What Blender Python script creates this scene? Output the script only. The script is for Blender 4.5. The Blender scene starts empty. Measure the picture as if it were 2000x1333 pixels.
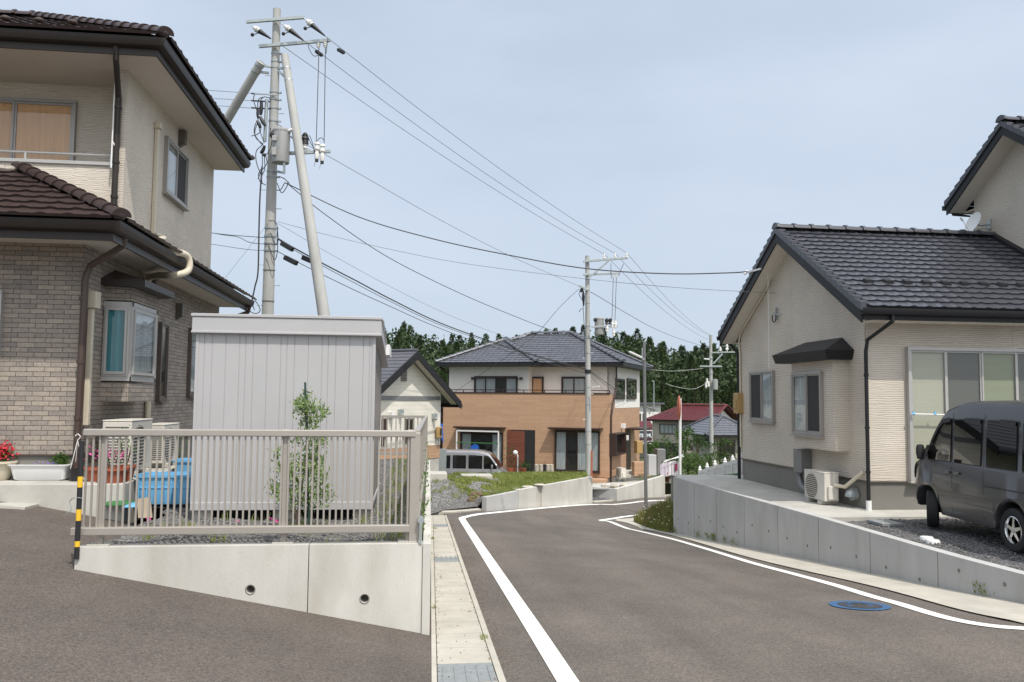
import bpy, math, random
from mathutils import Vector, Matrix
random.seed(7)
sc = bpy.context.scene
COL = sc.collection
V = Vector
# ------------------------------------------------------------------ camera
FPX = 1614.0; YAW = math.radians(6.9); PIT = math.radians(3.95); ROLL = math.radians(0.55); EYE = V((0, 0, 2.1))
FW = V((math.sin(YAW)*math.cos(PIT), math.cos(YAW)*math.cos(PIT), math.sin(PIT)))
R0 = FW.cross(V((0, 0, 1))).normalized(); U0 = R0.cross(FW)
RT = R0*math.cos(ROLL)+U0*math.sin(ROLL); UP = -R0*math.sin(ROLL)+U0*math.cos(ROLL)
def ray(x, y): return FW+RT*((x-1000)/FPX)-UP*((y-666.5)/FPX)
def PC(x, y, c): return EYE+ray(x, y)*c
def PY(x, y, v): d = ray(x, y); return EYE+d*(v/d.y)
def PX(x, y, v): d = ray(x, y); return EYE+d*(v/d.x)
def PZ(x, y, v): d = ray(x, y); return EYE+d*((v-EYE.z)/d.z)
def zr(X, Y):
    yy = min(max(Y, -12), 20.5)-7.5; xx = min(max(X, 0), 6.3)
    z = -.0533*yy-.0062*xx*max(yy, 0)
    if X > 7.6 and Y > 22: z -= .1*min(X-7.6, 12)
    return z
def RD(x, y):
    d = ray(x, y); t = 1.0
    while t < 120:
        p = EYE+d*t
        if p.z < zr(p.x, p.y): return p
        t += .01
    return p
# ------------------------------------------------------------------ materials
def mat(name, col, rough=.6, streak=0, metal=0, spec=.5, bump=0, bscale=60, var=0, vscale=3, col2=None, coat=0, stretch=None, detail=6):
    m = bpy.data.materials.new(name); m.use_nodes = True
    nt = m.node_tree; b = nt.nodes['Principled BSDF']
    b.inputs['Base Color'].default_value = (*col, 1); b.inputs['Roughness'].default_value = rough
    b.inputs['Metallic'].default_value = metal; b.inputs['Specular IOR Level'].default_value = spec
    if coat: b.inputs['Coat Weight'].default_value = coat; b.inputs['Coat Roughness'].default_value = .05
    tc = nt.nodes.new('ShaderNodeTexCoord'); src = tc.outputs['Object']
    if stretch:
        mp = nt.nodes.new('ShaderNodeMapping'); mp.inputs['Scale'].default_value = stretch
        nt.links.new(src, mp.inputs['Vector']); src = mp.outputs['Vector']
    if var:
        n = nt.nodes.new('ShaderNodeTexNoise'); n.inputs['Scale'].default_value = vscale; n.inputs['Detail'].default_value = detail
        n.inputs['Roughness'].default_value = .65
        nt.links.new(src, n.inputs['Vector'])
        cr = nt.nodes.new('ShaderNodeValToRGB'); cr.color_ramp.elements[0].position = .3; cr.color_ramp.elements[1].position = .7
        c2 = col2 or tuple(c*(1-var) for c in col)
        cr.color_ramp.elements[0].color = (*c2, 1); cr.color_ramp.elements[1].color = (*[min(1, c*(1+var*.4)) for c in col], 1)
        nt.links.new(n.outputs['Fac'], cr.inputs['Fac']); nt.links.new(cr.outputs['Color'], b.inputs['Base Color'])
    if streak:
        mp3 = nt.nodes.new('ShaderNodeMapping'); mp3.inputs['Scale'].default_value = (3.2, 3.2, .9); nt.links.new(tc.outputs['Object'], mp3.inputs['Vector'])
        n3 = nt.nodes.new('ShaderNodeTexNoise'); n3.inputs['Scale'].default_value = 1.0; n3.inputs['Detail'].default_value = 5; nt.links.new(mp3.outputs[0], n3.inputs['Vector'])
        r3 = nt.nodes.new('ShaderNodeMapRange'); r3.inputs[1].default_value = .48; r3.inputs[2].default_value = .75; r3.inputs[3].default_value = 0; r3.inputs[4].default_value = streak; nt.links.new(n3.outputs['Fac'], r3.inputs[0])
        m3 = nt.nodes.new('ShaderNodeMix'); m3.data_type = 'RGBA'; nt.links.new(r3.outputs[0], m3.inputs[0]); m3.inputs[7].default_value = (col[0]*.55, col[1]*.5, col[2]*.42, 1)
        nt.links.new(cr.outputs['Color'], m3.inputs[6]); nt.links.new(m3.outputs[2], b.inputs['Base Color'])
    if bump:
        n2 = nt.nodes.new('ShaderNodeTexNoise'); n2.inputs['Scale'].default_value = bscale; n2.inputs['Detail'].default_value = 4
        nt.links.new(src, n2.inputs['Vector'])
        bp = nt.nodes.new('ShaderNodeBump'); bp.inputs['Strength'].default_value = bump; bp.inputs['Distance'].default_value = .01
        nt.links.new(n2.outputs['Fac'], bp.inputs['Height']); nt.links.new(bp.outputs['Normal'], b.inputs['Normal'])
    return m
def _nn(nt, t, **kw):
    n = nt.nodes.new(t)
    for k, v in kw.items():
        if k in n.inputs: n.inputs[k].default_value = v
        else: setattr(n, k, v)
    return n
def uvz(nt):
    """(x+y, z, 0) of object space: runs along any axis-aligned wall"""
    tc = nt.nodes.new('ShaderNodeTexCoord'); sp = nt.nodes.new('ShaderNodeSeparateXYZ'); nt.links.new(tc.outputs['Object'], sp.inputs[0])
    ad = _nn(nt, 'ShaderNodeMath', operation='ADD'); nt.links.new(sp.outputs[0], ad.inputs[0]); nt.links.new(sp.outputs[1], ad.inputs[1])
    cb = nt.nodes.new('ShaderNodeCombineXYZ'); nt.links.new(ad.outputs[0], cb.inputs[0]); nt.links.new(sp.outputs[2], cb.inputs[1])
    return cb.outputs[0], ad.outputs[0], sp.outputs[2], tc.outputs['Object']
def brickmat(name, c1, c2, mortar, w, h, ms, bump=.6, bias=0, squash=1):
    m = bpy.data.materials.new(name); m.use_nodes = True; nt = m.node_tree; b = nt.nodes['Principled BSDF']
    v, u, z, ob = uvz(nt)
    br = nt.nodes.new('ShaderNodeTexBrick'); nt.links.new(v, br.inputs['Vector'])
    br.inputs['Color1'].default_value = (*c1, 1); br.inputs['Color2'].default_value = (*c2, 1); br.inputs['Mortar'].default_value = (*mortar, 1)
    br.inputs['Scale'].default_value = 1; br.inputs['Brick Width'].default_value = w; br.inputs['Row Height'].default_value = h
    br.inputs['Mortar Size'].default_value = ms; br.inputs['Mortar Smooth'].default_value = .2; br.inputs['Bias'].default_value = bias
    br.offset = .37; br.offset_frequency = 2
    no = _nn(nt, 'ShaderNodeTexNoise', Scale=26.0, Detail=8.0, Roughness=.7); nt.links.new(ob, no.inputs['Vector'])
    mp = _nn(nt, 'ShaderNodeMapRange'); mp.inputs[1].default_value = .3; mp.inputs[2].default_value = .7; mp.inputs[3].default_value = .72; mp.inputs[4].default_value = 1.2
    nt.links.new(no.outputs['Fac'], mp.inputs[0])
    mx = nt.nodes.new('ShaderNodeVectorMath'); mx.operation = 'SCALE'; nt.links.new(br.outputs['Color'], mx.inputs[0]); nt.links.new(mp.outputs[0], mx.inputs['Scale'])
    nt.links.new(mx.outputs[0], b.inputs['Base Color']); b.inputs['Roughness'].default_value = .75
    iv = _nn(nt, 'ShaderNodeMath', operation='MULTIPLY_ADD'); nt.links.new(br.outputs['Fac'], iv.inputs[0]); iv.inputs[1].default_value = -1.0
    nt.links.new(no.outputs['Fac'], iv.inputs[2])
    bp = _nn(nt, 'ShaderNodeBump', Strength=bump, Distance=.01); nt.links.new(iv.outputs[0], bp.inputs['Height']); nt.links.new(bp.outputs['Normal'], b.inputs['Normal'])
    return m
def sidingmat(name, c, cd, per=.03, dist=1.2, joint=1.82, bump=.5, jd=.55, low=.25):
    m = bpy.data.materials.new(name); m.use_nodes = True; nt = m.node_tree; b = nt.nodes['Principled BSDF']
    v, u, z, ob = uvz(nt)
    ml = nt.nodes.new('ShaderNodeMapping'); ml.inputs['Scale'].default_value = (2.2, 9, 1); nt.links.new(v, ml.inputs['Vector'])
    no = _nn(nt, 'ShaderNodeTexNoise', Scale=1.0, Detail=3.0); nt.links.new(ml.outputs[0], no.inputs['Vector'])
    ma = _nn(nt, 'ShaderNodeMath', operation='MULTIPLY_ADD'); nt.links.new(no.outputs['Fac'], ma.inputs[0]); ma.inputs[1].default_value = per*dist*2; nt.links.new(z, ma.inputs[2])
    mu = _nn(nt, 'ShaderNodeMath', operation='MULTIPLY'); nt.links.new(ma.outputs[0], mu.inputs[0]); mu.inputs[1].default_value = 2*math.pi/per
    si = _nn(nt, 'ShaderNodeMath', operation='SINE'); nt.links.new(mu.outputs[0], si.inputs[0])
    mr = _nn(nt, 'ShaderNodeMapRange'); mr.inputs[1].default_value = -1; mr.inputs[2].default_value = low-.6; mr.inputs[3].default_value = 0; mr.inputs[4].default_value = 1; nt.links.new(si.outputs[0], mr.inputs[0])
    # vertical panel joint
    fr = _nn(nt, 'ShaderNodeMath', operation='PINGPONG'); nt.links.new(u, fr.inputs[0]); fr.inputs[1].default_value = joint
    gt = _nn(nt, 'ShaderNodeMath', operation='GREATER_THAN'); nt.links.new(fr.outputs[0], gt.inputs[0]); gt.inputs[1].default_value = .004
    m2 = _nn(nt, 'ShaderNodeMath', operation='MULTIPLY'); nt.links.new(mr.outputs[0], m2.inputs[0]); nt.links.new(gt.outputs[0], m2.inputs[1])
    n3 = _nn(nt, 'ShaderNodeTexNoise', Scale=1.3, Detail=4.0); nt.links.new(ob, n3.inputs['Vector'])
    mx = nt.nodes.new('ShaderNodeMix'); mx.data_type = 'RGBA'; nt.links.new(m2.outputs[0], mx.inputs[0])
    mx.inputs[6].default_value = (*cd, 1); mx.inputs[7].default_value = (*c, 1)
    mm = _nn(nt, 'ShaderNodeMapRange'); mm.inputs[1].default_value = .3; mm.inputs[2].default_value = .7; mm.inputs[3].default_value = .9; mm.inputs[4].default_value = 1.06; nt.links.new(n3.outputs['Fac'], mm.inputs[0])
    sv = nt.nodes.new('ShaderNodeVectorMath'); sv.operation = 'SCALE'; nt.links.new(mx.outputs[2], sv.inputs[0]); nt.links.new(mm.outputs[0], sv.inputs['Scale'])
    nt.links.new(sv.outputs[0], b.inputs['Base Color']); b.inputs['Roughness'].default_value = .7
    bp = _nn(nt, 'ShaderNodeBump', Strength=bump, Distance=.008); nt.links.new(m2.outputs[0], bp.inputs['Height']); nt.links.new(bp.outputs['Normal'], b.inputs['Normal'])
    return m
def asphaltmat(name, c, spk=1.0):
    m = bpy.data.materials.new(name); m.use_nodes = True; nt = m.node_tree; b = nt.nodes['Principled BSDF']
    tc = nt.nodes.new('ShaderNodeTexCoord')
    a = _nn(nt, 'ShaderNodeTexNoise', Scale=.7, Detail=7.0, Roughness=.6); nt.links.new(tc.outputs['Object'], a.inputs['Vector'])
    f = _nn(nt, 'ShaderNodeTexVoronoi', Scale=95.0); nt.links.new(tc.outputs['Object'], f.inputs['Vector'])
    g = _nn(nt, 'ShaderNodeTexNoise', Scale=38.0, Detail=8.0, Roughness=.75); nt.links.new(tc.outputs['Object'], g.inputs['Vector'])
    cr = nt.nodes.new('ShaderNodeValToRGB'); e = cr.color_ramp.elements
    e[0].position = .32; e[0].color = (*[x*.82 for x in c], 1); e[1].position = .68; e[1].color = (c[0]*1.16, c[1]*1.15, c[2]*1.13, 1); nt.links.new(a.outputs['Fac'], cr.inputs['Fac'])
    sx = nt.nodes.new('ShaderNodeSeparateColor'); nt.links.new(f.outputs['Color'], sx.inputs[0])
    mr = _nn(nt, 'ShaderNodeMapRange'); mr.inputs[1].default_value = 0; mr.inputs[2].default_value = 1; mr.inputs[3].default_value = 1-.3*spk; mr.inputs[4].default_value = 1+.35*spk; nt.links.new(sx.outputs[0], mr.inputs[0])
    mg = _nn(nt, 'ShaderNodeMapRange'); mg.inputs[1].default_value = .35; mg.inputs[2].default_value = .65; mg.inputs[3].default_value = .8; mg.inputs[4].default_value = 1.2; nt.links.new(g.outputs['Fac'], mg.inputs[0])
    m1 = _nn(nt, 'ShaderNodeMath', operation='MULTIPLY'); nt.links.new(mr.outputs[0], m1.inputs[0]); nt.links.new(mg.outputs[0], m1.inputs[1])
    # worn lanes and paler patches at a larger scale
    mpw = nt.nodes.new('ShaderNodeMapping'); mpw.inputs['Scale'].default_value = (1.5, .22, 1); mpw.inputs['Rotation'].default_value = (0, 0, .12); nt.links.new(tc.outputs['Object'], mpw.inputs['Vector'])
    wn = _nn(nt, 'ShaderNodeTexNoise', Scale=.8, Detail=6.0, Roughness=.62); nt.links.new(mpw.outputs[0], wn.inputs['Vector'])
    wr = _nn(nt, 'ShaderNodeMapRange'); wr.inputs[1].default_value = .38; wr.inputs[2].default_value = .66; wr.inputs[3].default_value = .9; wr.inputs[4].default_value = 1.12; nt.links.new(wn.outputs['Fac'], wr.inputs[0])
    m7 = _nn(nt, 'ShaderNodeMath', operation='MULTIPLY'); nt.links.new(wr.outputs[0], m7.inputs[0]); nt.links.new(m1.outputs[0], m7.inputs[1])
    # sparse pale grit
    q = _nn(nt, 'ShaderNodeTexVoronoi', Scale=7.0); nt.links.new(tc.outputs['Object'], q.inputs['Vector'])
    lt = _nn(nt, 'ShaderNodeMath', operation='LESS_THAN'); nt.links.new(q.outputs['Distance'], lt.inputs[0]); lt.inputs[1].default_value = .045
    sv = nt.nodes.new('ShaderNodeVectorMath'); sv.operation = 'SCALE'; nt.links.new(cr.outputs[0], sv.inputs[0]); nt.links.new(m7.outputs[0], sv.inputs['Scale'])
    mx = nt.nodes.new('ShaderNodeMix'); mx.data_type = 'RGBA'; nt.links.new(lt.outputs[0], mx.inputs[0]); nt.links.new(sv.outputs[0], mx.inputs[6]); mx.inputs[7].default_value = (.2, .19, .18, 1)
    nt.links.new(mx.outputs[2], b.inputs['Base Color']); b.inputs['Roughness'].default_value = .85; b.inputs['Specular IOR Level'].default_value = .35
    bp = _nn(nt, 'ShaderNodeBump', Strength=.5, Distance=.006); nt.links.new(m1.outputs[0], bp.inputs['Height']); nt.links.new(bp.outputs['Normal'], b.inputs['Normal'])
    return m
def gravelmat(name, c, sc_=45, tint=(.3, .2, .12)):
    m = bpy.data.materials.new(name); m.use_nodes = True; nt = m.node_tree; b = nt.nodes['Principled BSDF']
    tc = nt.nodes.new('ShaderNodeTexCoord')
    f = _nn(nt, 'ShaderNodeTexVoronoi', Scale=float(sc_)); nt.links.new(tc.outputs['Object'], f.inputs['Vector'])
    sx = nt.nodes.new('ShaderNodeSeparateColor'); nt.links.new(f.outputs['Color'], sx.inputs[0])
    cr = nt.nodes.new('ShaderNodeValToRGB'); e = cr.color_ramp.elements
    e[0].position = 0; e[0].color = (*[x*.4 for x in c], 1); e[1].position = .9; e[1].color = (*[x*1.3 for x in c], 1)
    x = cr.color_ramp.elements.new(.97); x.color = (*[min(1, y*2.6) for y in c], 1); nt.links.new(sx.outputs[0], cr.inputs[0])
    nt.links.new(cr.outputs[0], b.inputs['Base Color']); b.inputs['Roughness'].default_value = .8
    bp = _nn(nt, 'ShaderNodeBump', Strength=.9, Distance=.02, invert=True); nt.links.new(f.outputs['Distance'], bp.inputs['Height']); nt.links.new(bp.outputs['Normal'], b.inputs['Normal'])
    return m
def leafmat(name, c1, c2, scale=1.5, rnd=.35, trans=.25):
    m = bpy.data.materials.new(name); m.use_nodes = True; nt = m.node_tree; b = nt.nodes['Principled BSDF']
    tc = nt.nodes.new('ShaderNodeTexCoord'); n = _nn(nt, 'ShaderNodeTexNoise', Scale=float(scale), Detail=5.0, Roughness=.7); nt.links.new(tc.outputs['Object'], n.inputs['Vector'])
    cr = nt.nodes.new('ShaderNodeValToRGB'); e = cr.color_ramp.elements; e[0].position = .35; e[0].color = (*c1, 1); e[1].position = .65; e[1].color = (*c2, 1)
    nt.links.new(n.outputs['Fac'], cr.inputs['Fac'])
    oi = nt.nodes.new('ShaderNodeObjectInfo'); mr = _nn(nt, 'ShaderNodeMapRange'); mr.inputs[3].default_value = 1-rnd; mr.inputs[4].default_value = 1+rnd; nt.links.new(oi.outputs['Random'], mr.inputs[0])
    sv = nt.nodes.new('ShaderNodeVectorMath'); sv.operation = 'SCALE'; nt.links.new(cr.outputs[0], sv.inputs[0]); nt.links.new(mr.outputs[0], sv.inputs['Scale'])
    nt.links.new(sv.outputs[0], b.inputs['Base Color']); b.inputs['Roughness'].default_value = .6; b.inputs['Specular IOR Level'].default_value = .3
    if trans:
        t = nt.nodes.new('ShaderNodeBsdfTranslucent'); nt.links.new(sv.outputs[0], t.inputs['Color'])
        ms = nt.nodes.new('ShaderNodeMixShader'); ms.inputs[0].default_value = trans
        nt.links.new(b.outputs[0], ms.inputs[1]); nt.links.new(t.outputs[0], ms.inputs[2]); nt.links.new(ms.outputs[0], nt.nodes['Material Output'].inputs[0])
    return m
def glassmat(name, tint=(.9, .93, .92), refl=.01):
    m = bpy.data.materials.new(name); m.use_nodes = True; nt = m.node_tree; nt.nodes.remove(nt.nodes['Principled BSDF'])
    t = nt.nodes.new('ShaderNodeBsdfTransparent'); t.inputs[0].default_value = (*tint, 1)
    g = nt.nodes.new('ShaderNodeBsdfGlossy'); g.inputs['Roughness'].default_value = .01; g.inputs[0].default_value = (.95, .95, .95, 1)
    ge = nt.nodes.new('ShaderNodeNewGeometry'); dt = nt.nodes.new('ShaderNodeVectorMath'); dt.operation = 'DOT_PRODUCT'
    nt.links.new(ge.outputs['Incoming'], dt.inputs[0]); nt.links.new(ge.outputs['Normal'], dt.inputs[1])
    ab = _nn(nt, 'ShaderNodeMath', operation='ABSOLUTE'); nt.links.new(dt.outputs['Value'], ab.inputs[0])
    om = _nn(nt, 'ShaderNodeMath', operation='SUBTRACT'); om.inputs[0].default_value = 1; nt.links.new(ab.outputs[0], om.inputs[1])
    pw5 = _nn(nt, 'ShaderNodeMath', operation='POWER'); nt.links.new(om.outputs[0], pw5.inputs[0]); pw5.inputs[1].default_value = 4
    ad = _nn(nt, 'ShaderNodeMath', operation='MULTIPLY_ADD'); nt.links.new(pw5.outputs[0], ad.inputs[0]); ad.inputs[1].default_value = .9; ad.inputs[2].default_value = .05+refl; ad.use_clamp = True
    ms = nt.nodes.new('ShaderNodeMixShader'); nt.links.new(ad.outputs[0], ms.inputs[0]); nt.links.new(t.outputs[0], ms.inputs[1]); nt.links.new(g.outputs[0], ms.inputs[2])
    nt.links.new(ms.outputs[0], nt.nodes['Material Output'].inputs[0])
    return m
M = {}
M['asphalt'] = asphaltmat('asphalt', (.119, .103, .09))
M['asphalt_drive'] = asphaltmat('asphalt_drive', (.104, .088, .077))
M['conc'] = mat('concrete_light', (.47, .455, .41), .85, bump=.25, bscale=90, var=.22, vscale=1.6)
M['conc_wall'] = mat('concrete_retaining', (.56, .545, .5), .85, streak=.4, bump=.2, bscale=60, var=.2, vscale=1.1, stretch=(1, 1, .45))
M['conc_cool'] = mat('concrete_cool', (.46, .46, .45), .85, streak=.28, bump=.2, bscale=50, var=.16, vscale=1.4, stretch=(1, 1, .4))
M['conc_dark'] = mat('foundation_mortar', (.2, .19, .17), .9, bump=.2, bscale=40, var=.15, vscale=1.3)
M['strip'] = mat('gutter_concrete', (.45, .425, .365), .85, bump=.2, bscale=120, var=.2, vscale=2.2)
M['grate'] = mat('galvanised_grating', (.27, .29, .29), .65, metal=.15, bump=.2, bscale=200, var=.2, vscale=15)
M['paint'] = mat('road_paint', (.78, .77, .73), .7, bump=.2, bscale=120, var=.1, vscale=6)
M['blue_paint'] = mat('blue_paint', (.04, .12, .26), .5, var=.3, vscale=20)
M['iron'] = mat('cast_iron', (.07, .07, .075), .6, metal=.4, bump=.3, bscale=80, var=.3, vscale=12)
M['gravel'] = gravelmat('gravel_bed', (.14, .135, .13), 38)
M['gravel_dark'] = gravelmat('gravel_dark', (.1, .1, .105), 34)
M['gravel_lot'] = gravelmat('gravel_lot', (.2, .195, .18), 22)
M['stone'] = mat('stone_chips', (.17, .165, .16), .75, var=.55, vscale=9, bump=.2)
M['rock'] = mat('rock_brown', (.2, .14, .09), .85, var=.5, vscale=5, bump=.5, bscale=15)
M['rock_pale'] = mat('rock_pale', (.5, .46, .38), .85, var=.3, vscale=8, bump=.4, bscale=25)
M['soil'] = mat('soil', (.16, .09, .05), .95, var=.4, vscale=4, bump=.6, bscale=30)
M['earth'] = mat('earth_ground', (.07, .08, .035), .95, var=.5, vscale=.3, bump=.4, bscale=3, col2=(.05, .06, .02))
M['brick'] = brickmat('brick_siding', (.38, .325, .27), (.25, .222, .198), (.1, .08, .062), .205, .061, .004)
M['brown_brick'] = brickmat('brown_brick_siding', (.49, .31, .195), (.44, .27, .165), (.34, .2, .12), .9, .12, .006, bump=.3)
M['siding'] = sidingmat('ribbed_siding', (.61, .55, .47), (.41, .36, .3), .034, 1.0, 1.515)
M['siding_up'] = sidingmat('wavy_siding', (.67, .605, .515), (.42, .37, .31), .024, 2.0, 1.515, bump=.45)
M['white_wall'] = mat('white_render', (.78, .76, .71), .8, bump=.15, bscale=60, var=.07, vscale=1.2)
M['cream_wall'] = sidingmat('cream_siding', (.72, .69, .61), (.67, .64, .56), .16, .2, 1.8, bump=.12)
M['grey_wall'] = mat('grey_render', (.42, .39, .33), .85, bump=.2, bscale=30, var=.12, vscale=.8)
M['soffit'] = mat('soffit_board', (.6, .55, .48), .8, bump=.05, var=.04)
M['soffit_w'] = mat('soffit_cream', (.66, .62, .55), .8, bump=.05, var=.04)
M['gutter_br'] = mat('gutter_brown', (.035, .028, .024), .4, spec=.3, var=.1)
M['gutter_bk'] = mat('gutter_black', (.018, .018, .02), .5, spec=.3, var=.1)
M['gutter_dn'] = mat('downpipe_brown', (.07, .045, .035), .4, var=.1)
M['tile_br'] = mat('roof_tile_brown', (.046, .03, .028), .38, bump=.15, bscale=40, var=.25, vscale=7)
M['tile_gy'] = mat('roof_tile_grey', (.055, .057, .068), .3, bump=.12, bscale=40, var=.2, vscale=6)
M['tile_bl'] = mat('roof_tile_slate', (.115, .12, .14), .33, bump=.15, bscale=20, var=.3, vscale=3)
M['tile_rd'] = mat('roof_tile_red', (.13, .024, .028), .45, bump=.15, bscale=20, var=.3, vscale=3)
M['slate'] = mat('roof_slate_sheet', (.1, .1, .115), .5, var=.15, vscale=5)
M['alu'] = mat('window_frame_champagne', (.36, .34, .32), .4, metal=.4, var=.06)
M['alu_w'] = mat('window_frame_silver', (.45, .44, .42), .4, metal=.3, var=.06)
M['alu_bz'] = mat('window_frame_bronze', (.14, .12, .105), .4, metal=.4, var=.06)
M['alu_bk'] = mat('window_frame_dark_brown', (.04, .022, .018), .4, var=.1)
M['fence'] = mat('fence_aluminium', (.4, .37, .33), .4, metal=.35, var=.05, vscale=20)
M['glass'] = glassmat('window_glass')
M['glass_dk'] = glassmat('tinted_glass', (.25, .28, .28), .1)
M['glass_van'] = glassmat('vehicle_glass', (.13, .15, .15), .06)
M['room'] = mat('dark_room', (.02, .02, .02), .9, var=.3)
M['screen'] = mat('insect_screen', (.035, .035, .035), .8, var=.1, vscale=60)
M['c_teal'] = mat('curtain_teal', (.05, .27, .32), .9, var=.4, vscale=3, stretch=(8, 8, .3))
M['c_peach'] = mat('curtain_peach', (.8, .46, .25), .9, var=.15, vscale=3, stretch=(9, 9, .3))
M['c_white'] = mat('curtain_lace', (.45, .48, .5), .9, var=.35, vscale=3, stretch=(9, 9, .3))
M['c_blind'] = mat('blind_beige', (.48, .45, .36), .9, var=.08, vscale=2, stretch=(.5, .5, 12))
M['c_green'] = mat('blind_green', (.29, .3, .2), .9, var=.1, vscale=2, stretch=(.5, .5, 12))
M['c_grey'] = mat('blind_grey', (.13, .125, .11), .9, var=.1, vscale=2, stretch=(.5, .5, 12))
M['door_wood'] = brickmat('door_wood', (.2, .06, .03), (.16, .045, .025), (.07, .02, .012), 3., .1, .008, bump=.4)
M['shed'] = mat('shed_steel_paint', (.44, .435, .435), .42, metal=.1, var=.04, vscale=2)
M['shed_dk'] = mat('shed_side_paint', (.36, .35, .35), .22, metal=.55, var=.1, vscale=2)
M['white'] = mat('white_plastic', (.75, .75, .74), .45, var=.05)
M['ac'] = mat('air_conditioner_casing', (.62, .59, .53), .45, var=.06)
M['ac_grille'] = mat('grille_dark', (.1, .095, .085), .6, var=.3)
M['pipe_cr'] = mat('pipe_cover_cream', (.6, .54, .42), .5, var=.08)
M['pipe_gy'] = mat('duct_grey', (.22, .22, .22), .45, metal=.3, var=.1)
M['pole'] = mat('pole_concrete', (.43, .43, .41), .8, bump=.3, bscale=30, var=.2, vscale=2.5, stretch=(1, 1, .25))
M['galv'] = mat('galvanised_steel', (.42, .46, .46), .45, metal=.6, var=.15, vscale=10)
M['tank'] = mat('transformer_paint', (.36, .36, .35), .4, metal=.2, var=.08)
M['porc'] = mat('porcelain', (.75, .74, .7), .25, var=.08)
M['black'] = mat('black_rubber', (.02, .02, .022), .5, var=.2)
M['wire'] = mat('cable_black', (.045, .045, .05), .6, var=.1)
M['wire_gy'] = mat('cable_grey', (.16, .17, .18), .5, var=.1)
M['yellow'] = mat('yellow_reflective', (.85, .5, .03), .4, var=.08)
M['orange'] = mat('orange_plate', (.42, .12, .07), .5, var=.15)
M['terra'] = mat('terracotta', (.36, .1, .05), .75, var=.25, vscale=8)
M['blue_pl'] = mat('blue_plastic', (.16, .44, .7), .45, var=.1, vscale=4)
M['tarp'] = mat('blue_tarp', (.02, .12, .5), .5, var=.3)
M['green_pl'] = mat('green_plastic', (.04, .16, .05), .5, var=.1)
M['wood'] = mat('weathered_board', (.4, .33, .24), .8, var=.2, vscale=8, stretch=(1, 1, .2))
M['bark'] = mat('bark', (.1, .075, .055), .9, bump=.6, bscale=20, var=.35, vscale=5)
M['stake'] = mat('stake_green', (.02, .06, .045), .5, var=.1)
M['box_tan'] = mat('meter_box_tan', (.4, .26, .1), .5, var=.1)
M['paint_gy'] = mat('van_paint_grey', (.07, .069, .071), .35, metal=.4, coat=.6, var=.03)
M['paint_sv'] = mat('van_paint_silver', (.36, .36, .38), .3, metal=.5, coat=.8, var=.03)
M['chrome'] = mat('polished_metal', (.7, .7, .7), .18, metal=1, var=.04)
M['tyre'] = mat('tyre_rubber', (.018, .018, .018), .8, bump=.2, bscale=80, var=.2)
M['lens'] = mat('lamp_lens', (.7, .7, .72), .1, metal=.3, var=.05)
M['sign_bk'] = mat('sign_panel_slate', (.045, .055, .08), .6, var=.1)
M['sign_mr'] = mat('sign_panel_maroon', (.07, .02, .03), .6, var=.1)
M['pink'] = mat('cloth_lilac', (.56, .51, .57), .9, var=.12, vscale=6)
M['maroon'] = mat('cloth_maroon', (.2, .03, .06), .9, var=.2)
M['flower_r'] = mat('petals_red', (.65, .03, .06), .6, var=.3, vscale=20)
M['flower_p'] = mat('petals_pink', (.6, .08, .3), .6, var=.3, vscale=20)
M['flower_w'] = mat('petals_white', (.75, .73, .6), .7, var=.1)
M['flower_v'] = mat('petals_violet', (.25, .2, .4), .7, var=.3, vscale=20)
M['leaf'] = leafmat('leaf_green', (.045, .1, .018), (.11, .2, .045), 6)
M['leaf_ol'] = leafmat('leaf_olive', (.13, .2, .07), (.32, .42, .16), 9, .1)
M['leaf_ce'] = leafmat('leaf_cedar', (.022, .043, .016), (.062, .095, .03), .35, .25, .15)
M['leaf_ce2'] = leafmat('leaf_young_cedar', (.03, .06, .015), (.075, .12, .03), .5, .35, .15)
M['leaf_br'] = leafmat('leaf_broad', (.035, .075, .015), (.1, .15, .035), .6, .35)
M['leaf_pi'] = leafmat('leaf_garden_pine', (.02, .05, .015), (.07, .12, .03), 2, .2)
M['grass'] = leafmat('grass_blade', (.15, .2, .04), (.3, .33, .1), .8, .05, .3)
M['grass_dry'] = leafmat('grass_dry', (.16, .15, .05), (.32, .27, .12), .9, .05, .3)
M['grass_base'] = mat('grass_soil', (.07, .1, .03), .95, var=.5, vscale=1.2, col2=(.12, .1, .06), bump=.5, bscale=20)
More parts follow.
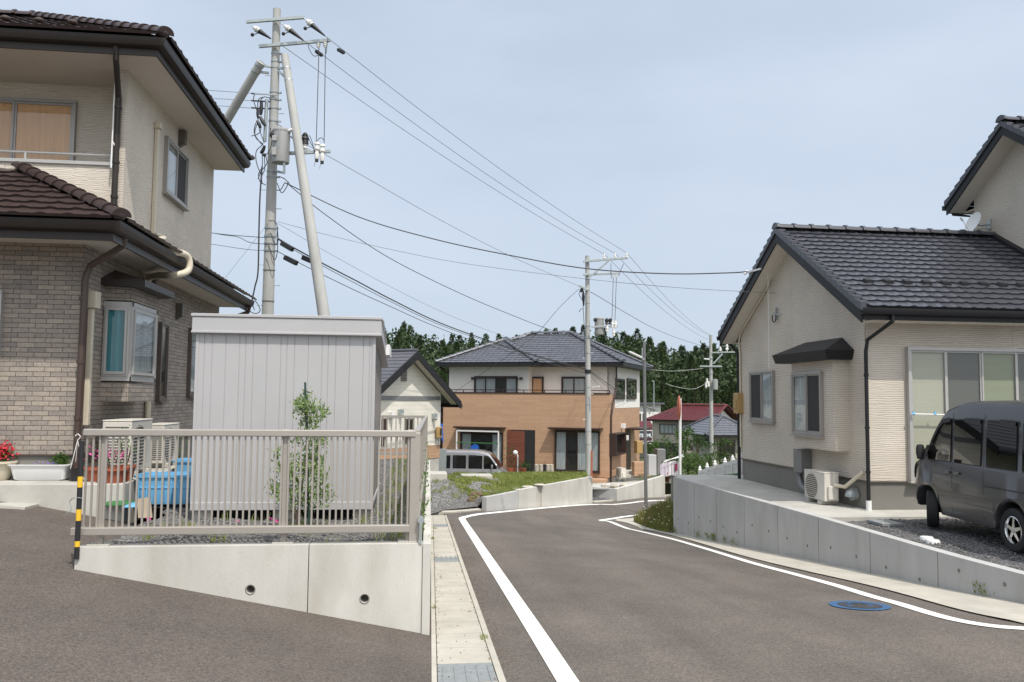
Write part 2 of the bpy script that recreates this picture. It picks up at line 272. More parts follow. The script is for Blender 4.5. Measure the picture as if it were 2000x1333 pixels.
# ------------------------------------------------------------------ objects
FR = {}
def tag(o, label=None, cat=None, group=None, kind=None):
    if label: o['label'] = label
    if cat: o['category'] = cat
    if group: o['group'] = group
    if kind: o['kind'] = kind
    return o
def thing(name, label, cat, loc=(0, 0, 0), rz=0, group=None, local=False):
    o = bpy.data.objects.new(name, None); COL.objects.link(o); o.location = loc; o.rotation_euler = (0, 0, rz); o.empty_display_size = .3
    FR[o.name] = (None if local else (Matrix.Translation(V(loc)) @ Matrix.Rotation(rz, 4, 'Z')).inverted())
    return tag(o, label, cat, group)
def frame_of(ang, org):
    u = V((math.cos(ang), math.sin(ang), 0))
    return lambda a, b, z: V(org)+u*a+V((-u.y, u.x, 0))*b+V((0, 0, z))
class MB:
    def __init__(s): s.v = []; s.f = []; s.mi = []; s.cur = 0
    def poly(s, pts):
        b = len(s.v); s.v += [tuple(p) for p in pts]; s.f.append(tuple(range(b, b+len(pts)))); s.mi.append(s.cur); return s
    def grid(s, rows, close=False):
        b = len(s.v); n = len(rows[0])
        for r in rows: s.v += [tuple(p) for p in r]
        for i in range(len(rows)-1):
            for j in range(n if close else n-1):
                k = (j+1) % n
                s.f.append((b+i*n+j, b+i*n+k, b+(i+1)*n+k, b+(i+1)*n+j)); s.mi.append(s.cur)
        return s
    def hexa(s, p):  # 8 pts: bottom 4 ccw, top 4 ccw
        b = len(s.v); s.v += [tuple(q) for q in p]
        for f in ((0, 3, 2, 1), (4, 5, 6, 7), (0, 1, 5, 4), (1, 2, 6, 5), (2, 3, 7, 6), (3, 0, 4, 7)):
            s.f.append(tuple(b+i for i in f)); s.mi.append(s.cur)
        return s
    def box(s, x0, x1, y0, y1, z0, z1):
        if x0 > x1: x0, x1 = x1, x0
        if y0 > y1: y0, y1 = y1, y0
        if z0 > z1: z0, z1 = z1, z0
        return s.hexa([(x0, y0, z0), (x1, y0, z0), (x1, y1, z0), (x0, y1, z0), (x0, y0, z1), (x1, y0, z1), (x1, y1, z1), (x0, y1, z1)])
    def bar(s, p0, p1, w, h, up=V((0, 0, 1))):
        p0 = V(p0); p1 = V(p1); d = (p1-p0).normalized()
        a = d.cross(up)
        if a.length < 1e-4: a = d.cross(V((1, 0, 0)))
        a = a.normalized()*w/2; c = a.cross(d).normalized()*h/2
        return s.hexa([p0-a-c, p0+a-c, p1+a-c, p1-a-c, p0-a+c, p0+a+c, p1+a+c, p1-a+c])
    def cyl(s, p0, p1, r0, r1=None, n=12, caps=True):
        if r1 is None: r1 = r0
        p0 = V(p0); p1 = V(p1); d = (p1-p0).normalized(); a = d.orthogonal().normalized(); c = d.cross(a)
        ring = lambda p, r: [p+(a*math.cos(2*math.pi*i/n)+c*math.sin(2*math.pi*i/n))*r for i in range(n)]
        A = ring(p0, r0); B = ring(p1, r1); s.grid([A, B], True)
        if caps: s.poly(A[::-1]); s.poly(B)
        return s
    def tube(s, pts, r, n=6, caps=True):
        pts = [V(p) for p in pts]; rs = r if isinstance(r, (list, tuple)) else [r]*len(pts)
        rows = []; a = None
        for i, p in enumerate(pts):
            d = (pts[min(i+1, len(pts)-1)]-pts[max(i-1, 0)])
            if d.length < 1e-9: d = V((0, 0, 1))
            d.normalize()
            if a is None: a = d.orthogonal().normalized()
            else:
                a = a-d*a.dot(d)
                a = a.normalized() if a.length > 1e-6 else d.orthogonal().normalized()
            c = d.cross(a)
            rows.append([p+(a*math.cos(2*math.pi*k/n)+c*math.sin(2*math.pi*k/n))*rs[i] for k in range(n)])
        s.grid(rows, True)
        if caps: s.poly(rows[0][::-1]); s.poly(rows[-1])
        return s
    def lathe(s, prof, c=(0, 0, 0), n=20, sx=1, sy=1):
        c = V(c); s.grid([[c+V((r*sx*math.cos(2*math.pi*i/n), r*sy*math.sin(2*math.pi*i/n), z)) for i in range(n)] for r, z in prof], True); return s
    def ball(s, c, r, n=8, m=6, sz=1):
        return s.lathe([(max(r*math.sin(math.pi*k/m), .001), -r*sz*math.cos(math.pi*k/m)) for k in range(m+1)], c, n)
    def extrude(s, pts, d):
        """closed outline pts (3D), extruded by vector d"""
        d = V(d); A = [V(p) for p in pts]; B = [p+d for p in A]
        s.poly(A[::-1]); s.poly(B); s.grid([A, B], True); return s
    def build(s, name, m, parent=None, smooth=False, bevel=0, label=None, keep=None):
        me = bpy.data.meshes.new(name); vs = s.v
        fr = FR.get(parent.name) if parent else keep
        if fr is not None: vs = [tuple(fr @ V(p)) for p in vs]
        me.from_pydata(vs, [], s.f)
        ms = m if isinstance(m, (list, tuple)) else [m]
        for q in ms: me.materials.append(M[q] if isinstance(q, str) else q)
        if len(ms) > 1: me.polygons.foreach_set('material_index', s.mi)
        if smooth: me.polygons.foreach_set('use_smooth', [True]*len(me.polygons))
        me.update()
        o = bpy.data.objects.new(name, me); COL.objects.link(o)
        if parent: o.parent = parent; FR[o.name] = fr
        if smooth == 'auto' or smooth == 2:
            try: me.set_sharp_from_angle(angle=math.radians(38))
            except Exception: pass
        if bevel:
            b = o.modifiers.new('bevel', 'BEVEL'); b.width = bevel; b.segments = 2; b.limit_method = 'ANGLE'; b.angle_limit = math.radians(40)
        if label: o['label'] = label
        return o
def struct(name, mb, m, **k): return tag(mb.build(name, m, **k), kind='structure')
def solo(name, mb, m, label, cat, group=None, kind=None, base=None, **k):
    """a thing that is one mesh, origin moved to its base"""
    if base is None:
        xs = [p[0] for p in mb.v]; ys = [p[1] for p in mb.v]; zs = [p[2] for p in mb.v]
        base = V(((min(xs)+max(xs))/2, (min(ys)+max(ys))/2, min(zs)))
    o = mb.build(name, m, keep=Matrix.Translation(-V(base)), **k); o.location = base
    return tag(o, label, cat, group, kind)
def kids(o): return [c for c in bpy.data.objects if c.parent == o]
def copy_tree(o, loc=None, rz=None, label=None, scale=None, parent=None, ks=None):
    c = o.copy(); COL.objects.link(c)
    if parent: c.parent = parent
    if loc is not None: c.location = loc
    if rz is not None: c.rotation_euler = (0, 0, rz)
    if scale is not None: c.scale = scale if hasattr(scale, '__len__') else (scale,)*3
    if label: c['label'] = label
    for ch in (kids(o) if ks is None else ks.get(o.name, [])): copy_tree(ch, parent=c, ks=ks)
    return c
def chain(pts, n):
    """catmull-rom resample"""
    P = [V(p) for p in pts]; P = [P[0]*2-P[1]]+P+[P[-1]*2-P[-2]]; out = []
    for i in range(1, len(P)-2):
        for k in range(n):
            t = k/n; a, b, c, d = P[i-1], P[i], P[i+1], P[i+2]
            out.append(.5*((2*b)+(c-a)*t+(2*a-5*b+4*c-d)*t*t+(3*b-a-3*c+d)*t**3))
    out.append(P[-2]); return out
# ---- tiled roof slope
def tile_roof(O, e, s, nrm, S, ul, ur, mb, row=.28, tw=.3, lift=.035, amp=.013, samp=6):
    O, e, s, nrm = V(O), V(e).normalized(), V(s).normalized(), V(nrm).normalized()
    n = max(1, int(round(S/row))); row = S/n
    def prof(u):
        t = (u/tw) % 1.0
        return amp*(math.cos(2*math.pi*t)*.6+.4*math.cos(4*math.pi*t))
    for i in range(n):
        v0 = i*row; v1 = v0+row*1.02; vm = v0+row*.5
        a, b = ul(vm), ur(vm)
        if b-a < .03: continue
        k = max(1, int((b-a)/(tw/samp))); us = [a+(b-a)*j/k for j in range(k+1)]
        sc_ = .75+.25*1
        p0 = []; p1 = []; pr_ = []
        for u in us:
            h = prof(u)
            # clamp ends to the hip line at each edge of the row
            ua = min(max(u, ul(v0)), ur(v0)); ub = min(max(u, ul(min(v1, S))), ur(min(v1, S)))
            p0.append(O+e*ua+s*(v0-.02)+nrm*(lift+h)); p1.append(O+e*ub+s*v1+nrm*(.004+h*.6)); pr_.append(O+e*ua+s*(v0-.015)+nrm*(-.004))
        mb.grid([pr_, p0, p1])
    return mb
def ridge_caps(mb, p0, p1, r=.09, step=.28, lift=.0):
    p0, p1 = V(p0), V(p1); d = p1-p0; L = d.length; d.normalize(); side = d.cross(V((0, 0, 1))).normalized(); up = side.cross(d)
    n = max(1, int(L/step)); step = L/n
    for i in range(n):
        rows = []
        for t, rr in ((0, r*1.22), (.16, r*1.22), (.17, r), (1.0, r*.95)):
            c = p0+d*((i+t)*step)
            rows.append([c+side*rr*1.15*math.cos(a)+up*(rr*math.sin(a)*.95+lift) for a in [math.pi*k/8 for k in range(9)]])
        mb.grid(rows); mb.poly(rows[0])
    return mb
# ---- windows (frame > pane, curtain, sill) on any wall: o = lower-left corner on the wall seen from outside, u = to the right, n = outwards
def window(parent, o, u, n, w, h, cols=2, fm='alu', curt=None, name='window', fw=.045, dep=.07, pane='glass', screens=(), rows=1, room='room', sill=True, label=None, cgap=None):
    o, u, n = V(o), V(u).normalized(), V(n).normalized(); z = V((0, 0, 1))
    P = lambda a, b, c: o+u*a+z*b+n*c
    def bx(mb, a0, a1, b0, b1, c0, c1):
        mb.hexa([P(a0, b0, c0), P(a1, b0, c0), P(a1, b0, c1), P(a0, b0, c1), P(a0, b1, c0), P(a1, b1, c0), P(a1, b1, c1), P(a0, b1, c1)])
    f = MB(); bx(f, 0, w, 0, fw, -.01, dep); bx(f, 0, w, h-fw, h, -.01, dep); bx(f, 0, fw, fw, h-fw, -.01, dep); bx(f, w-fw, w, fw, h-fw, -.01, dep)
    fo = f.build(name, fm, parent, bevel=.004, label=label)
    pw = (w-2*fw)/cols
    s_ = MB()
    for i in range(cols):
        d0 = .028 if i % 2 else .042; a0 = fw+i*pw; a1 = a0+pw; t = .03
        ov = .0
        for (x0, x1, y0, y1) in ((a0-ov, a0+t, fw, h-fw), (a1-t, a1+ov, fw, h-fw), (a0+t, a1-t, fw, fw+t*1.3), (a0+t, a1-t, h-fw-t, h-fw)):
            bx(s_, x0, x1, y0, y1, d0-.012, d0+.012)
        for r in range(1, rows):
            yy = fw+(h-2*fw)*r/rows; bx(s_, a0+t, a1-t, yy-.012, yy+.012, d0-.01, d0+.01)
    s_.build('sash', fm, fo)
    for i in range(cols):
        d0 = .028 if i % 2 else .042; a0 = fw+i*pw+.03; a1 = fw+(i+1)*pw-.03
        g = MB(); g.poly([P(a0, fw+.03, d0), P(a1, fw+.03, d0), P(a1, h-fw-.03, d0), P(a0, h-fw-.03, d0)])
        g.build('insect_screen' if i in screens else 'pane', 'screen' if i in screens else pane, fo)
    r_ = MB(); r_.poly([P(fw/2, fw/2, .003), P(w-fw/2, fw/2, .003), P(w-fw/2, h-fw/2, .003), P(fw/2, h-fw/2, .003)]); r_.build('interior', room, fo)
    if curt:
        cl = curt if isinstance(curt, (list, tuple)) else [curt]*cols
        for i, cm in enumerate(cl):
            if not cm: continue
            pw2 = (w-2*fw)/len(cl); a0 = fw+i*pw2; a1 = a0+pw2; k = max(4, int((a1-a0)/.02)); flat = cm.startswith('c_b') or cm.startswith('c_gr')
            c = MB(); rr = []
            for b in (fw, h-fw):
                rr.append([P(a0+(a1-a0)*j/k, b, .012+(0 if flat else .006*math.sin(j*1.1))) for j in range(k+1)])
            c.grid(rr).build('blind' if flat else 'curtain', cm, fo, smooth=True)
    if sill:
        q = MB(); bx(q, -.02, w+.02, -.03, -.001, -.01, dep+.03); q.build('sill', fm, fo, bevel=.004)
    return fo
def leaf_quad(mb, p, d, side, L, W):
    p = V(p); mb.poly([p-side*W*.5*.3, p+d*L*.45-side*W*.5, p+d*L, p+d*L*.45+side*W*.5])
def rdir(up=0.0):
    a = random.uniform(0, 2*math.pi); z = random.uniform(-1, 1)+up; r = math.sqrt(max(0.05, 1-min(z*z, .95))); return V((r*math.cos(a), r*math.sin(a), z)).normalized()
def rock(mb, c, r, sz=.6):
    c = V(c); n = 7; rows = []
    j = [[random.uniform(.75, 1.2) for _ in range(n)] for _ in range(5)]
    for k in range(5):
        ph = math.pi*(k+.02)/4.04
        rows.append([c+V((r*math.sin(ph)*math.cos(2*math.pi*i/n)*j[k][i], r*math.sin(ph)*math.sin(2*math.pi*i/n)*j[k][i], -r*sz*math.cos(ph)*(j[k][0]))) for i in range(n)])
    mb.grid(rows, True); return mb
def chip(mb, c, r):
    c = V(c); a = random.uniform(0, 6.3); R = lambda: r*random.uniform(.6, 1.25)
    ux = V((math.cos(a), math.sin(a), random.uniform(-.3, .3))); uy = V((-math.sin(a), math.cos(a), random.uniform(-.3, .3))); uz = V((0, 0, 1))
    P = [c+ux*R(), c+uy*R()*.8, c-ux*R(), c-uy*R()*.8, c+uz*R()*.7, c-uz*R()*.5]
    b = len(mb.v); mb.v += [tuple(p) for p in P]
    for f in ((0, 1, 4), (1, 2, 4), (2, 3, 4), (3, 0, 4), (1, 0, 5), (2, 1, 5), (3, 2, 5), (0, 3, 5)): mb.f.append(tuple(b+i for i in f)); mb.mi.append(mb.cur)
# ================================================================== ground, road, walls
def surf(x, y, fn, tmax=80):
    d = ray(x, y); t = 1.0
    while t < tmax:
        p = EYE+d*t
        if p.z < fn(p.x, p.y): return V((p.x, p.y, fn(p.x, p.y)))
        t += .01
    return p
def zd(X, Y):
    s = .205*(.2-X); z = zr(.2, Y)+s
    lim = .88
    return z if z < lim-.12 else lim-.12*math.exp(-(z-lim+.12)/.12)
def lerp(a, b, t): return a+(b-a)*t
def pw(tb, x):
    if x <= tb[0][0]: return tb[0][1]
    for (a, b), (c, d) in zip(tb, tb[1:]):
        if x <= c: return b+(d-b)*(x-a)/(c-a)
    return tb[-1][1]
def sstep(a, b, x): t = min(1, max(0, (x-a)/(b-a))); return t*t*(3-2*t)
TB = [(-60, .2), (0, .0), (7.5, -.4), (20, -1.75), (29, -2.0), (34, -2.6), (46, -2.6), (60, -4.7), (108, -4.8), (135, -2.5), (165, 1), (200, 5), (260, 8), (420, 11), (700, 14)]
def terrain(X, Y):
    z = pw(TB, Y)
    k = sstep(-1, -4, X)*(1-sstep(28, 48, Y)); z = lerp(z, .62, k)
    k = sstep(6.9, 8.5, X)*(1-sstep(21, 30, Y)); z = lerp(z, .05, k)
    if Y > 120: z += 2.2*math.sin(X*.03+1)*sstep(120, 170, Y)
    return z
g = MB(); ys = [-60, -40, -20, -10, -5, 0, 3, 5, 7, 9, 11, 13, 15, 17, 19, 20.5, 22, 24, 26, 29, 31, 34, 38, 42, 46, 52, 60, 70, 82, 95, 108, 115, 122, 130, 138, 146, 155, 165, 175, 190, 205, 230, 260, 320, 420, 700]
xs = [-420, -260, -180, -120, -90, -70, -55, -42, -32, -24, -18, -13, -9, -6, -4, -3, -2, -1, 0, 1, 2, 3, 4, 5, 6, 6.9, 7.3, 7.8, 8.5, 10, 13, 17, 22, 28, 34, 41, 50, 60, 72, 86, 110, 150, 220, 300, 420]
g.grid([[V((x, y, terrain(x, y))) for x in xs] for y in ys])
struct('ground', g, 'earth', smooth=True)
# kerb-strip edges as functions of Y
def lin(p, q): return lambda Y: p.x+(q.x-p.x)*(Y-p.y)/(q.y-p.y)
k0 = lin(RD(843, 1333), RD(841, 1016)); k1 = lin(RD(855, 1333), RD(846, 1016)); k2 = lin(RD(972, 1333), RD(869.5, 1016)); k3 = lin(RD(988, 1333), RD(873.5, 1016))
# far edge line of the cross road
FE = [RD(843, 1004), RD(900, 1001.5), RD(960, 996), RD(1050, 989.5), RD(1157, 983)]
feD = (FE[-1]-FE[-2]).normalized(); FE.append(FE[-1]+feD*6); FE.append(FE[-1]+feD*22)
def feY(X): return pw([(p.x, p.y) for p in FE], X)
# road sheet
road = MB(); ry = [-12+.5*i for i in range(0, 110)]
rows = []
for i in range(31):
    off = [0, .1, .3, .6, 1.0, 1.4, 1.9, 2.4, 2.9, 3.4, 3.9, 4.4, 4.8, 5.2, 5.5, 5.8, 6.3, 7, 8, 9, 10, 12, 14, 16, 18, 20, 22, 24, 26, 28, 30][i]
    top = feY(max(off+.9, FE[0].x))+.02
    r_ = []
    for j in range(91):
        y = lerp(-12, top, j/90); x = k3(min(y, 20))-.012+off; r_.append(V((x, y, zr(x, y))))
    rows.append(r_)
road.grid(rows); struct('road', road, 'asphalt', smooth=True)
# driveway
dv = MB(); rows = []
for i in range(29):
    a = i/28; rows.append([V((lerp(-16, k0(y)+.01, a**.6), y, zd(lerp(-16, k0(y)+.01, a**.6), y)+.004)) for y in [-12+.5*j for j in range(46)]])
dv.grid(rows); struct('driveway', dv, 'asphalt_drive', smooth=True)
# gutter strip along the left of the road: thin kerbs and cover slabs
def band(a, b, y0, y1, h0, h1, n=28, zf=zr, side=True):
    m = MB(); r = []
    for j in range(n+1):
        y = lerp(y0, y1, j/n); xa, xb = a(y), b(y); z = zf(.3, y)
        r.append([V((xa, y, z-.1)), V((xa, y, z+h0)), V((xb, y, z+h1)), V((xb, y, z-.1))])
    m.grid([list(q) for q in zip(*r)]); m.poly([q for q in r[0]]); m.poly([q for q in r[-1]][::-1]); return m
YE = 19.75
struct('kerb_strip', band(k0, lambda y: k1(y)-.006, -12, YE, .012, .012), 'strip')
struct('kerb_strip', band(lambda y: k2(y)+.006, k3, -12, YE, .014, .012), 'strip')
cov = MB(); grt = MB(); y = -12.0; GR = [(5.9, 6.42), (RD(862, 1097).y, RD(862, 1088).y), (RD(860, 1031).y, RD(860, 1027).y)]
while y < YE-.02:
    y1 = min(y+.5, YE); gr = [q for q in GR if q[0] < y+.25 < q[1]]
    mb = cov; r = []
    for yy in (y+.004, y1-.004):
        z = zr(.3, yy)+.009; r.append([V((k1(yy), yy, z-.08)), V((k1(yy), yy, z)), V((k2(yy), yy, z)), V((k2(yy), yy, z-.08))])
    if any(y <= (a+b)/2 < y1 for a, b in GR): mb = grt
    mb.grid(r); mb.poly(r[0]); mb.poly(r[1][::-1]); y = y1
struct('gutter_covers', cov, 'strip')
for k in range(len(grt.v)//1): pass
for y0, y1 in GR:   # bars of the gratings
    for k in range(5):
        t = (k+.5)/5; a = V((lerp(k1(y0), k2(y0), t), y0, zr(.3, y0)+.011)); b = V((lerp(k1(y1), k2(y1), t), y1, zr(.3, y1)+.011)); grt.bar(a, b, .01, .008)
struct('gutter_grating', grt, 'grate')
gm = MB()   # dark joint bed below the covers
gm.grid([[V((k0(yy)+.01, yy, zr(.3, yy)-.02)), V((k3(yy)-.01, yy, zr(.3, yy)-.02))] for yy in [-12+.8*i for i in range(40)] if yy < YE+.2])
struct('gutter_bed', gm, 'room')
# painted lines
def ribbon(mb, pts, w, dz=.006, n=6, zf=zr):
    P = chain(pts, n); r = []
    for i, p in enumerate(P):
        d = (P[min(i+1, len(P)-1)]-P[max(i-1, 0)]); d.z = 0; d.normalize(); s = V((-d.y, d.x, 0))*w/2
        r.append([V((q.x, q.y, zf(q.x, q.y)+dz)) for q in (p-s, p-s*.33, p+s*.33, p+s)])
    mb.grid(r)
pl = MB()
A = RD(1109, 1333); Bq = RD(901, 1012.5); D = (A-Bq).normalized()
ribbon(pl, [A+D*18, A+D*8, A]+[A+(Bq-A)*t for t in (.2, .4, .6, .8, .93)]+[Bq+V((.04, .1, 0)), RD(925, 1006.8), RD(960, 1002.6), RD(1060, 993), RD(1157, 986), RD(1250, 980.5), RD(1250, 980.5)+feD*6, RD(1250, 980.5)+feD*20], .16)
tip = RD(1173, 1017.5)
rl = [(1239, 1007.4), (1205, 1012), ]
ribbon(pl, [tip+V((-.02, .02, 0)), RD(1205, 1012.6), RD(1239, 1007.4), RD(1239, 1007.4)+feD*5, RD(1239, 1007.4)+feD*15], .13)
ribbon(pl, [tip+V((-.04, .0, 0)), RD(1200, 1023), RD(1299, 1050), RD(1380, 1073), RD(1467, 1099.7), RD(1550, 1122), RD(1631, 1144), RD(1700, 1165), RD(1754, 1180), RD(1820, 1200), RD(1877, 1214), RD(1938, 1224), RD(2000, 1229), RD(2060, 1233)+V((.3, -.1, 0)), V((9, 6.3, 0)), V((14, 5.9, 0))], .15)
struct('road_line', pl, 'paint')
# kerb strip along the far edge of the cross road
fk = MB(); P = chain([FE[0]+V((-.1, -.1, 0))]+FE[1:], 6); r = []
for i, p in enumerate(P):
    d = (P[min(i+1, len(P)-1)]-P[max(i-1, 0)]); d.z = 0; d.normalize(); s = V((-d.y, d.x, 0)); q = p; b = p+s*.16
    r.append([V((q.x, q.y, zr(q.x, q.y)-.05)), V((q.x, q.y, zr(q.x, q.y)+.03)), V((b.x, b.y, zr(b.x, b.y)+.04)), V((b.x, b.y, zr(b.x, b.y)-.05))])
fk.grid(r); struct('kerb_far', fk, 'strip')
# right kerb strip between road and retaining wall
WT = [PZ(1315, 933, .25), PZ(1455, 972, .25), PZ(1602, 1013, .25), PZ(1832, 1080, .25), PZ(2000, 1125, .25)]
d = (WT[-1]-WT[-2]).normalized(); WT.append(WT[-1]+d*3.2)
low = [RD(1200.5, 1017.5), RD(1240, 1028), RD(1320, 1049), RD(1467, 1091.5), RD(1700, 1146), RD(1873, 1193), RD(2000, 1221)]
upp = [RD(1200.5, 1017)+V((.1, .1, 0)), RD(1240, 1017)+V((.3, .2, 0)), V((WT[0].x+.02, WT[0].y, 0)), V((lerp(WT[0].x, WT[2].x, .5)+.02, 15.5, 0)), V((WT[2].x+.02, WT[2].y-.5, 0)), V((WT[3].x+.02, WT[3].y, 0)), V((WT[4].x+.02, WT[4].y, 0))]
low.append(low[-1]+V((.35, -2.2, 0))); upp.append(WT[-1]+V((.02, -.2, 0)))
la, ua = chain(low, 8), chain(upp, 8); kr = MB()
kr.grid([[V((a.x, a.y, zr(a.x, a.y)+.015)) for a in la], [V((b.x, b.y, zr(b.x, b.y)+.03)) for b in ua]])
struct('kerb_right', kr, 'strip')
gt = MB()
for k in range(420):
    y = random.uniform(5.5, 13) if random.random() < .7 else random.uniform(13, 19); e = random.random()
    x = k1(y)+.02*random.gauss(0, 1)**2*.6 if e < .4 else (k2(y)-.01*abs(random.gauss(0, 1)) if e < .75 else random.uniform(k1(y), k2(y))); chip(gt, (x, y, zr(.3, y)+.012), random.uniform(.003, .009))
for k in range(500):
    y = random.uniform(5.5, 19); x = k3(y)+.01+abs(random.gauss(0, .07)); chip(gt, (x, y, zr(x, y)+.003), random.uniform(.003, .008))
tag(gt.build('grit', 'soil'), 'dark grit and crumbs of soil along the joints of the gutter strip', 'grit', kind='stuff')
# manhole
c0 = RD(1679, 1184); mh = MB(); R = .3
def disc(mb, c, r0, r1, dz, n=40, zf=zr):
    a = [V((c.x+r0*math.cos(2*math.pi*i/n), c.y+r0*math.sin(2*math.pi*i/n), 0)) for i in range(n)]; b = [V((c.x+r1*math.cos(2*math.pi*i/n), c.y+r1*math.sin(2*math.pi*i/n), 0)) for i in range(n)]
    for q in a+b: q.z = zf(q.x, q.y)+dz
    mb.grid([a, b], True)
rt = thing('manhole_cover', 'round manhole cover ringed with blue paint in the asphalt', 'manhole cover', c0)
disc(mh, c0, .001, .22, .009); mh.build('lid', 'iron', rt)
m2 = MB(); disc(m2, c0, .225, .31, .008)
for k in range(9):
    a = k*.7; q = c0+V((math.cos(a)*.12, math.sin(a)*.1, .012)); m2.bar(q+V((-.03, 0, 0)), q+V((.03, .01, 0)), .02, .004)
m2.build('painted_ring', 'blue_paint', rt)
# ------------------------------------------------------------------ left retaining wall with garden
FY = 7.5; GZ = .74; SX0, SX1 = .2, .47
fw = thing('retaining_wall', 'low pale concrete wall with two drain holes, wedge shaped, under the front of the metal fence', 'wall', (-1.3, FY, 0))
xl = PY(147, 1067, FY).x; xj = PY(603, 1090, FY).x
def holed(mb, x0, x1, z0, z1, y0, y1, hc, hr):
    """front wall block with a round hole in its face"""
    n = 16; ring = [V((hc[0]+hr*math.cos(2*math.pi*i/n), y0, hc[1]+hr*math.sin(2*math.pi*i/n))) for i in range(n)]
    def sq(a):
        c, s = math.cos(a), math.sin(a); t = 1/max(abs(c), abs(s)); w = .12
        return V((hc[0]+c*t*w, y0, hc[1]+s*t*w))
    out = [sq(2*math.pi*i/n) for i in range(n)]
    mb.grid([ring, out], True); mb.grid([ring, [p+V((0, .16, 0)) for p in ring]], True)
    a, b, c, d = hc[0]-.12, hc[0]+.12, hc[1]-.12, hc[1]+.12
    for (p, q, r_, s) in ((x0, a, z0, z1), (b, x1, z0, z1), (a, b, z0, c), (a, b, d, z1)): mb.poly([(p, y0, r_), (q, y0, r_), (q, y0, s), (p, y0, s)])
    mb.poly([(x0, y1, z0), (x0, y1, z1), (x1, y1, z1), (x1, y1, z0)]); mb.poly([(x0, y0, z1), (x1, y0, z1), (x1, y1, z1), (x0, y1, z1)])
    mb.poly([(x0, y0, z0), (x0, y0, z1), (x0, y1, z1), (x0, y1, z0)]); mb.poly([(x1, y0, z0), (x1, y1, z0), (x1, y1, z1), (x1, y0, z1)])
h1 = PY(489, 1152, FY); h2 = PY(712, 1170, FY)
for (x0, x1, hh) in ((xl, xj-.004, h1), (xj+.004, .125, h2)):
    w_ = MB(); holed(w_, x0, x1, -.4, .8, FY, FY+.15, (hh.x, hh.z), .036); w_.build('wall_panel', 'conc_wall', fw)
    p_ = MB(); r_ = []
    for (rr, yy) in ((.036, .03), (.037, -.004), (.044, -.004), (.044, .02)): r_.append([V((hh.x+rr*math.cos(a), FY+yy, hh.z+rr*math.sin(a))) for a in [2*math.pi*i/18 for i in range(18)]])
    p_.grid(r_, True); p_.poly([V((hh.x+.035*math.cos(2*math.pi*i/18), FY+.12, hh.z+.035*math.sin(2*math.pi*i/18))) for i in range(18)]); p_.build('drain_pipe', ['conc_dark'], fw)
sw = thing('retaining_wall', 'long narrow concrete wall running away beside the gutter strip', 'wall', (.2, FY, 0)); m = MB()
def sxo(y): return lerp(.2, .47, (y-7.6)/12.1)
r = []
for j in range(14):
    y = lerp(FY-.02, 19.75, j/13); x = sxo(y); zt = lerp(.8, .6, j/13)
    r.append([V((x, y, -1.6)), V((x, y, zt)), V((x-.07, y, zt)), V((x-.07, y, -.9))])
m.grid(r); m.poly(r[0][::-1]); m.poly(r[-1]); m.build('wall', 'conc_wall', sw)
m = MB()
m.box(-3.2, sxo(19.8), 19.75, 19.9, -1.4, .62); m.build('end_wall', 'conc_wall', sw)
# garden gravel
gz = lambda X, Y: GZ+.03*math.sin(X*2.1+Y)*math.sin(Y*1.3)+.015*math.sin(X*7+Y*5)-.008*max(0, Y-8)
gd = MB(); rows = []
for i in range(40):
    Y = lerp(FY+.15, 19.75, i/39); xL = -2.8 if Y < 10.2 else (-2.95 if Y < 10.9 else -4.2); xR = sxo(Y)-.07
    rows.append([V((lerp(xL, xR, j/24), Y, gz(lerp(xL, xR, j/24), Y))) for j in range(25)])
gd.grid(rows); struct('garden_gravel', gd, 'gravel', smooth=True)
cp = MB()
for k in range(15000):
    Y = FY+.17+12*random.random()**1.9; x = random.uniform(-2.78 if Y < 10.9 else -4.1, sxo(Y)-.09); chip(cp, (x, Y, gz(x, Y)+.004), random.uniform(.009, .021))
tag(cp.build('gravel_stones', 'stone'), 'loose grey crushed stone covering the fenced garden', 'gravel', kind='stuff')
# ------------------------------------------------------------------ apron of the left house and ramp
ap = MB(); AY = PZ(80, 946, 1.03).y; AXR = PZ(246, 944, 1.03).x
ap.box(-16, AXR, AY, 11.02, .5, 1.03); ap.box(-4.2, AXR+.0, 11.02, 13.6, .5, 1.028)
struct('house_step', ap, 'conc', bevel=.01)
rp = MB(); pts = [surf(x, y, zd) for x, y in ((0, 966), (112, 977), (82, 988), (48, 997), (0, 993))]; pts.append(pts[-1]+V((-2, -.1, 0))); pts.append(pts[0]+V((-2, .2, 0)))
rp.poly([p+V((0, 0, .03)) for p in pts]); rp.grid([[p+V((0, 0, .03)) for p in pts], [p+V((0, 0, -.1)) for p in pts]], True); struct('ramp_slab', rp, 'conc')
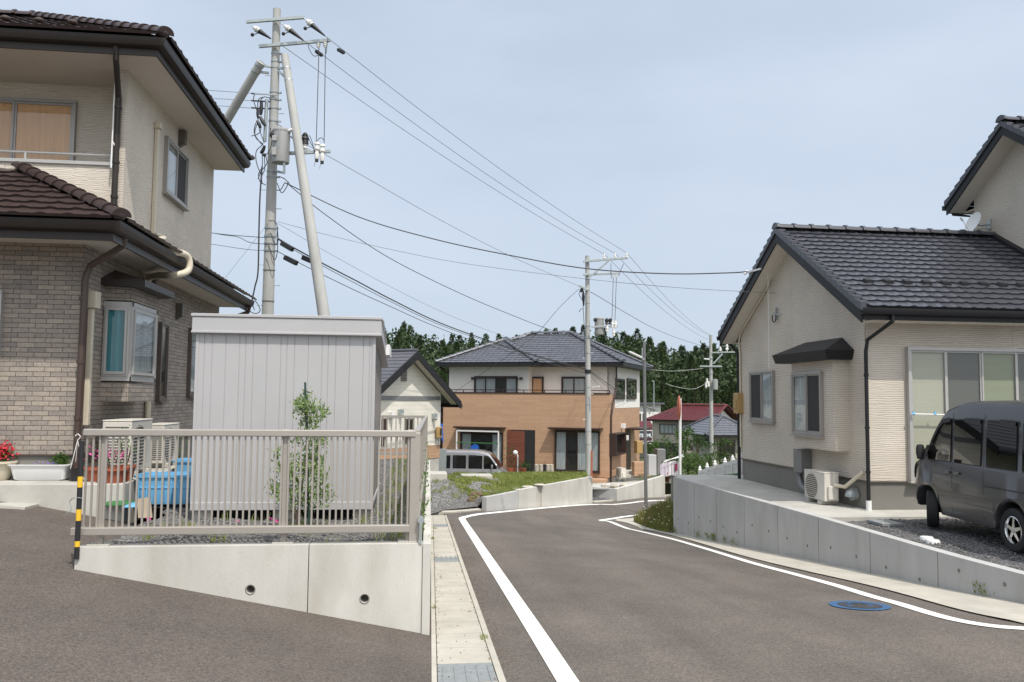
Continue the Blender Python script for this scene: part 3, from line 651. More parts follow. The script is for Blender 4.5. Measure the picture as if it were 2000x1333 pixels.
# ------------------------------------------------------------------ right retaining wall, apron and gravel yard
rw = thing('retaining_wall', 'long grey concrete retaining wall with small round tie holes under the gravel yard', 'wall', (WT[2].x, WT[2].y, 0))
P = chain(WT, 6); m = MB(); r = []
for i, p in enumerate(P):
    d = (P[min(i+1, len(P)-1)]-P[max(i-1, 0)]); d.z = 0; d.normalize(); s = V((-d.y, d.x, 0)); s = -s if s.x < 0 else s
    r.append([V((p.x, p.y, zr(p.x, p.y)-.3)), V((p.x, p.y, .262)), p+s*.15+V((0, 0, .012)), V((p.x+.15, p.y, -1.3))])
m.grid(r); m.poly(r[0]); m.poly(r[-1][::-1]); m.build('wall', 'conc_cool', rw, smooth=False)
def onwall(x, y):
    """point on the wall face behind pixel"""
    best = None; d = ray(x, y)
    for a, b in zip(P, P[1:]):
        nx, ny = -(b.y-a.y), b.x-a.x; den = d.x*nx+d.y*ny
        if abs(den) < 1e-9: continue
        t = (a.x*nx+a.y*ny)/den; q = EYE+d*t; s = ((q.x-a.x)*(b.x-a.x)+(q.y-a.y)*(b.y-a.y))/((b.x-a.x)**2+(b.y-a.y)**2)
        if -.01 <= s <= 1.01: best = q
    return best
hm = MB()
for hx, hy in ((353, 278), (402, 298), (452, 270), (507, 290), (567, 315), (632, 342), (705, 308), (784, 336), (872, 370), (968, 406), (1079, 414), (1202, 457), (1343, 508), (1503, 566), (1690, 524), (1908, 590)):
    q = onwall(1180+hx/2.439, 900+hy/2.439)
    if q:
        hm.cyl(q+V((-.004, 0, 0)), q+V((.02, 0, 0)), .024, .02, 12)
hm.build('tie_holes', 'conc_dark', rw)
jm = MB()
for jx in (430, 535, 668, 828, 1022, 1268, 1590):
    q = onwall(1180+jx/2.439, 900+(300+(jx-430)*.2)/2.439)
    if q: jm.box(q.x-.0015, q.x+.01, q.y-.006, q.y+.006, zr(q.x, q.y)-.02, .255)
jm.build('panel_joints', 'conc_dark', rw)
apx = MB(); wx = lambda y: pw(sorted([(p.y, p.x) for p in P]), y)+.145
rows = []
AF = PZ(1640, 1011, .25).y
for j in range(16):
    y = lerp(AF, 19.9, j/15); rows.append([V((lerp(wx(y), 7.8, i/6), y, .25)) for i in range(7)])
apx.grid(rows); apx.grid([[V((7.8, AF, .25)), V((7.8, 13.5, .25))], [V((18, AF, .25)), V((18, 13.5, .25))]]); apx.poly([(wx(AF), AF, .25), (18, AF, .25), (18, AF, .15), (wx(AF), AF, .15)])
apx.poly([(wx(19.9), 19.9, .25), (wx(19.9), 19.9, -.4), (7.8, 19.9, -.4), (7.8, 19.9, .25)]); apx.grid([[V((7.8, 18.8, .25)), V((7.8, 19.9, .25))], [V((18, 18.8, .25)), V((18, 19.9, .25))]])
struct('house_apron', apx, 'conc')
gy = lambda X, Y: .2+.02*math.sin(X*1.7+Y)*math.sin(Y*1.1)+.01*math.sin(X*6+Y*4)
gr = MB(); rows = []
for j in range(40):
    y = lerp(-3, AF, j/39); rows.append([V((lerp(wx(y)-.01, 18, (i/20)**1.5), y, gy(lerp(wx(y)-.01, 18, (i/20)**1.5), y))) for i in range(21)])
gr.grid(rows); struct('gravel_yard', gr, 'gravel_dark', smooth=True)
cp = MB()
for k in range(12000):
    y = random.uniform(5.5, AF-.02); x = wx(y)+.02+4.5*random.random()**1.3; chip(cp, (x, y, gy(x, y)+.003), random.uniform(.01, .026))
tag(cp.build('gravel_stones', 'stone'), 'loose dark crushed stone spread over the parking yard', 'gravel', kind='stuff')
# grass bank beyond the wall tip
BA = RD(1236, 1021); BB = RD(1239, 1007)+feD*9
def bx0(y):
    if y > BA.y: return BA.x+(y-BA.y)*(BB.x-BA.x)/(BB.y-BA.y)
    return lerp(WT[0].x-.1, BA.x, max(0, (y-19.2)/(BA.y-19.2)))
def bank(X, Y):
    e = max(0.0, X-bx0(Y)); h = min(e*.75, 1.0)
    return zr(min(X, 7.5), min(Y, 22))+.015+h*(.85+.15*math.sin(X*3+Y))
bk = MB(); rows = []
for j in range(30):
    y = lerp(19.26, 33, j/29); rows.append([V((lerp(bx0(y), 17, (i/29)**1.8), y, bank(lerp(bx0(y), 17, (i/29)**1.8), y)-(.04 if i == 0 else 0))) for i in range(30)])
bk.grid(rows); struct('grass_bank', bk, 'grass_base', smooth=True)
def blades(name, label, n, fn, m, h=(.08, .22), w=.008):
    mb = MB()
    for k in range(n):
        p = fn()
        if p is None: continue
        H = random.uniform(*h); a = random.uniform(0, 6.28); t = V((math.cos(a), math.sin(a), 0)); l = V((random.uniform(-.4, .4), random.uniform(-.4, .4), 0))*H
        b = len(mb.v); mb.v += [tuple(p-t*w), tuple(p+t*w), tuple(p+l*.4+V((0, 0, H*.6))+t*w*.7), tuple(p+l*.4+V((0, 0, H*.6))-t*w*.7), tuple(p+l+V((0, 0, H)))]
        mb.f += [(b, b+1, b+2, b+3), (b+3, b+2, b+4)]; mb.mi += [mb.cur, mb.cur]
    return tag(mb.build(name, m), label, 'grass', kind='stuff')
def bfn():
    y = random.uniform(19.35, 26); x = bx0(y)+3.2*random.random()**1.5+.03
    return V((x, y, bank(x, y)-.02))
blades('grass', 'tall dry and green grass on the bank at the end of the grey retaining wall', 9000, bfn, 'grass_dry', (.08, .3))
blades('grass', 'green weeds mixed into the dry grass bank beside the lamp post', 7000, bfn, 'grass', (.06, .26), .012)
fl = MB()
for k in range(260):
    p = bfn()
    if p.y < 23 and p.x < 7.2: fl.ball(p+V((0, 0, random.uniform(.12, .3))), random.uniform(.012, .022), 6, 4, .5)
tag(fl.build('wildflowers', 'flower_w'), 'tiny cream wildflowers dotting the grass bank', 'flowers', kind='stuff')
# ------------------------------------------------------------------ lot in front of the brown house
lw0 = RD(950, 999.5); lw1 = RD(1157, 984); nin = V((-(lw1-lw0).y, (lw1-lw0).x, 0)).normalized()
T0 = PC(950, 972, (lw0-EYE).dot(FW)); T1 = PC(1157, 932, (lw1-EYE).dot(FW))
edge = [V((sxo(19.9), 19.9, zr(.5, 19.9)+.03)), RD(870, 1002)+V((0, .17, .05)), RD(905, 999)+V((0, .17, .06)), RD(935, 997.5)+V((0, .2, .08))]
back = [V((-3, 30.5, -.72)), V((-1, 30.5, -.72)), V((.6, 30.5, -.72)), V((1.3, 30.5, -.72))]
for t in (0, .25, .5, .75, 1.0):
    p = lw0.lerp(lw1, t)+nin*.12; edge.append(V((p.x, p.y, lerp(T0.z, T1.z, t)-.07))); back.append(V((lerp(2.0, 6.55, t), 30.6, -.7)))
def lotp(a, t):
    k = min(int(a*(len(edge)-1)), len(edge)-2); f = a*(len(edge)-1)-k
    e = edge[k].lerp(edge[k+1], f); b = back[k].lerp(back[k+1], f); p = e.lerp(b, t)
    z = lerp(e.z, b.z, sstep(0, .35, t)); hump = .07*math.sin(a*9)*math.sin(t*7); p.z = z+hump*min(1, t*6)*min(1, (1-t)*5)
    return p
lt = MB(); lt.grid([[lotp(i/48, j/30) for j in range(31)] for i in range(49)]); lt.grid([[lotp(i/48, 1) for i in range(49)], [lotp(i/48, 1)+V((0, .8, -2.2)) for i in range(49)]])
lt.grid([[lotp(1, j/30) for j in range(31)], [lotp(1, j/30)+V((.25, 0, -1.9)) for j in range(31)]])
struct('gravel_lot', lt, 'gravel_lot', smooth=True)
def gfn():
    a = random.uniform(.36, 1); t = random.random()
    n = math.sin(a*21+1)*math.sin(t*17)+.5*math.sin(a*47+t*31)
    if a < .62 and n < .15-.6*(a-.36): return None
    if a < .55 and t < .12: return None
    return lotp(a, t)+V((0, 0, -.01))
blades('grass', 'patchy bright green grass on the gravel lot before the brown house', 34000, gfn, 'grass', (.04, .15), .014)
blades('grass', 'thin green weeds scattered on the bare gravel of the lot', 2600, lambda: (lambda a, t: lotp(a, t) if math.sin(a*40)*math.sin(t*23) > .35 else None)(random.uniform(.02, .5), random.uniform(.1, 1)), 'grass', (.04, .14), .012)
cp = MB()
for k in range(5000):
    a = random.uniform(0, .6); t = random.random()**1.6; chip(cp, lotp(a, t)+V((0, 0, .003)), random.uniform(.015, .035))
tag(cp.build('gravel_stones', 'stone'), 'pale crushed stone lying on the empty lot', 'gravel', kind='stuff')
lw = thing('retaining_wall', 'pale concrete wall climbing to the right below the grassy lot', 'wall', lw0)
def slabw(mb, a, b, za, zb, th, n, zlow=-.4):
    s = n*th; A0, B0 = V((a.x, a.y, 0)), V((b.x, b.y, 0)); z = lambda v, q: V((v.x, v.y, q))
    mb.hexa([z(A0, a.z+zlow), z(B0, b.z+zlow), z(B0+s, b.z+zlow), z(A0+s, a.z+zlow), z(A0, za), z(B0, zb), z(B0+s, zb), z(A0+s, za)])
mid = lw0.lerp(lw1, .27)
m = MB(); slabw(m, mid, lw1, lerp(T0.z, T1.z, .25)+.03, T1.z, .15, nin); m.build('wall', 'conc_wall', lw)
m = MB(); slabw(m, lw0, mid-(lw1-lw0)*.002, T0.z, lerp(T0.z, T1.z, .16)+.02, .15, nin); m.build('block_wall', 'conc_cool', lw, label='lower grey block course at the left end')
for k, t in enumerate((.47,)):
    jm = MB(); q = lw0.lerp(lw1, t)-nin*.002; jm.bar(V((q.x, q.y, q.z-.1)), V((q.x, q.y, lerp(T0.z, T1.z, t)-.01)), .012, .012); jm.build('panel_joints', 'conc_dark', lw)
for k in range(8):
    q = RD(918+k*3.8, 988-(k%3)*3)+V((0, .1+.25*random.random(), .1+.05*(k%3))); mb = MB(); rock(mb, q, random.uniform(.07, .13), .75); solo('rock', mb, 'rock', 'brown rock in the heap at the left end of the lot wall', 'rock', 'brown rocks at the end of the lot wall', smooth=2)
for (a, b, s, l) in ((1012, 955, .15, 'flat grey stone slab leaning against the top of the lot wall, nearest its low end'), (1030, 951, .2, 'long flat stone slab on the lot wall edge, middle one'), (1054, 947, .16, 'flat stone slab on the lot wall edge, farthest right')):
    q = PC(a, b, 23.5); mb = MB(); rock(mb, q, s, .15); solo('stone_slab', mb, 'rock_pale', l, 'stone slab', 'stone slabs along the lot wall', smooth=2)
sl = MB(); q = PC(932, 930, 28.5); sl.box(q.x-.55, q.x+.5, q.y-.3, q.y+.35, q.z-.2, q.z+.05); solo('concrete_slab', sl, 'conc', 'flat pale concrete slab lying in the gravel beside the silver van', 'slab', bevel=.02)
sl = MB(); q = PC(862, 930, 28.5); sl.box(q.x-1.4, q.x+.2, q.y-.1, q.y+.9, q.z-.3, q.z+.09); solo('concrete_slab', sl, 'conc', 'pale concrete step slab at the corner of the small white house', 'slab', bevel=.02)
gp = MB(); e0 = RD(1157, 983); e1 = RD(1207, 979.5)
gp.poly([e0+V((-.3, .17, .02)), e1+V((0, .17, .02)), e1+V((.1, .9, .08)), e0+V((-.6, 1.6, .12))]); struct('gravel_patch', gp, 'gravel_dark')
# terrace beside the brown house
tA = RD(1205, 979.5); tB = tA+(V((1, .78, 0)).normalized())*.1
dirT = V((1, .95, 0)).normalized()
t = 0
while True:
    tB = tA+dirT*t; cc = (tB-EYE); xx = 1000+FPX*cc.dot(RT)/cc.dot(FW)
    if xx > 1298 or t > 30: break
    t += .05
zA = PC(1205, 956, (tA-EYE).dot(FW)).z; zB = PC(1298, 929.5, (tB-EYE).dot(FW)).z
tw = thing('retaining_wall', 'pale concrete terrace wall behind the lamp post, below the brown house', 'wall', tA); nT = V((-dirT.y, dirT.x, 0))
m = MB(); slabw(m, tA, tB, zA, zB, .15, nT, -1.2); m.build('wall', 'conc_wall', tw)
tC = PC(1150, 955, (tA-EYE).dot(FW)+.5); tC.z = tA.z
m = MB(); slabw(m, tC, tA+V((-.01, .02, 0)), zA+.02, zA-.002, .15, V((.3, 1, 0)).normalized(), -.5); m.build('wall', 'conc_cool', tw, label='short grey return of the terrace wall with a drain hole')
ts = MB(); Bk0 = PC(1140, 944, 41); Bk1 = PC(1330, 935, 46); Bk0.z = -2.1; Bk1.z = -2.25
ts.grid([[V((tC.x-.8, tC.y, zA-.03)).lerp(Bk0, j/8) for j in range(9)], [V((tA.x, tA.y+.1, zA-.03)).lerp(Bk0.lerp(Bk1, .3), j/8) for j in range(9)], [V((tB.x, tB.y+.1, zB-.03)).lerp(Bk1, j/8) for j in range(9)]])
struct('terrace', ts, 'conc')
# ================================================================== left house (brick-look siding below, wavy siding above)
lh = thing('house', 'two-storey house at far left with beige brick siding below, dark brown eaves and a balcony', 'house', (-8, 14.5, 1.03))
LX = -4.15; W0, W1 = 11.0, 18.4; UY, UB, U1 = 12.25, 13.0, 17.5
MB().box(-16, LX-.02, W0+.02, W1-.02, .6, 1.36).build('foundation', 'conc_dark', lh)
m = MB(); m.box(-16, LX, W0, W1, 1.34, 4.03); m.build('wall', 'brick', lh, label='brick-look siding of the ground floor')
m = MB(); m.box(-16, LX+.012, W0-.012, W0+.3, 1.325, 1.345); m.box(LX-.3, LX+.012, W0+.3, W1, 1.325, 1.345); m.build('base_trim', 'gutter_dn', lh)
m = MB(); m.box(-16, LX, UB, U1, 4.05, 6.8); m.box(-16, LX, UY, UY+.14, 4.0, 5.36); m.box(LX-.15, LX, UY+.14, UB, 4.0, 6.8); m.box(LX-.15, LX, UY, UY+.14, 5.36, 6.8)
m.build('wall', 'siding_up', lh, label='pale wavy siding of the upper floor and balcony')
# corner trim strips
m = MB(); m.box(LX-.01, LX+.006, UY-.006, UY+.05, 4.4, 6.78); m.box(LX-.06, LX-.01, UY-.006, UY, 4.4, 6.78); m.build('corner_trim', 'siding', lh)
# soffits
m = MB(); m.box(-16, -3.585, 10.255, W0, 4.0, 4.03); m.box(LX, -3.585, W0, 18.4, 4.0, 4.03); m.build('soffit', 'soffit', lh)
m = MB(); m.box(-16, -3.585, 11.655, UB, 6.78, 6.81); m.box(LX, -3.585, UB, 17.55, 6.78, 6.81); m.build('soffit', 'soffit', lh)
def gutter_set(par, xe, yf, yb, z, x_out, fas=.16):
    """fascia and half-round gutter round the front and the right side; x_out = outer x, yf = outer front y"""
    f = MB(); f.box(x_out, xe-.12, yf+.12, yf+.15, z-.22, z-.03); f.box(xe-.15, xe-.12, yf+.15, yb, z-.22, z-.03); f.build('fascia', 'gutter_br', par)
    prof = [(0, 0), (.004, -.05), (.03, -.105), (.08, -.125), (.118, -.125), (.118, -.005)]
    prof = prof+[(a, b+.012) for a, b in ((.106, -.02), (.08, -.12), (.035, -.1), (.012, -.05), (.012, -.01))]
    rows = [[V((x_out, yf+a, z+b)) for a, b in prof], [V((xe-a, yf+a, z+b)) for a, b in prof], [V((xe-a, yb, z+b)) for a, b in prof]]
    g_ = MB(); g_.grid([list(q) for q in rows], True); g_.poly(rows[-1][:6]); g_.build('gutter', 'gutter_br', par, smooth=2)
gutter_set(lh, -3.43, 10.1, 18.46, 4.14, -16)
gutter_set(lh, -3.43, 11.5, 17.6, 6.98, -16)
# roofs
def hip_roof(par, x0, xe, yf, yb, z, sl, ridge_y, side_v=None, tm='tile_br', rz=None, wallY=None):
    k = math.sqrt(1+sl*sl); D = (ridge_y-yf); r = MB()
    tile_roof((x0, yf, z), (1, 0, 0), (0, 1, sl), (0, -sl, 1), D*k, lambda v: 0, lambda v: (xe-x0)-v/k, r)
    sv = side_v or D
    # side slope: e runs along +Y, u measured from yf
    def ur(v):
        h = v/k
        if wallY and h > wallY[0]: return wallY[1]-yf
        return (yb-yf)-(h if not wallY else 0)
    tile_roof((xe, yf, z), (0, 1, 0), (-1, 0, sl), (sl, 0, 1), sv*k, lambda v: v/k, ur, r)
    r.build('roof_tiles', tm, par, smooth=2)
    d = MB(); d.poly([(x0, yf+.03, z-.03), (xe-.03, yf+.03, z-.03), (xe-.03-D, yf+.03+D, z-.03+D*sl), (x0, yf+.03+D, z-.03+D*sl)])
    d.poly([(xe-.03, yf+.03, z-.03), (xe-.03, yb, z-.03), (xe-.03-sv, yb, z-.03+sv*sl), (xe-.03-sv, yf+.03+sv, z-.03+sv*sl)])
    if not wallY: d.poly([(xe-.03, yb, z-.03), (x0, yb, z-.03), (x0, ridge_y, z+D*sl-.03), (xe-D, ridge_y, z+D*sl-.03)])
    d.build('roof_deck', 'gutter_br', par)
    c = MB(); ridge_caps(c, (xe-.02, yf+.02, z+.02), (xe-D, yf+D, z+D*sl+.04), .085); 
    if not wallY: ridge_caps(c, (xe-D, ridge_y, z+D*sl+.04), (x0, ridge_y, z+D*sl+.04)); ridge_caps(c, (xe-.02, yb-.02, z+.02), (xe-D, ridge_y, z+D*sl+.04), .085)
    c.ball((xe-.07, yf+.07, z+.04), .085, 12, 8, .7)
    c.build('ridge_tiles', tm, par, smooth=2)
hip_roof(lh, -16, -3.4, 10.07, 18.42, 4.17, .5, 12.25, side_v=2.18, wallY=(.74, 12.28))
hip_roof(lh, -16, -3.4, 11.47, 17.62, 7.01, .47, 14.55)
# snow guards on the upper roof
for i in range(12):
    x = -4.9-.45*i; MB().ball((x, 12.15, 7.4), .07, 8, 5, .5).build('snow_guard', 'gutter_dn', lh)
# balcony rail
m = MB(); xr = PY(226, 305, 12.3).x
m.cyl((-16, 12.32, 5.53), (xr, 12.32, 5.53), .022)
for px in (50, 217): q = PY(px, 312, 12.32); m.box(q.x-.015, q.x+.015, 12.3, 12.34, 5.4, 5.53)
m.box(-16, xr+.02, 12.22, 12.42, 5.36, 5.41); rl_ = m.build('balcony_rail', 'alu_w', lh, bevel=.004)
# windows
a = PY(152, 200, UB); b = PY(0, 330, UB)
window(lh, (a.x-1.75, UB, 4.55), (1, 0, 0), (0, -1, 0), 1.75, a.z-4.55, 2, 'alu', ['c_peach', 'c_peach'], label='balcony window with peach curtain', pane='glass')
window(lh, (LX, PX(320, 300, LX).y, 5.45), (0, 1, 0), (1, 0, 0), PX(362, 330, LX).y-PX(320, 300, LX).y, .95, 2, 'alu', ['c_white', None], label='upper side window with one dark screened half', screens=(1,))
# side wall small window (far) and the sash window beside the bay
wy = PX(366, 700, LX).y
window(lh, (LX, wy, 2.08), (0, 1, 0), (1, 0, 0), 1.2, PX(366, 645, LX).z-2.08+.05, 2, 'alu_bz', ['c_white', None], label='ground floor side window half hidden behind the shed')
wy = PX(308, 700, LX).y
window(lh, (LX, wy-.05, 2.0), (0, 1, 0), (1, 0, 0), .42, 1.3, 1, 'alu_bz', None, label='narrow window just beyond the bay window')
window(lh, (PY(2, 700, W0).x-1.7, W0, 1.5), (1, 0, 0), (0, -1, 0), 1.7, PY(0, 568, W0).z-1.5, 2, 'alu_w', ['c_white', 'c_white'], label='front window cut off by the picture edge')
# bay window on the side wall: splayed projection under a small dark hood
B0 = PX(212, 660, LX+.0).y+.05; by0, by1 = 11.72, 13.18; bz0, bz1 = PX(250, 745, -3.85).z, PX(250, 590, -3.85).z; BP = LX+.34
bw = MB()
def bay_outline(z, g=0): return [V((LX, by0-g, z)), V((BP+g, by0+.05-g, z)), V((BP+g, by1-.3+g, z)), V((LX, by1+g, z))]
bw.grid([bay_outline(bz0-.28), bay_outline(bz0-.02)]); bw.poly(bay_outline(bz0-.28)); bw.poly(bay_outline(bz0-.02)[::-1])
bay = bw.build('bay_window', 'brick', lh)
bw = MB(); bw.grid([bay_outline(bz1+.02), bay_outline(bz1+.2)]); bw.poly(bay_outline(bz1+.02)); bw.build('wall_panel', 'brick', bay)
bf = MB()
for z in (bz0, bz1-.06):
    o_ = bay_outline(z, .015); o2 = [p+V((0, 0, .06)) for p in o_]; bf.grid([o_, o2]); bf.poly(o_); bf.poly(o2[::-1])
for (x, y) in ((BP, by0+.06), (BP, by1-.31), (LX+.02, by1-.02)): bf.box(x-.035, x+.015, y-.03, y+.03, bz0, bz1)
bf.build('frame', 'alu_w', bay)
window(bay, (LX+.005, by0+.0, bz0+.06), (1, .14, 0), (.1, -1, 0), .33, bz1-bz0-.12, 1, 'alu_w', ['c_teal'], name='casement', fw=.03, dep=.03, sill=False)
window(bay, (BP-.02, by0+.09, bz0+.06), (0, 1, 0), (1, 0, 0), by1-.34-by0-.12, bz1-bz0-.12, 1, 'alu_w', ['c_white'], name='casement', fw=.03, dep=.03, sill=False)
hd = MB(); e = [V((LX, by0-.16, bz1+.2)), V((BP+.22, by0-.14, bz1+.2)), V((BP+.22, by1-.2, bz1+.2)), V((LX, by1+.12, bz1+.2))]
e2 = [p+V((0, 0, .09)) for p in e]; t = [V((LX, by0+.35, bz1+.48)), V((LX, by1-.5, bz1+.48))]
hd.poly(e); hd.grid([e, e2]); hd.poly([e2[0], e2[1], t[0]]); hd.poly([e2[1], e2[2], t[1], t[0]]); hd.poly([e2[2], e2[3], t[1]]); hd.build('hood', 'gutter_br', bay)
# downpipes
def pipe(par, pts, r, m_, name='downpipe', n=10, clamps=()):
    q = MB(); q.tube(pts, r, n)
    o = q.build(name, m_, par, smooth=2)
    if clamps:
        for p in clamps: MB().cyl(V(p)-V((0, 0, .02)), V(p)+V((0, 0, .02)), r*1.25, n=n).build('bracket', m_, o)
    return o
dx = LX+.06; dy = UY-.07
a = PY(225, 100, 11.6)
pipe(lh, [(a.x, 11.62, 6.86), (a.x, 11.64, 6.7), (LX-.09, dy, 6.35), (LX-.09, dy, 5.5), (LX-.09, dy, 4.62)], .042, 'gutter_br', clamps=[(LX-.09, dy, z) for z in (6.2, 5.4, 4.9)])
c_ = V((LX+.07, W0-.03, 0))
pipe(lh, [(-3.55, 10.6, 4.03), (-3.57, 10.62, 3.93), (LX+.09, W0-.06, 3.72), (LX+.04, W0-.07, 3.55), (LX+.03, W0-.07, 1.03)], .042, 'gutter_dn', clamps=[(LX+.03, W0-.07, z) for z in (3.3, 2.5, 1.8)])
pipe(lh, [(-3.5, 18.3, 4.02), (-3.52, 18.32, 3.9), (LX+.06, 18.3, 3.7), (LX+.05, 18.3, 1.0)], .042, 'gutter_dn')
# cream pipe covers
def cover(par, pts, w, m_='pipe_cr', name='pipe_cover'):
    q = MB()
    for a_, b_ in zip(pts, pts[1:]): q.bar(a_, b_, w, w*.85)
    return q.build(name, m_, par, bevel=.008)
y1 = PX(190, 700, LX).y
cover(lh, [(LX+.04, W0+.17, 1.7), (LX+.04, W0+.17, 3.2)], .075); MB().box(LX, LX+.12, W0+.1, W0+.27, 3.2, 3.42).build('pipe_cover', 'pipe_cr', lh, bevel=.01)
yc = PX(301, 300, LX).y
cover(lh, [(LX+.035, yc, 4.62), (LX+.035, yc, 6.35)], .07); MB().box(LX, LX+.1, yc-.06, yc+.06, 6.35, 6.45).build('pipe_cover', 'pipe_cr', lh, bevel=.01)
P_ = [(LX+.04, yc, 4.66), (LX+.14, yc+.0, 4.56), (-3.6, yc+.05, 4.42)]
q0 = PX(330, 490, -3.5); q1 = PX(365, 500, -3.36); q2 = PX(368, 528, -3.34); q3 = PX(340, 538, -3.5); q4 = PX(300, 540, -3.95); q5 = PX(287, 560, LX+.05)
pipe(lh, chain([(LX+.05, yc, 4.64), (LX+.16, yc+.12, 4.6), q0+V((-.2, -.25, .05)), q0, q1, q2, q3, q4, q5, (q5.x, q5.y, 2.9)], 5), .05, 'pipe_cr', name='drain_pipe')
yv = PX(282, 800, LX).y
pipe(lh, [(LX+.05, yv, 1.6), (LX+.05, yv, bz0-.2)], .045, 'pipe_cr', name='drain_pipe')
# vent hoods and lamp
for (x, y, n_) in ((357, 268, 'vent_hood'), (352, 604, 'vent_hood'), (299, 552, 'vent_hood')):
    p = PX(x, y, LX+.06); q = MB(); q.box(LX, LX+.12, p.y-.07, p.y+.07, p.z-.13, p.z+.1); q.extrude([(LX, p.y-.05, p.z-.13), (LX+.1, p.y-.05, p.z-.13), (LX, p.y-.05, p.z-.2)], (0, .1, 0)); q.build(n_, 'alu_bz', lh, bevel=.006)
# white whip aerial on the balcony corner
m = MB(); a = PY(224, 140, 12.1); m.cyl((a.x, 12.12, 5.3), (a.x, 12.12, a.z), .012, .005, 8); m.bar((a.x, 12.12, 5.68), (LX-.09, dy, 5.6), .02, .02)
solo('radio_aerial', m, 'white', 'thin white whip aerial clamped to the balcony corner downpipe', 'aerial')
# ------------------------------------------------------------------ air conditioners (local frame: x along width, -y = front)
def aircon(loc, rz, label, w=.8, h=.6, d=.3, feet='feet', grp=None, scale=1, fan=True):
    r = thing('air_conditioner', label, 'air conditioner', loc, rz, grp, local=True)
    c = MB(); c.box(-w/2, w/2, -d/2, d/2, .07, h); c.box(-w/2-.006, w/2+.006, -d/2-.006, d/2+.006, h, h+.02); c.build('casing', 'ac', r, bevel=.012)
    g_ = MB(); cx = -w*.14; R_ = min(h*.4, w*.33)
    g_.cyl((cx, -d/2-.004, h*.54), (cx, -d/2-.001, h*.54), R_, n=32); g1 = g_.build('fan_opening', 'ac_grille', r)
    s = MB()
    for k in range(13):
        z = h*.54-R_+2*R_*(k+.5)/13; hw = math.sqrt(max(.0001, R_*R_-(z-h*.54)**2)); s.box(cx-hw, cx+hw, -d/2-.016, -d/2-.008, z-.005, z+.005)
    for k in range(3):
        rr = R_*(k+1)/3; n = 32
        s.grid([[V((cx+q*math.cos(2*math.pi*i/n), -d/2-.018, h*.54+q*math.sin(2*math.pi*i/n))) for i in range(n)] for q in (rr-.006, rr)], True)
    s.build('grille', 'ac', r)
    v = MB()
    for k in range(15):
        z = .12+(h-.2)*k/14; v.box(-w/2-.004, -w/2+.0, -d*.4, d*.4, z, z+.014)
    v.build('side_louvre', 'ac_grille', r)
    b_ = MB(); b_.box(w/2, w/2+.05, -d*.3, d*.35, h*.18, h*.62); b_.build('valve_cover', 'ac', r, bevel=.015)
    for sx in (-.3, .3): MB().box(sx*w-.05, sx*w+.05, -d/2-.04, d/2+.04, 0, .07).build('foot', 'conc', r, bevel=.01)
    return r
q = PX(217, 905, -3.75)
a1 = aircon((-3.74, 11.62, 1.03), math.radians(90), 'large cream air conditioner nearest the brick house corner, behind the fence', .85, .72, .36)
a2 = aircon((-3.72, 13.05, 1.03), math.radians(90), 'smaller cream air conditioner behind the first, at the left of the shed', .78, .62, .3)
# ================================================================== shed
sh = thing('garden_shed', 'pale grey steel storage shed with ribbed panels behind the fence', 'shed', (-1.35, 10.7, .74))
s0, s1 = PY(385, 1010, 9.5), PY(724, 1018, 9.5); sx0, sx1 = PY(384, 700, 9.5).x, PY(731, 700, 9.5).x; sy0, sy1 = 9.5, 11.9; zb = .84; zt = PY(560, 655, 9.5).z; zt2 = zt-.12
m = MB()
# front panel with shallow vertical seams
xs_ = [sx0, sx0+.06]; n = 16
seams = [float(v) for v in (117, 168, 257, 347, 387, 437, 527, 617, 657, 707, 797, 887, 927, 977, 1067, 1157, 1198)]
seams = [PY(360+v/3.333, 800, sy0).x for v in seams]; line = [V((sx0, sy0, 0))]
for s in seams: line += [V((s-.004, sy0, 0)), V((s-.002, sy0+.006, 0)), V((s+.002, sy0+.006, 0)), V((s+.005, sy0, 0))]
line.append(V((sx1, sy0, 0)))
m.grid([[V((p.x, p.y, zb+.05)) for p in line], [V((p.x, p.y, zt)) for p in line]]); m.build('front_panel', 'shed', sh)
m = MB(); n = 40; side = []
for i in range(n*2+1):
    y = lerp(sy0, sy1, i/(2*n)); side.append(V((sx1-(.018 if (i//2) % 2 else 0), y, 0)))
m.grid([[V((p.x, p.y, zb+.05)) for p in side], [V((p.x, p.y, lerp(zt, zt2, (p.y-sy0)/(sy1-sy0)))) for p in side]])
m.poly([(sx0, sy0, zb), (sx0, sy1, zb), (sx0, sy1, zt2), (sx0, sy0, zt)]); m.poly([(sx0, sy1, zb), (sx1, sy1, zb), (sx1, sy1, zt2), (sx0, sy1, zt2)]); m.build('side_panel', 'shed_dk', sh)
m = MB(); m.box(sx0-.01, sx1+.012, sy0-.012, sy0+.02, zt-.0, zt+.09); m.box(sx0-.012, sx0+.02, sy0-.008, sy0, zb, zt); m.box(sx1-.02, sx1+.014, sy0-.01, sy0+.03, zb, zt); m.build('top_rail', 'shed', sh)
m = MB(); m.box(sx0-.01, sx1+.01, sy0-.014, sy0+.03, zb, zb+.085); m.box(sx1-.02, sx1+.012, sy0+.03, sy1, zb, zb+.06); m.build('base_rail', 'shed', sh, bevel=.004)
rz0 = PY(375, 650, 9.44).z; rz1 = PY(375, 612, 9.44).z; rx0, rx1 = PY(375, 630, 9.44).x, PY(745, 640, 9.44).x
def rbox(mb, x0, x1, y0, y1, a, b, dz=.26):
    za = lambda y: -dz*(y-9.44)/(12.2-9.44)
    mb.hexa([(x0, y0, a+za(y0)), (x1, y0, a+za(y0)), (x1, y1, a+za(y1)), (x0, y1, a+za(y1)), (x0, y0, b+za(y0)), (x1, y0, b+za(y0)), (x1, y1, b+za(y1)), (x0, y1, b+za(y1))])
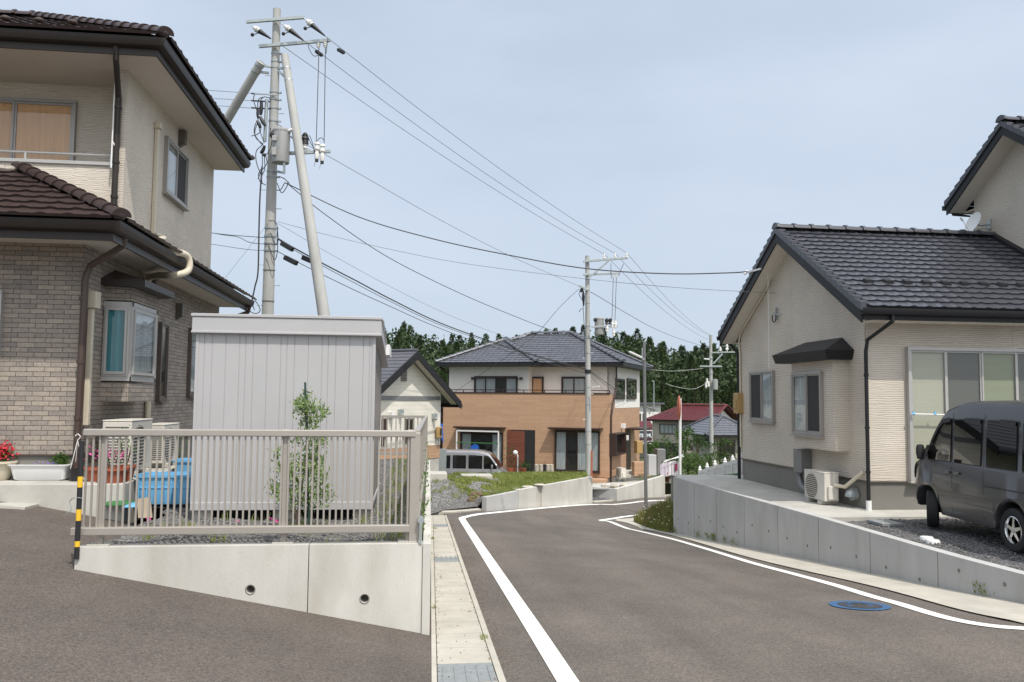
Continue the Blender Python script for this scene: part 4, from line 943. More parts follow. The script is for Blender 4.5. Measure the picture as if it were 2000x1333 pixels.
m = MB(); rbox(m, rx0, rx1, 9.44, 12.15, rz0+.02, rz1-.035); m.build('roof', 'shed', sh, bevel=.006)
m = MB(); rbox(m, rx0-.012, rx1+.012, 9.428, 12.17, rz1-.033, rz1); rbox(m, rx0-.006, rx1+.008, 9.433, 12.16, rz0, rz0+.025); m.build('roof_edge', 'shed', sh, bevel=.004)
for k, x in enumerate([lerp(sx0+.1, sx1-.1, i/2) for i in range(3)]):
    for y in (sy0+.05, sy1-.2): MB().box(x-.1, x+.1, y, y+.15, .66, zb).build('block', 'conc', sh, bevel=.006)
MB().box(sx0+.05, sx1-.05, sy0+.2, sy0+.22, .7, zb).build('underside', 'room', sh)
# gutter box on the far roof corner
m = MB(); m.box(rx1, rx1+.05, 11.2, 12.1, rz1-.34, rz1-.2); m.build('rain_gutter', 'white', sh)
# ================================================================== fence
FZT, FZB = 1.77, .925
fy = FY+.07
def pickets(par, a, b, z0, z1, w=.0155, pitch=.0515, m_='fence'):
    a, b = V(a), V(b); L = (b-a).length; d = (b-a).normalized(); n = int(L/pitch); mb = MB()
    sd_ = V((-d.y, d.x, 0))*w/2*.9; dd = d*w/2
    for i in range(n+1):
        c = a+d*(L*i/n)
        zz = lambda k: z0(k) if callable(z0) else z0
        za, zb_ = (z0(c), z1(c)) if callable(z0) else (z0, z1)
        q = [c-dd-sd_, c+dd-sd_, c+dd+sd_, c-dd+sd_]
        mb.hexa([V((p.x, p.y, za)) for p in q]+[V((p.x, p.y, zb_)) for p in q])
    return mb.build('pickets', m_, par)
fe = thing('fence', 'beige metal picket fence along the front of the gravel garden', 'fence', (-1.4, fy, .8))
fx0 = PY(158, 848, FY).x; fx1 = PY(812, 848, FY).x; px_ = [PY(x, 900, fy).x for x in (200, 557, 800)]
seg = [fx0+.02, px_[0], px_[1], px_[2], fx1]
m = MB(); m.box(fx0, fx1, fy-.03, fy+.03, FZT-.03, FZT+.03); m.build('top_rail', 'fence', fe, bevel=.008)
m = MB(); m.box(fx0-.06, fx1-.04, fy-.045, fy+.03, FZB-.03, FZB+.035); m.build('bottom_rail', 'fence', fe, bevel=.006)
pickets(fe, (fx0+.03, fy, 0), (px_[1]-.03, fy, 0), FZB, FZT); pickets(fe, (px_[1]+.03, fy, 0), (fx1-.06, fy, 0), FZB, FZT)
for x in px_: MB().box(x-.024, x+.024, fy+.012, fy+.06, .79, FZT+.034).build('post', 'fence', fe, bevel=.004)
m = MB()
for x in px_: m.box(x-.09, x+.09, fy-.04, fy+.1, .8, .815)
m.build('mortar_pad', 'conc', fe)
# corner post and side run
ff = thing('fence', 'beige metal picket fence running away along the gutter strip from the corner post', 'fence', (.1, fy, .8))
sA = V((.055, fy+.02, 0)); sB = V((sxo(19.6)-.1, 19.6, 0)); zt_ = lambda c: lerp(FZT, FZT-.13, (c.y-fy)/12); zb2 = lambda c: lerp(FZB, FZB-.15, (c.y-fy)/12)
MB().box(.0, .09, fy-.02, fy+.07, .79, FZT+.01).build('corner_post', 'fence', ff, bevel=.006)
m = MB(); m.bar(V((sA.x, sA.y, FZT)), V((sB.x, sB.y, zt_(sB))), .055, .055); m.build('top_rail', 'fence', ff)
m = MB(); m.bar(V((sA.x, sA.y, FZB)), V((sB.x, sB.y, zb2(sB))), .06, .05); m.build('bottom_rail', 'fence', ff)
for k in range(6):
    a = sA.lerp(sB, k/6+.005); b = sA.lerp(sB, (k+1)/6-.005); pickets(ff, a, b, zb2, zt_)
    if k: c = sA.lerp(sB, k/6); MB().box(c.x-.03, c.x+.02, c.y-.025, c.y+.025, .6, zt_(c)).build('post', 'fence', ff)
fb = thing('fence', 'beige metal picket fence closing the far end of the garden before the white house', 'fence', (-2, 19.65, .62))
za_, zb3 = zt_(sB), zb2(sB)
m = MB(); m.box(-4.2, sB.x+.03, 19.62, 19.67, za_-.03, za_+.03); m.build('top_rail', 'fence', fb)
m = MB(); m.box(-4.2, sB.x+.03, 19.62, 19.68, zb3-.03, zb3+.03); m.build('bottom_rail', 'fence', fb)
pickets(fb, (-4.2, 19.645, 0), (sB.x, 19.645, 0), zb3, za_, pitch=.1, w=.025)
for x in (-3.0, -1.2, sB.x): MB().box(x-.03, x+.03, 19.6, 19.7, .55, za_+.02).build('post', 'fence', fb)
# steel clamp bracket at the corner
m = MB(); q = PY(822, 1017, FY-.02); m.cyl((q.x, FY-.01, q.z), (q.x, FY+.06, q.z), .03, n=14); m.box(q.x-.012, q.x+.012, FY-.012, FY+.01, .8, q.z); solo('pipe_clamp', m, 'galv', 'small steel pipe clamp on the corner of the low front wall', 'clamp')
# striped pole at the left end
sp = thing('striped_pole', 'thin black and yellow striped marker pole tied to the left fence end', 'marker pole', (fx0+.01, fy-.1, .55)); x = fx0+.015; y = fy-.08
zz = lambda py: PY(160, py, y).z
st = [(862, 931, 0), (931, 952, 1), (952, 995, 0), (995, 1017, 1), (1017, 1057, 0), (1057, 1068, 1), (1068, 1092, 0)]
for k in (0, 1):
    mb = MB()
    for a, b, c in st:
        if c == k: mb.cyl((x, y, zz(b)), (x, y, zz(a)), .011 if a == 862 and False else .021, n=14)
    mb.build('stripes' if k else 'shaft', 'yellow' if k else 'black', sp, smooth=2, label='yellow reflective bands' if k else None)
m = MB(); m.tube(chain([(x+.03, y-.02, zz(973)), (x-.03, y-.03, zz(972)), (x-.07, y-.02, zz(980)), (x-.05, y-.03, zz(995)), (x-.1, y-.02, zz(1005))], 5), .004, 5); m.build('tie_cord', 'galv', sp)
# ================================================================== young olive tree
ol = thing('young_tree', 'slim young olive tree with grey green leaves tied to a dark stake before the shed', 'tree', PZ(590, 1030, .75)); oy = PZ(590, 1030, .75).y
q = lambda x, y, dy=0: PY(x, y, oy+dy)
stems = [[(580, 1035), (583, 990), (590, 950), (597, 900), (601, 850), (600, 800), (594, 765)], [(582, 1025), (575, 990), (560, 940), (557, 900), (553, 880)], [(588, 985), (600, 950), (618, 920), (628, 890)], [(590, 950), (575, 930), (552, 915)], [(600, 855), (612, 835), (630, 812)], [(598, 985), (612, 965), (632, 975)], [(597, 900), (612, 890), (622, 870)], [(570, 1000), (562, 985), (545, 965), (533, 955)]]
m = MB(); twigs = []
for i, s in enumerate(stems):
    dy = 0 if i == 0 else random.uniform(-.15, .15)
    p = chain([q(a, b, dy*k/(len(s)-1)) for k, (a, b) in enumerate(s)], 4); m.tube(p, [lerp(.013 if i < 2 else .007, .003, k/(len(p)-1)) for k in range(len(p))], 6); twigs.append(p)
m.build('stem', 'bark', ol)
m = MB()
def oleaf(c, n, sp_, d0=None):
    for _ in range(n):
        tw = V((random.gauss(0, sp_), random.gauss(0, sp_*.8), random.gauss(0, sp_*1.1))); p = c+tw
        d = (rdir(.5)+(d0 or V((0, 0, .3)))).normalized(); s = d.cross(rdir()).normalized(); leaf_quad(m, p, d, s, random.uniform(.045, .085), random.uniform(.013, .021))
for (x, y, n, s) in ((597, 778, 26, .03), (590, 800, 46, .05), (608, 800, 46, .05), (600, 825, 50, .055), (625, 815, 30, .03), (632, 806, 16, .02), (588, 795, 30, .03), (596, 845, 16, .04), (585, 862, 20, .04), (615, 862, 36, .05), (630, 866, 18, .03), (608, 880, 34, .05), (545, 890, 26, .04), (552, 903, 40, .05), (560, 920, 44, .05), (568, 935, 34, .05), (583, 900, 30, .05), (590, 925, 50, .06), (585, 950, 44, .06), (610, 905, 40, .05), (622, 897, 34, .04), (615, 925, 44, .055), (628, 935, 34, .045), (630, 950, 24, .04), (536, 958, 26, .035), (546, 968, 20, .035), (575, 972, 22, .04), (590, 985, 30, .06), (612, 965, 44, .05), (632, 978, 30, .04), (645, 972, 18, .03), (575, 990, 16, .04), (605, 990, 14, .04)):
    oleaf(q(x, y, random.uniform(-.1, .1)), int(n*2.1), s)
m.build('foliage', 'leaf_ol', ol)
m = MB(); m.cyl(q(604, 1048), q(596, 747), .011, .011, 8); m.build('stake', 'stake', ol)
# ================================================================== pots and clutter by the left house
def fol(mb, c, r, n, L=.03, W=.012, up=.4):
    for _ in range(n):
        p = c+V((random.gauss(0, r.x), random.gauss(0, r.y), random.gauss(0, r.z))); d = rdir(up); leaf_quad(mb, p, d, d.cross(rdir()).normalized(), L*random.uniform(.7, 1.3), W*random.uniform(.7, 1.3))
AP = 1.03
c = PZ(-2, 938, AP); pt = thing('flower_pot', 'round cream pot of bright red flowers at the left edge', 'flower pot', c)
m = MB(); m.lathe([(.001, .012), (.1, 0), (.13, .04), (.17, .2), (.205, .21), (.205, .235), (.17, .235), (.15, .2), (.001, .19)], c, 24); m.build('pot', 'pipe_cr', pt, smooth=2)
m = MB(); fol(m, c+V((0, 0, .32)), V((.06, .05, .05)), 220, .045, .028); m.build('foliage', 'leaf', pt)
m = MB(); fol(m, c+V((.03, -.03, .36)), V((.055, .05, .05)), 300, .035, .03, .2); m.build('flowers', 'flower_r', pt)
c = PZ(82, 938, AP); pt = thing('planter', 'long white plastic planter box with a small green plant', 'planter', c); m = MB(); rows = []
def rrect(cx, cy, z, a, b, r=.04, n=4):
    o = []
    for (sx, sy, a0) in ((1, 1, 0), (-1, 1, 90), (-1, -1, 180), (1, -1, 270)):
        for k in range(n+1):
            t = math.radians(a0+90*k/n); o.append(V((cx+sx*(a-r)+r*math.cos(t), cy+sy*(b-r)+r*math.sin(t), z)))
    return o
for z, a, b in ((0, .001, .001), (0, .27, .09), (.02, .3, .11), (.17, .335, .135), (.185, .36, .155), (.2, .362, .158), (.2, .33, .13), (.15, .32, .125), (.15, .001, .001)): rows.append(rrect(c.x, c.y, c.z+z, a, b, min(.05, a*.5)))
m.grid(rows, True); m.build('box', 'white', pt, smooth=2)
m = MB(); fol(m, c+V((.22, 0, .24)), V((.05, .04, .045)), 330, .04, .02); m.build('foliage', 'leaf', pt)
m = MB(); fol(m, c+V((.1, -.02, .2)), V((.05, .03, .015)), 60, .03, .02); fol(m, c+V((-.07, 0, .2)), V((.04, .03, .01)), 30, .02, .015); m.build('flowers', 'flower_v', pt)
c = PZ(148, 940, AP); pt = thing('hanging_pot', 'small black pot with white wire hanger beside the striped pole', 'flower pot', c)
m = MB(); m.lathe([(.001, .01), (.06, 0), (.085, .15), (.095, .16), (.08, .16), (.001, .13)], c, 20); m.build('pot', 'black', pt, smooth=2)
m = MB(); top = c+V((.0, 0, .5))
for a in (0, 2.1, 4.2): m.tube([c+V((.085*math.cos(a), .085*math.sin(a), .15)), top], .004, 5)
m.tube(chain([top, top+V((.03, 0, .04)), top+V((0, 0, .075)), top+V((-.03, 0, .05))], 5), .006, 6); m.build('hanger', 'white', pt)
def terra(px, py, z, r, h, label, plant=None, fl=None, m_='terra', hh=.2, sq=False, grp=None):
    c = PZ(px, py, z); t = thing('flower_pot', label, 'flower pot', c, group=grp); m = MB()
    m.lathe([(.001, .01), (r*.68, 0), (r*.95, h*.82), (r*1.06, h*.84), (r*1.06, h), (r*.92, h), (r*.88, h*.85), (.001, h*.82)], c, 22); m.build('pot', m_, t, smooth=2)
    if plant:
        m = MB()
        for k in range(7):
            e = c+V((random.uniform(-r, r)*.8, random.uniform(-r, r)*.6, h+random.uniform(.5, 1)*hh)); m.tube([c+V((0, 0, h*.8)), c.lerp(e, .5)+V((0, 0, .03)), e], .005, 5)
        m.build('stem', 'bark', t); m = MB(); fol(m, c+V((0, 0, h+hh*.6)), V((r*.5, r*.4, hh*.33)), plant, .035, .018); m.build('foliage', 'leaf', t)
    if fl: m = MB(); fol(m, c+V((0, 0, h+hh*.8)), V((r*.4, r*.3, hh*.2)), fl, .03, .025); m.build('flowers', 'flower_p', t)
    return t
terra(190, 940, 1.03, .15, .17, 'terracotta pot nearest the striped pole, mostly bare, by the large air conditioner', 20, 40)
terra(220, 943, 1.03, .17, .18, 'wide terracotta pot before the large air conditioner with pink flowers', 60, 60)
terra(244, 939, 1.03, .12, .19, 'terracotta pot with a woody plant at the end of the concrete step', 130, None, hh=.35)
terra(304, 935, .8, .12, .14, 'terracotta pot with reddish leaves just behind the blue tub', 60)
terra(322, 938, .8, .16, .15, 'terracotta pot with a tall green plant behind the blue tub', 260, None, hh=.45)
terra(347, 935, .8, .14, .14, 'terracotta pot with yellow green shoots nearest the shed', 160, None, hh=.4)
c = PZ(372, 915, .95); m = MB(); m.box(c.x-.35, c.x+.3, c.y-.1, c.y+.2, .82, 1.0); m.box(c.x-.38, c.x+.33, c.y-.13, c.y+.23, 1.0, 1.04); solo('planter', m, 'terra', 'rectangular terracotta planter against the shed corner', 'planter', bevel=.01)
m = MB(); m.box(c.x-.5, c.x+.1, c.y-.35, c.y+.35, .74, .82); m.box(c.x-.2, c.x+.4, c.y-.2, c.y+.3, .82, .9); solo('concrete_block', m, 'conc', 'pale concrete blocks stacked under the terracotta planter', 'blocks', bevel=.01)
# blue tubs
def tub(cx, cy, z, a, b, h, label, tilt=0):
    t = thing('storage_tub', label, 'tub', (cx, cy, z), tilt); m = MB(); rows = []
    for zz_, k in ((0, .0), (0, .86), (.02, .88), (h*.55, .93), (h*.555, .97), (h*.6, .97), (h*.605, .94), (h-.03, .98), (h-.03, 1.06), (h, 1.07), (h, .96), (.03, .84), (.03, 0)): rows.append(rrect(cx, cy, z+zz_, max(a*k, .001), max(b*k, .001), min(.05, max(a*k, .002)*.4)))
    m.grid(rows, True); m.build('shell', 'blue_pl', t, smooth=2)
    rb = MB(); n = 7
    for k in range(n):
        x = lerp(-a*.85, a*.85, k/(n-1)); rb.box(cx+x-.006, cx+x+.006, cy-b*1.02, cy-b*.9, z+.02, z+h-.03)
    for k in range(4):
        y = lerp(-b*.8, b*.8, k/3); rb.box(cx+a*.9, cx+a*1.02, cy+y-.006, cy+y+.006, z+.02, z+h-.03)
    rb.build('ribs', 'blue_pl', t); return t
c = PZ(315, 985, .74); tub(c.x+.03, c.y+.2, .74, .34, .25, .36, 'light blue ribbed plastic tub standing on the gravel behind the fence')
c = PZ(345, 965, .74); tub(c.x+.1, c.y+.75, .74, .3, .25, .42, 'second light blue tub standing farther back beside the shed')
c = PZ(265, 990, .78); m = MB(); m.grid([[c+V((-.14, -.08, 0)), c+V((.14, -.1, .01))], [c+V((-.1, .1, .03)), c+V((.16, .08, .07))]]); solo('plastic_lid', m, 'blue_pl', 'broken piece of light blue plastic on the gravel at the left of the tub', 'plastic piece')
c = PZ(232, 985, .79); m = MB(); m.lathe([(.001, .03), (.12, .03), (.17, .01), (.19, 0), (.19, .015), (.17, .03), (.001, .045)], c, 24); solo('basin_lid', m, 'green_pl', 'round green plastic lid lying on the gravel', 'lid', smooth=2)
c = PZ(283, 1012, .76); m = MB(); m.extrude([c+V((-.07, 0, 0)), c+V((.07, .02, 0)), c+V((.03, .05, .22)), c+V((-.1, .03, .2))], (0, .02, 0)); solo('wooden_board', m, 'wood', 'small weathered board leaning in the gravel before the blue tub', 'board')
for (x, y, n) in ((590, 1025, 200), (680, 1015, 80), (460, 1015, 50), (380, 1010, 60), (735, 1000, 220), (745, 960, 120)):
    pass
def gfn2():
    X = random.uniform(-2.6, sxo(12)-.1); Y = random.uniform(FY+.2, 19); n = math.sin(X*5+1)*math.sin(Y*3.1)+.4*math.sin(X*13+Y*7)
    if n < .55 and not (X > -.35 and random.random() < .75) and not (abs(X+1.1) < .25 and abs(Y-9.0) < .3): return None
    if -2.4 < X < -.4 and Y > 9.5: return None
    return V((X, Y, gz(X, Y)-.01))
blades('weeds', 'sparse green weeds growing through the gravel of the fenced garden', 9000, gfn2, 'grass', (.03, .13), .006)
fl = MB()
for x, y in ((530, 1014), (541, 1018), (636, 1030), (290, 1014), (632, 1034), (463, 1018)):
    for k in range(7): fl.ball(PZ(x+random.uniform(-4, 4), y+random.uniform(-3, 3), .8), .014, 6, 4, .5)
tag(fl.build('moss_phlox', 'flower_p'), 'small pink flowers low in the garden gravel by the shed', 'flowers', kind='stuff')
# weeds climbing the side wall top and along the strip
m = MB()
for k in range(420):
    y = lerp(8.3, 19, random.random()); x = sxo(y)-.1+random.uniform(-.06, .07); b = m.v; d = rdir(.6); leaf_quad(m, V((x, y, .62+random.random()**2*.7*(1 if math.sin(y*3)>-.2 else .25))), d, d.cross(rdir()).normalized(), .045, .02)
tag(m.build('weeds', 'leaf'), 'leafy weeds along the fence foot beside the gutter strip', 'weeds', kind='stuff')
m = MB()
for (x, y, n) in ((845, 1055, 60), (849, 1035, 50), (846, 1190, 18), (946, 1250, 30), (858, 1130, 8), (843, 1085, 14)):
    c = RD(x, y)
    for k in range(n): d = rdir(.9); leaf_quad(m, c+V((random.gauss(0, .02), random.gauss(0, .07), 0)), d, d.cross(rdir()).normalized(), .05, .01)
tag(m.build('weeds', 'grass'), 'small tufts of weed sprouting from the joints of the gutter strip', 'weeds', kind='stuff')
m = MB()
for (x, y, n) in ((1395, 1045, 60), (1383, 1030, 20), (1320, 1040, 30), (1365, 1038, 20), (1418, 1058, 20), (1435, 1063, 18), (1917, 1180, 22), (1926, 1182, 12)):
    q_ = onwall(x, y); 
    if not q_: continue
    for k in range(n): d = rdir(.9); leaf_quad(m, V((q_.x-.03, q_.y+random.gauss(0, .06), zr(q_.x, q_.y)+.03+random.random()*.12)), d, d.cross(rdir()).normalized(), .06, .015)
tag(m.build('weeds', 'grass'), 'weeds sprouting at the foot of the long grey retaining wall', 'weeds', kind='stuff')
# ================================================================== right house
rh = thing('house', 'beige ribbed house at right with grey tiled gable roof and a small bay window', 'house', (11, 16, .25))
GX, FYh, BYh = 7.78, 13.42, 18.87; RYg, RZg = 16.08, 5.6; EF, EB, EZg = 12.86, 19.3, 3.66; RKX = 7.4; SL = (RZg-EZg)/(RYg-EF)
UX = PY(1940, 460, RYg).x
MB().box(GX+.02, 18, FYh+.02, BYh-.02, .1, .75).build('foundation', 'conc_dark', rh)
wt = lambda y: RZg-.06-abs(y-RYg)*SL-.12
m = MB(); ol_ = [V((GX, FYh, .73)), V((GX, BYh, .73)), V((GX, BYh, wt(BYh))), V((GX, RYg, wt(RYg))), V((GX, FYh, wt(FYh)))]
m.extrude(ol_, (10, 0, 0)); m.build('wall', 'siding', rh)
m = MB(); m.box(GX-.014, 18, FYh-.014, FYh+.1, .715, .74); m.box(GX-.014, GX+.1, FYh+.1, BYh, .715, .74); m.build('base_trim', 'alu_bz', rh)
m = MB(); m.box(GX-.008, GX+.05, FYh-.008, FYh-.003, .74, 3.4); m.box(GX-.008, GX-.003, FYh-.008, FYh+.05, .74, 3.4); m.build('corner_trim', 'siding', rh)
# roof
k = math.sqrt(1+SL*SL); Df = RYg-EF; Db = EB-RYg; r = MB()
tile_roof((RKX+.1, EF, EZg+.02), (1, 0, 0), (0, 1, SL), (0, -SL, 1), Df*k, lambda v: 0, lambda v: 16-RKX, r, row=.215, tw=.27)
tile_roof((16, EB, EZg+.02+(Df-Db)*SL), (-1, 0, 0), (0, -1, SL), (0, SL, 1), Db*k, lambda v: 0, lambda v: 16-RKX-.1, r, row=.215, tw=.27)
r.build('roof_tiles', 'tile_gy', rh, smooth=2)
m = MB()   # verge tiles: stepped edge pieces along both rakes
for (y0, z0, D_, sg) in ((EF, EZg+.02, Df, 1), (EB, EZg+.02+(Df-Db)*SL, Db, -1)):
    n = int(D_*k/.215)
    for i in range(n):
        a, b = i/n, (i+1)/n; ya, yb = y0+sg*D_*a, y0+sg*D_*b; za, zb_ = z0+D_*SL*a, z0+D_*SL*b
        lo, hi = -.075, .055
        p = [V((RKX-.02, ya, za+lo)), V((RKX+.13, ya, za+lo)), V((RKX+.13, yb, zb_+lo)), V((RKX-.02, yb, zb_+lo)), V((RKX-.02, ya, za+hi+.03)), V((RKX+.13, ya, za+hi+.03)), V((RKX+.13, yb, zb_+hi-.03)), V((RKX-.02, yb, zb_+hi-.03))]
        m.hexa(p)
m.build('verge_tiles', 'tile_gy', rh, bevel=.006)
c = MB(); ridge_caps(c, (RKX-.02, RYg, RZg+.05), (UX, RYg, RZg+.05), .1, .36); c.build('ridge_tiles', 'tile_gy', rh, smooth=2)
def rake(par, x, y0, z0, y1, z1, h=.2, t=.03, m_='gutter_bk'):
    q = MB(); q.hexa([(x, y0, z0-h), (x+t, y0, z0-h), (x+t, y1, z1-h), (x, y1, z1-h), (x, y0, z0), (x+t, y0, z0), (x+t, y1, z1), (x, y1, z1)]); return q.build('bargeboard', m_, par)
rake(rh, RKX+.01, EF+.03, EZg-.05, RYg, RZg-.05); rake(rh, RKX+.01, EB-.03, EZg-.05+(Df-Db)*SL, RYg, RZg-.05)
m = MB()
for (y0, z0, D_, sg) in ((EF, EZg, Df, 1), (EB, EZg+(Df-Db)*SL, Db, -1)):
    e = sg*.06
    m.hexa([(RKX+.04, y0+e, z0-.2), (GX+.0, y0+e, z0-.2), (GX+.0, RYg, RZg-.24), (RKX+.04, RYg, RZg-.24), (RKX+.04, y0+e, z0-.17), (GX+.0, y0+e, z0-.17), (GX+.0, RYg, RZg-.21), (RKX+.04, RYg, RZg-.21)])
m.box(GX, 18, EF+.06, FYh, EZg-.2, EZg-.17); m.box(GX, 18, BYh, EB-.06, EZg-.2, EZg-.17); m.build('soffit', 'soffit_w', rh)
MB().box(RKX+.04, 18, EF+.02, EF+.06, EZg-.2, EZg-.02).build('fascia', 'gutter_bk', rh); MB().box(RKX+.04, 18, EB-.06, EB-.02, EZg-.2, EZg-.02).build('fascia', 'gutter_bk', rh)
prof = [(0, 0), (.004, -.06), (.03, -.105), (.09, -.11), (.11, -.1), (.11, 0), (.1, 0), (.1, -.09), (.035, -.095), (.012, -.055), (.01, 0)]
for (yo, s_) in ((EF-.09, 1), (EB+.09, -1)):
    g_ = MB(); rows = [[V((x, yo+s_*a, EZg-.01+b)) for a, b in prof] for x in (RKX-.02, 18)]; g_.grid(rows, True); g_.poly(rows[0][::-1]); g_.build('gutter', 'gutter_bk', rh, smooth=2)
# snow guards
for i in range(15):
    m = MB(); x = RKX+.55+.37*i; v = .95; y = EF+v/k; m.hexa([(x, y, EZg+v*SL/k+.03), (x+.17, y, EZg+v*SL/k+.03), (x+.17, y+.1, EZg+v*SL/k+.1), (x, y+.1, EZg+v*SL/k+.1), (x+.02, y-.01, EZg+v*SL/k+.1), (x+.15, y-.01, EZg+v*SL/k+.1), (x+.15, y+.1, EZg+v*SL/k+.15), (x+.02, y+.1, EZg+v*SL/k+.15)]); m.build('snow_guard', 'gutter_bk', rh)
# upper storey, gable facing left
ux = UX+.02; URX = ux-.42; uapex = PX(1955, 240, URX); ueb = PX(1845, 400, URX)
UZ = uapex.z; UYr = uapex.y; USL = (uapex.z-ueb.z)/(ueb.y-uapex.y); UEB = ueb.y; UEF = 2*UYr-UEB; UEZ = ueb.z
by = PX(1903, 420, ux).y; fy_ = 2*UYr-by; ut = lambda y: UZ-.2-abs(y-UYr)*USL
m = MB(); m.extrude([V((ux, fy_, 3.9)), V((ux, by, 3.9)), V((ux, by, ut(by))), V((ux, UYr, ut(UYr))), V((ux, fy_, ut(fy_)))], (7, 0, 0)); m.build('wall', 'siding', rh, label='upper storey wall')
r = MB(); k2_ = math.sqrt(1+USL*USL); D2 = UEB-UYr
tile_roof((20, UEB, UEZ), (-1, 0, 0), (0, -1, USL), (0, USL, 1), D2*k2_, lambda v: 0, lambda v: 20-URX-.1, r, row=.215, tw=.27)
tile_roof((URX+.1, UEF, UEZ), (1, 0, 0), (0, 1, USL), (0, -USL, 1), D2*k2_, lambda v: 0, lambda v: 20-URX, r, row=.215, tw=.27); r.build('roof_tiles', 'tile_gy', rh, smooth=2)
m = MB()
for sg, y0 in ((-1, UEB), (1, UEF)):
    n = int(D2*k2_/.215)
    for i in range(n):
        a, b = i/n, (i+1)/n; ya, yb = y0+sg*D2*a, y0+sg*D2*b; za, zb_ = UEZ+D2*USL*a, UEZ+D2*USL*b
        m.hexa([V((URX-.02, ya, za-.075)), V((URX+.13, ya, za-.075)), V((URX+.13, yb, zb_-.075)), V((URX-.02, yb, zb_-.075)), V((URX-.02, ya, za+.075)), V((URX+.13, ya, za+.075)), V((URX+.13, yb, zb_+.03)), V((URX-.02, yb, zb_+.03))])
m.build('verge_tiles', 'tile_gy', rh, bevel=.006)
c = MB(); ridge_caps(c, (URX-.02, UYr, UZ+.04), (19, UYr, UZ+.04), .1, .36); c.build('ridge_tiles', 'tile_gy', rh, smooth=2)
rake(rh, URX+.01, UEB-.03, UEZ-.05, UYr, UZ-.05); rake(rh, URX+.01, UEF+.03, UEZ-.05, UYr, UZ-.05)
m = MB()
for sg, y0 in ((-1, UEB), (1, UEF)):
    m.hexa([(URX+.04, y0+sg*.06, UEZ-.2), (ux, y0+sg*.06, UEZ-.2), (ux, UYr, UZ-.25), (URX+.04, UYr, UZ-.25), (URX+.04, y0+sg*.06, UEZ-.17), (ux, y0+sg*.06, UEZ-.17), (ux, UYr, UZ-.22), (URX+.04, UYr, UZ-.22)])
m.box(ux, 19, by, UEB-.06, UEZ-.2, UEZ-.17); m.build('soffit', 'soffit_w', rh)
m = MB(); m.box(URX+.04, 19, UEB-.05, UEB-.01, UEZ-.21, UEZ-.03); m.box(URX-.0, 19, UEB, UEB+.1, UEZ-.12, UEZ-.02); m.build('gutter', 'gutter_bk', rh)
pipe(rh, [(URX+.2, UEB+.05, UEZ-.1), (URX+.2, UEB, UEZ-.22), (ux+.05, by+.06, UEZ-.34), (ux+.1, by+.06, UEZ-2)], .035, 'gutter_bk')
m = MB(); m.hexa([(ux-.1, RYg, RZg+.02), (ux, RYg, RZg+.02), (ux, EF+.3, EZg+.3*SL+.02), (ux-.1, EF+.3, EZg+.3*SL+.02), (ux-.1, RYg, RZg+.1), (ux, RYg, RZg+.13), (ux, EF+.3, EZg+.3*SL+.13), (ux-.1, EF+.3, EZg+.3*SL+.1)]); m.build('flashing', 'gutter_bk', rh)
# windows
p0, p1 = PX(1468, 727, GX), PX(1515, 826, GX)
window(rh, (GX, p0.y, p1.z), (0, -1, 0), (-1, 0, 0), p0.y-p1.y, p0.z-p1.z, 2, 'alu', [None, 'c_white'], screens=(0,), label='side window with one dark screened half')
# bay
bX = GX-.3; y0 = PX(1628, 800, bX).y; y1b = PX(1547, 790, bX).y; z0 = PX(1628, 882, bX).z; z1 = PX(1628, 703, bX).z
bw = MB(); bw.box(bX, GX, y0, y1b, z0, z1); bay2 = bw.build('bay_window', 'siding', rh)
p0, p1 = PX(1549, 728, bX), PX(1610, 853, bX)
window(bay2, (bX, p0.y-.03, p1.z), (0, -1, 0), (-1, 0, 0), p0.y-.03-p1.y, PX(1580, 727, bX).z-p1.z, 2, 'alu', ['c_white', None], screens=(1,), name='casement')
e = [V((bX-.2, y0-.14, z1)), V((GX, y0-.14, z1)), V((GX, y1b+.3, z1)), V((bX-.2, y1b+.3, z1))]; e2 = [V((bX-.24, y0-.2, z1+.17)), V((GX, y0-.2, z1+.17)), V((GX, y1b+.36, z1+.17)), V((bX-.24, y1b+.36, z1+.17))]
t0, t1 = V((GX, y0+.2, z1+.42)), V((GX, y1b-.0, z1+.42)); hd = MB(); hd.poly(e); hd.grid([e, e2], True); hd.poly([e2[1], e2[0], t0]); hd.poly([e2[0], e2[3], t1, t0]); hd.poly([e2[3], e2[2], t1]); hd.build('hood', 'gutter_bk', bay2)
# big sliding windows on the front
zt3, zb3_ = PY(1768, 678, FYh).z, PY(1768, 940, FYh).z; x0w = PY(1768, 700, FYh).x; pw_ = PY(1841, 700, FYh).x-x0w
window(rh, (x0w, FYh, zb3_), (1, 0, 0), (0, -1, 0), pw_*4, zt3-zb3_, 4, 'alu_w', ['c_blind', 'c_grey', 'c_green', 'c_grey'], fw=.06, dep=.09, label='tall four-panel sliding glass door with beige and green blinds')
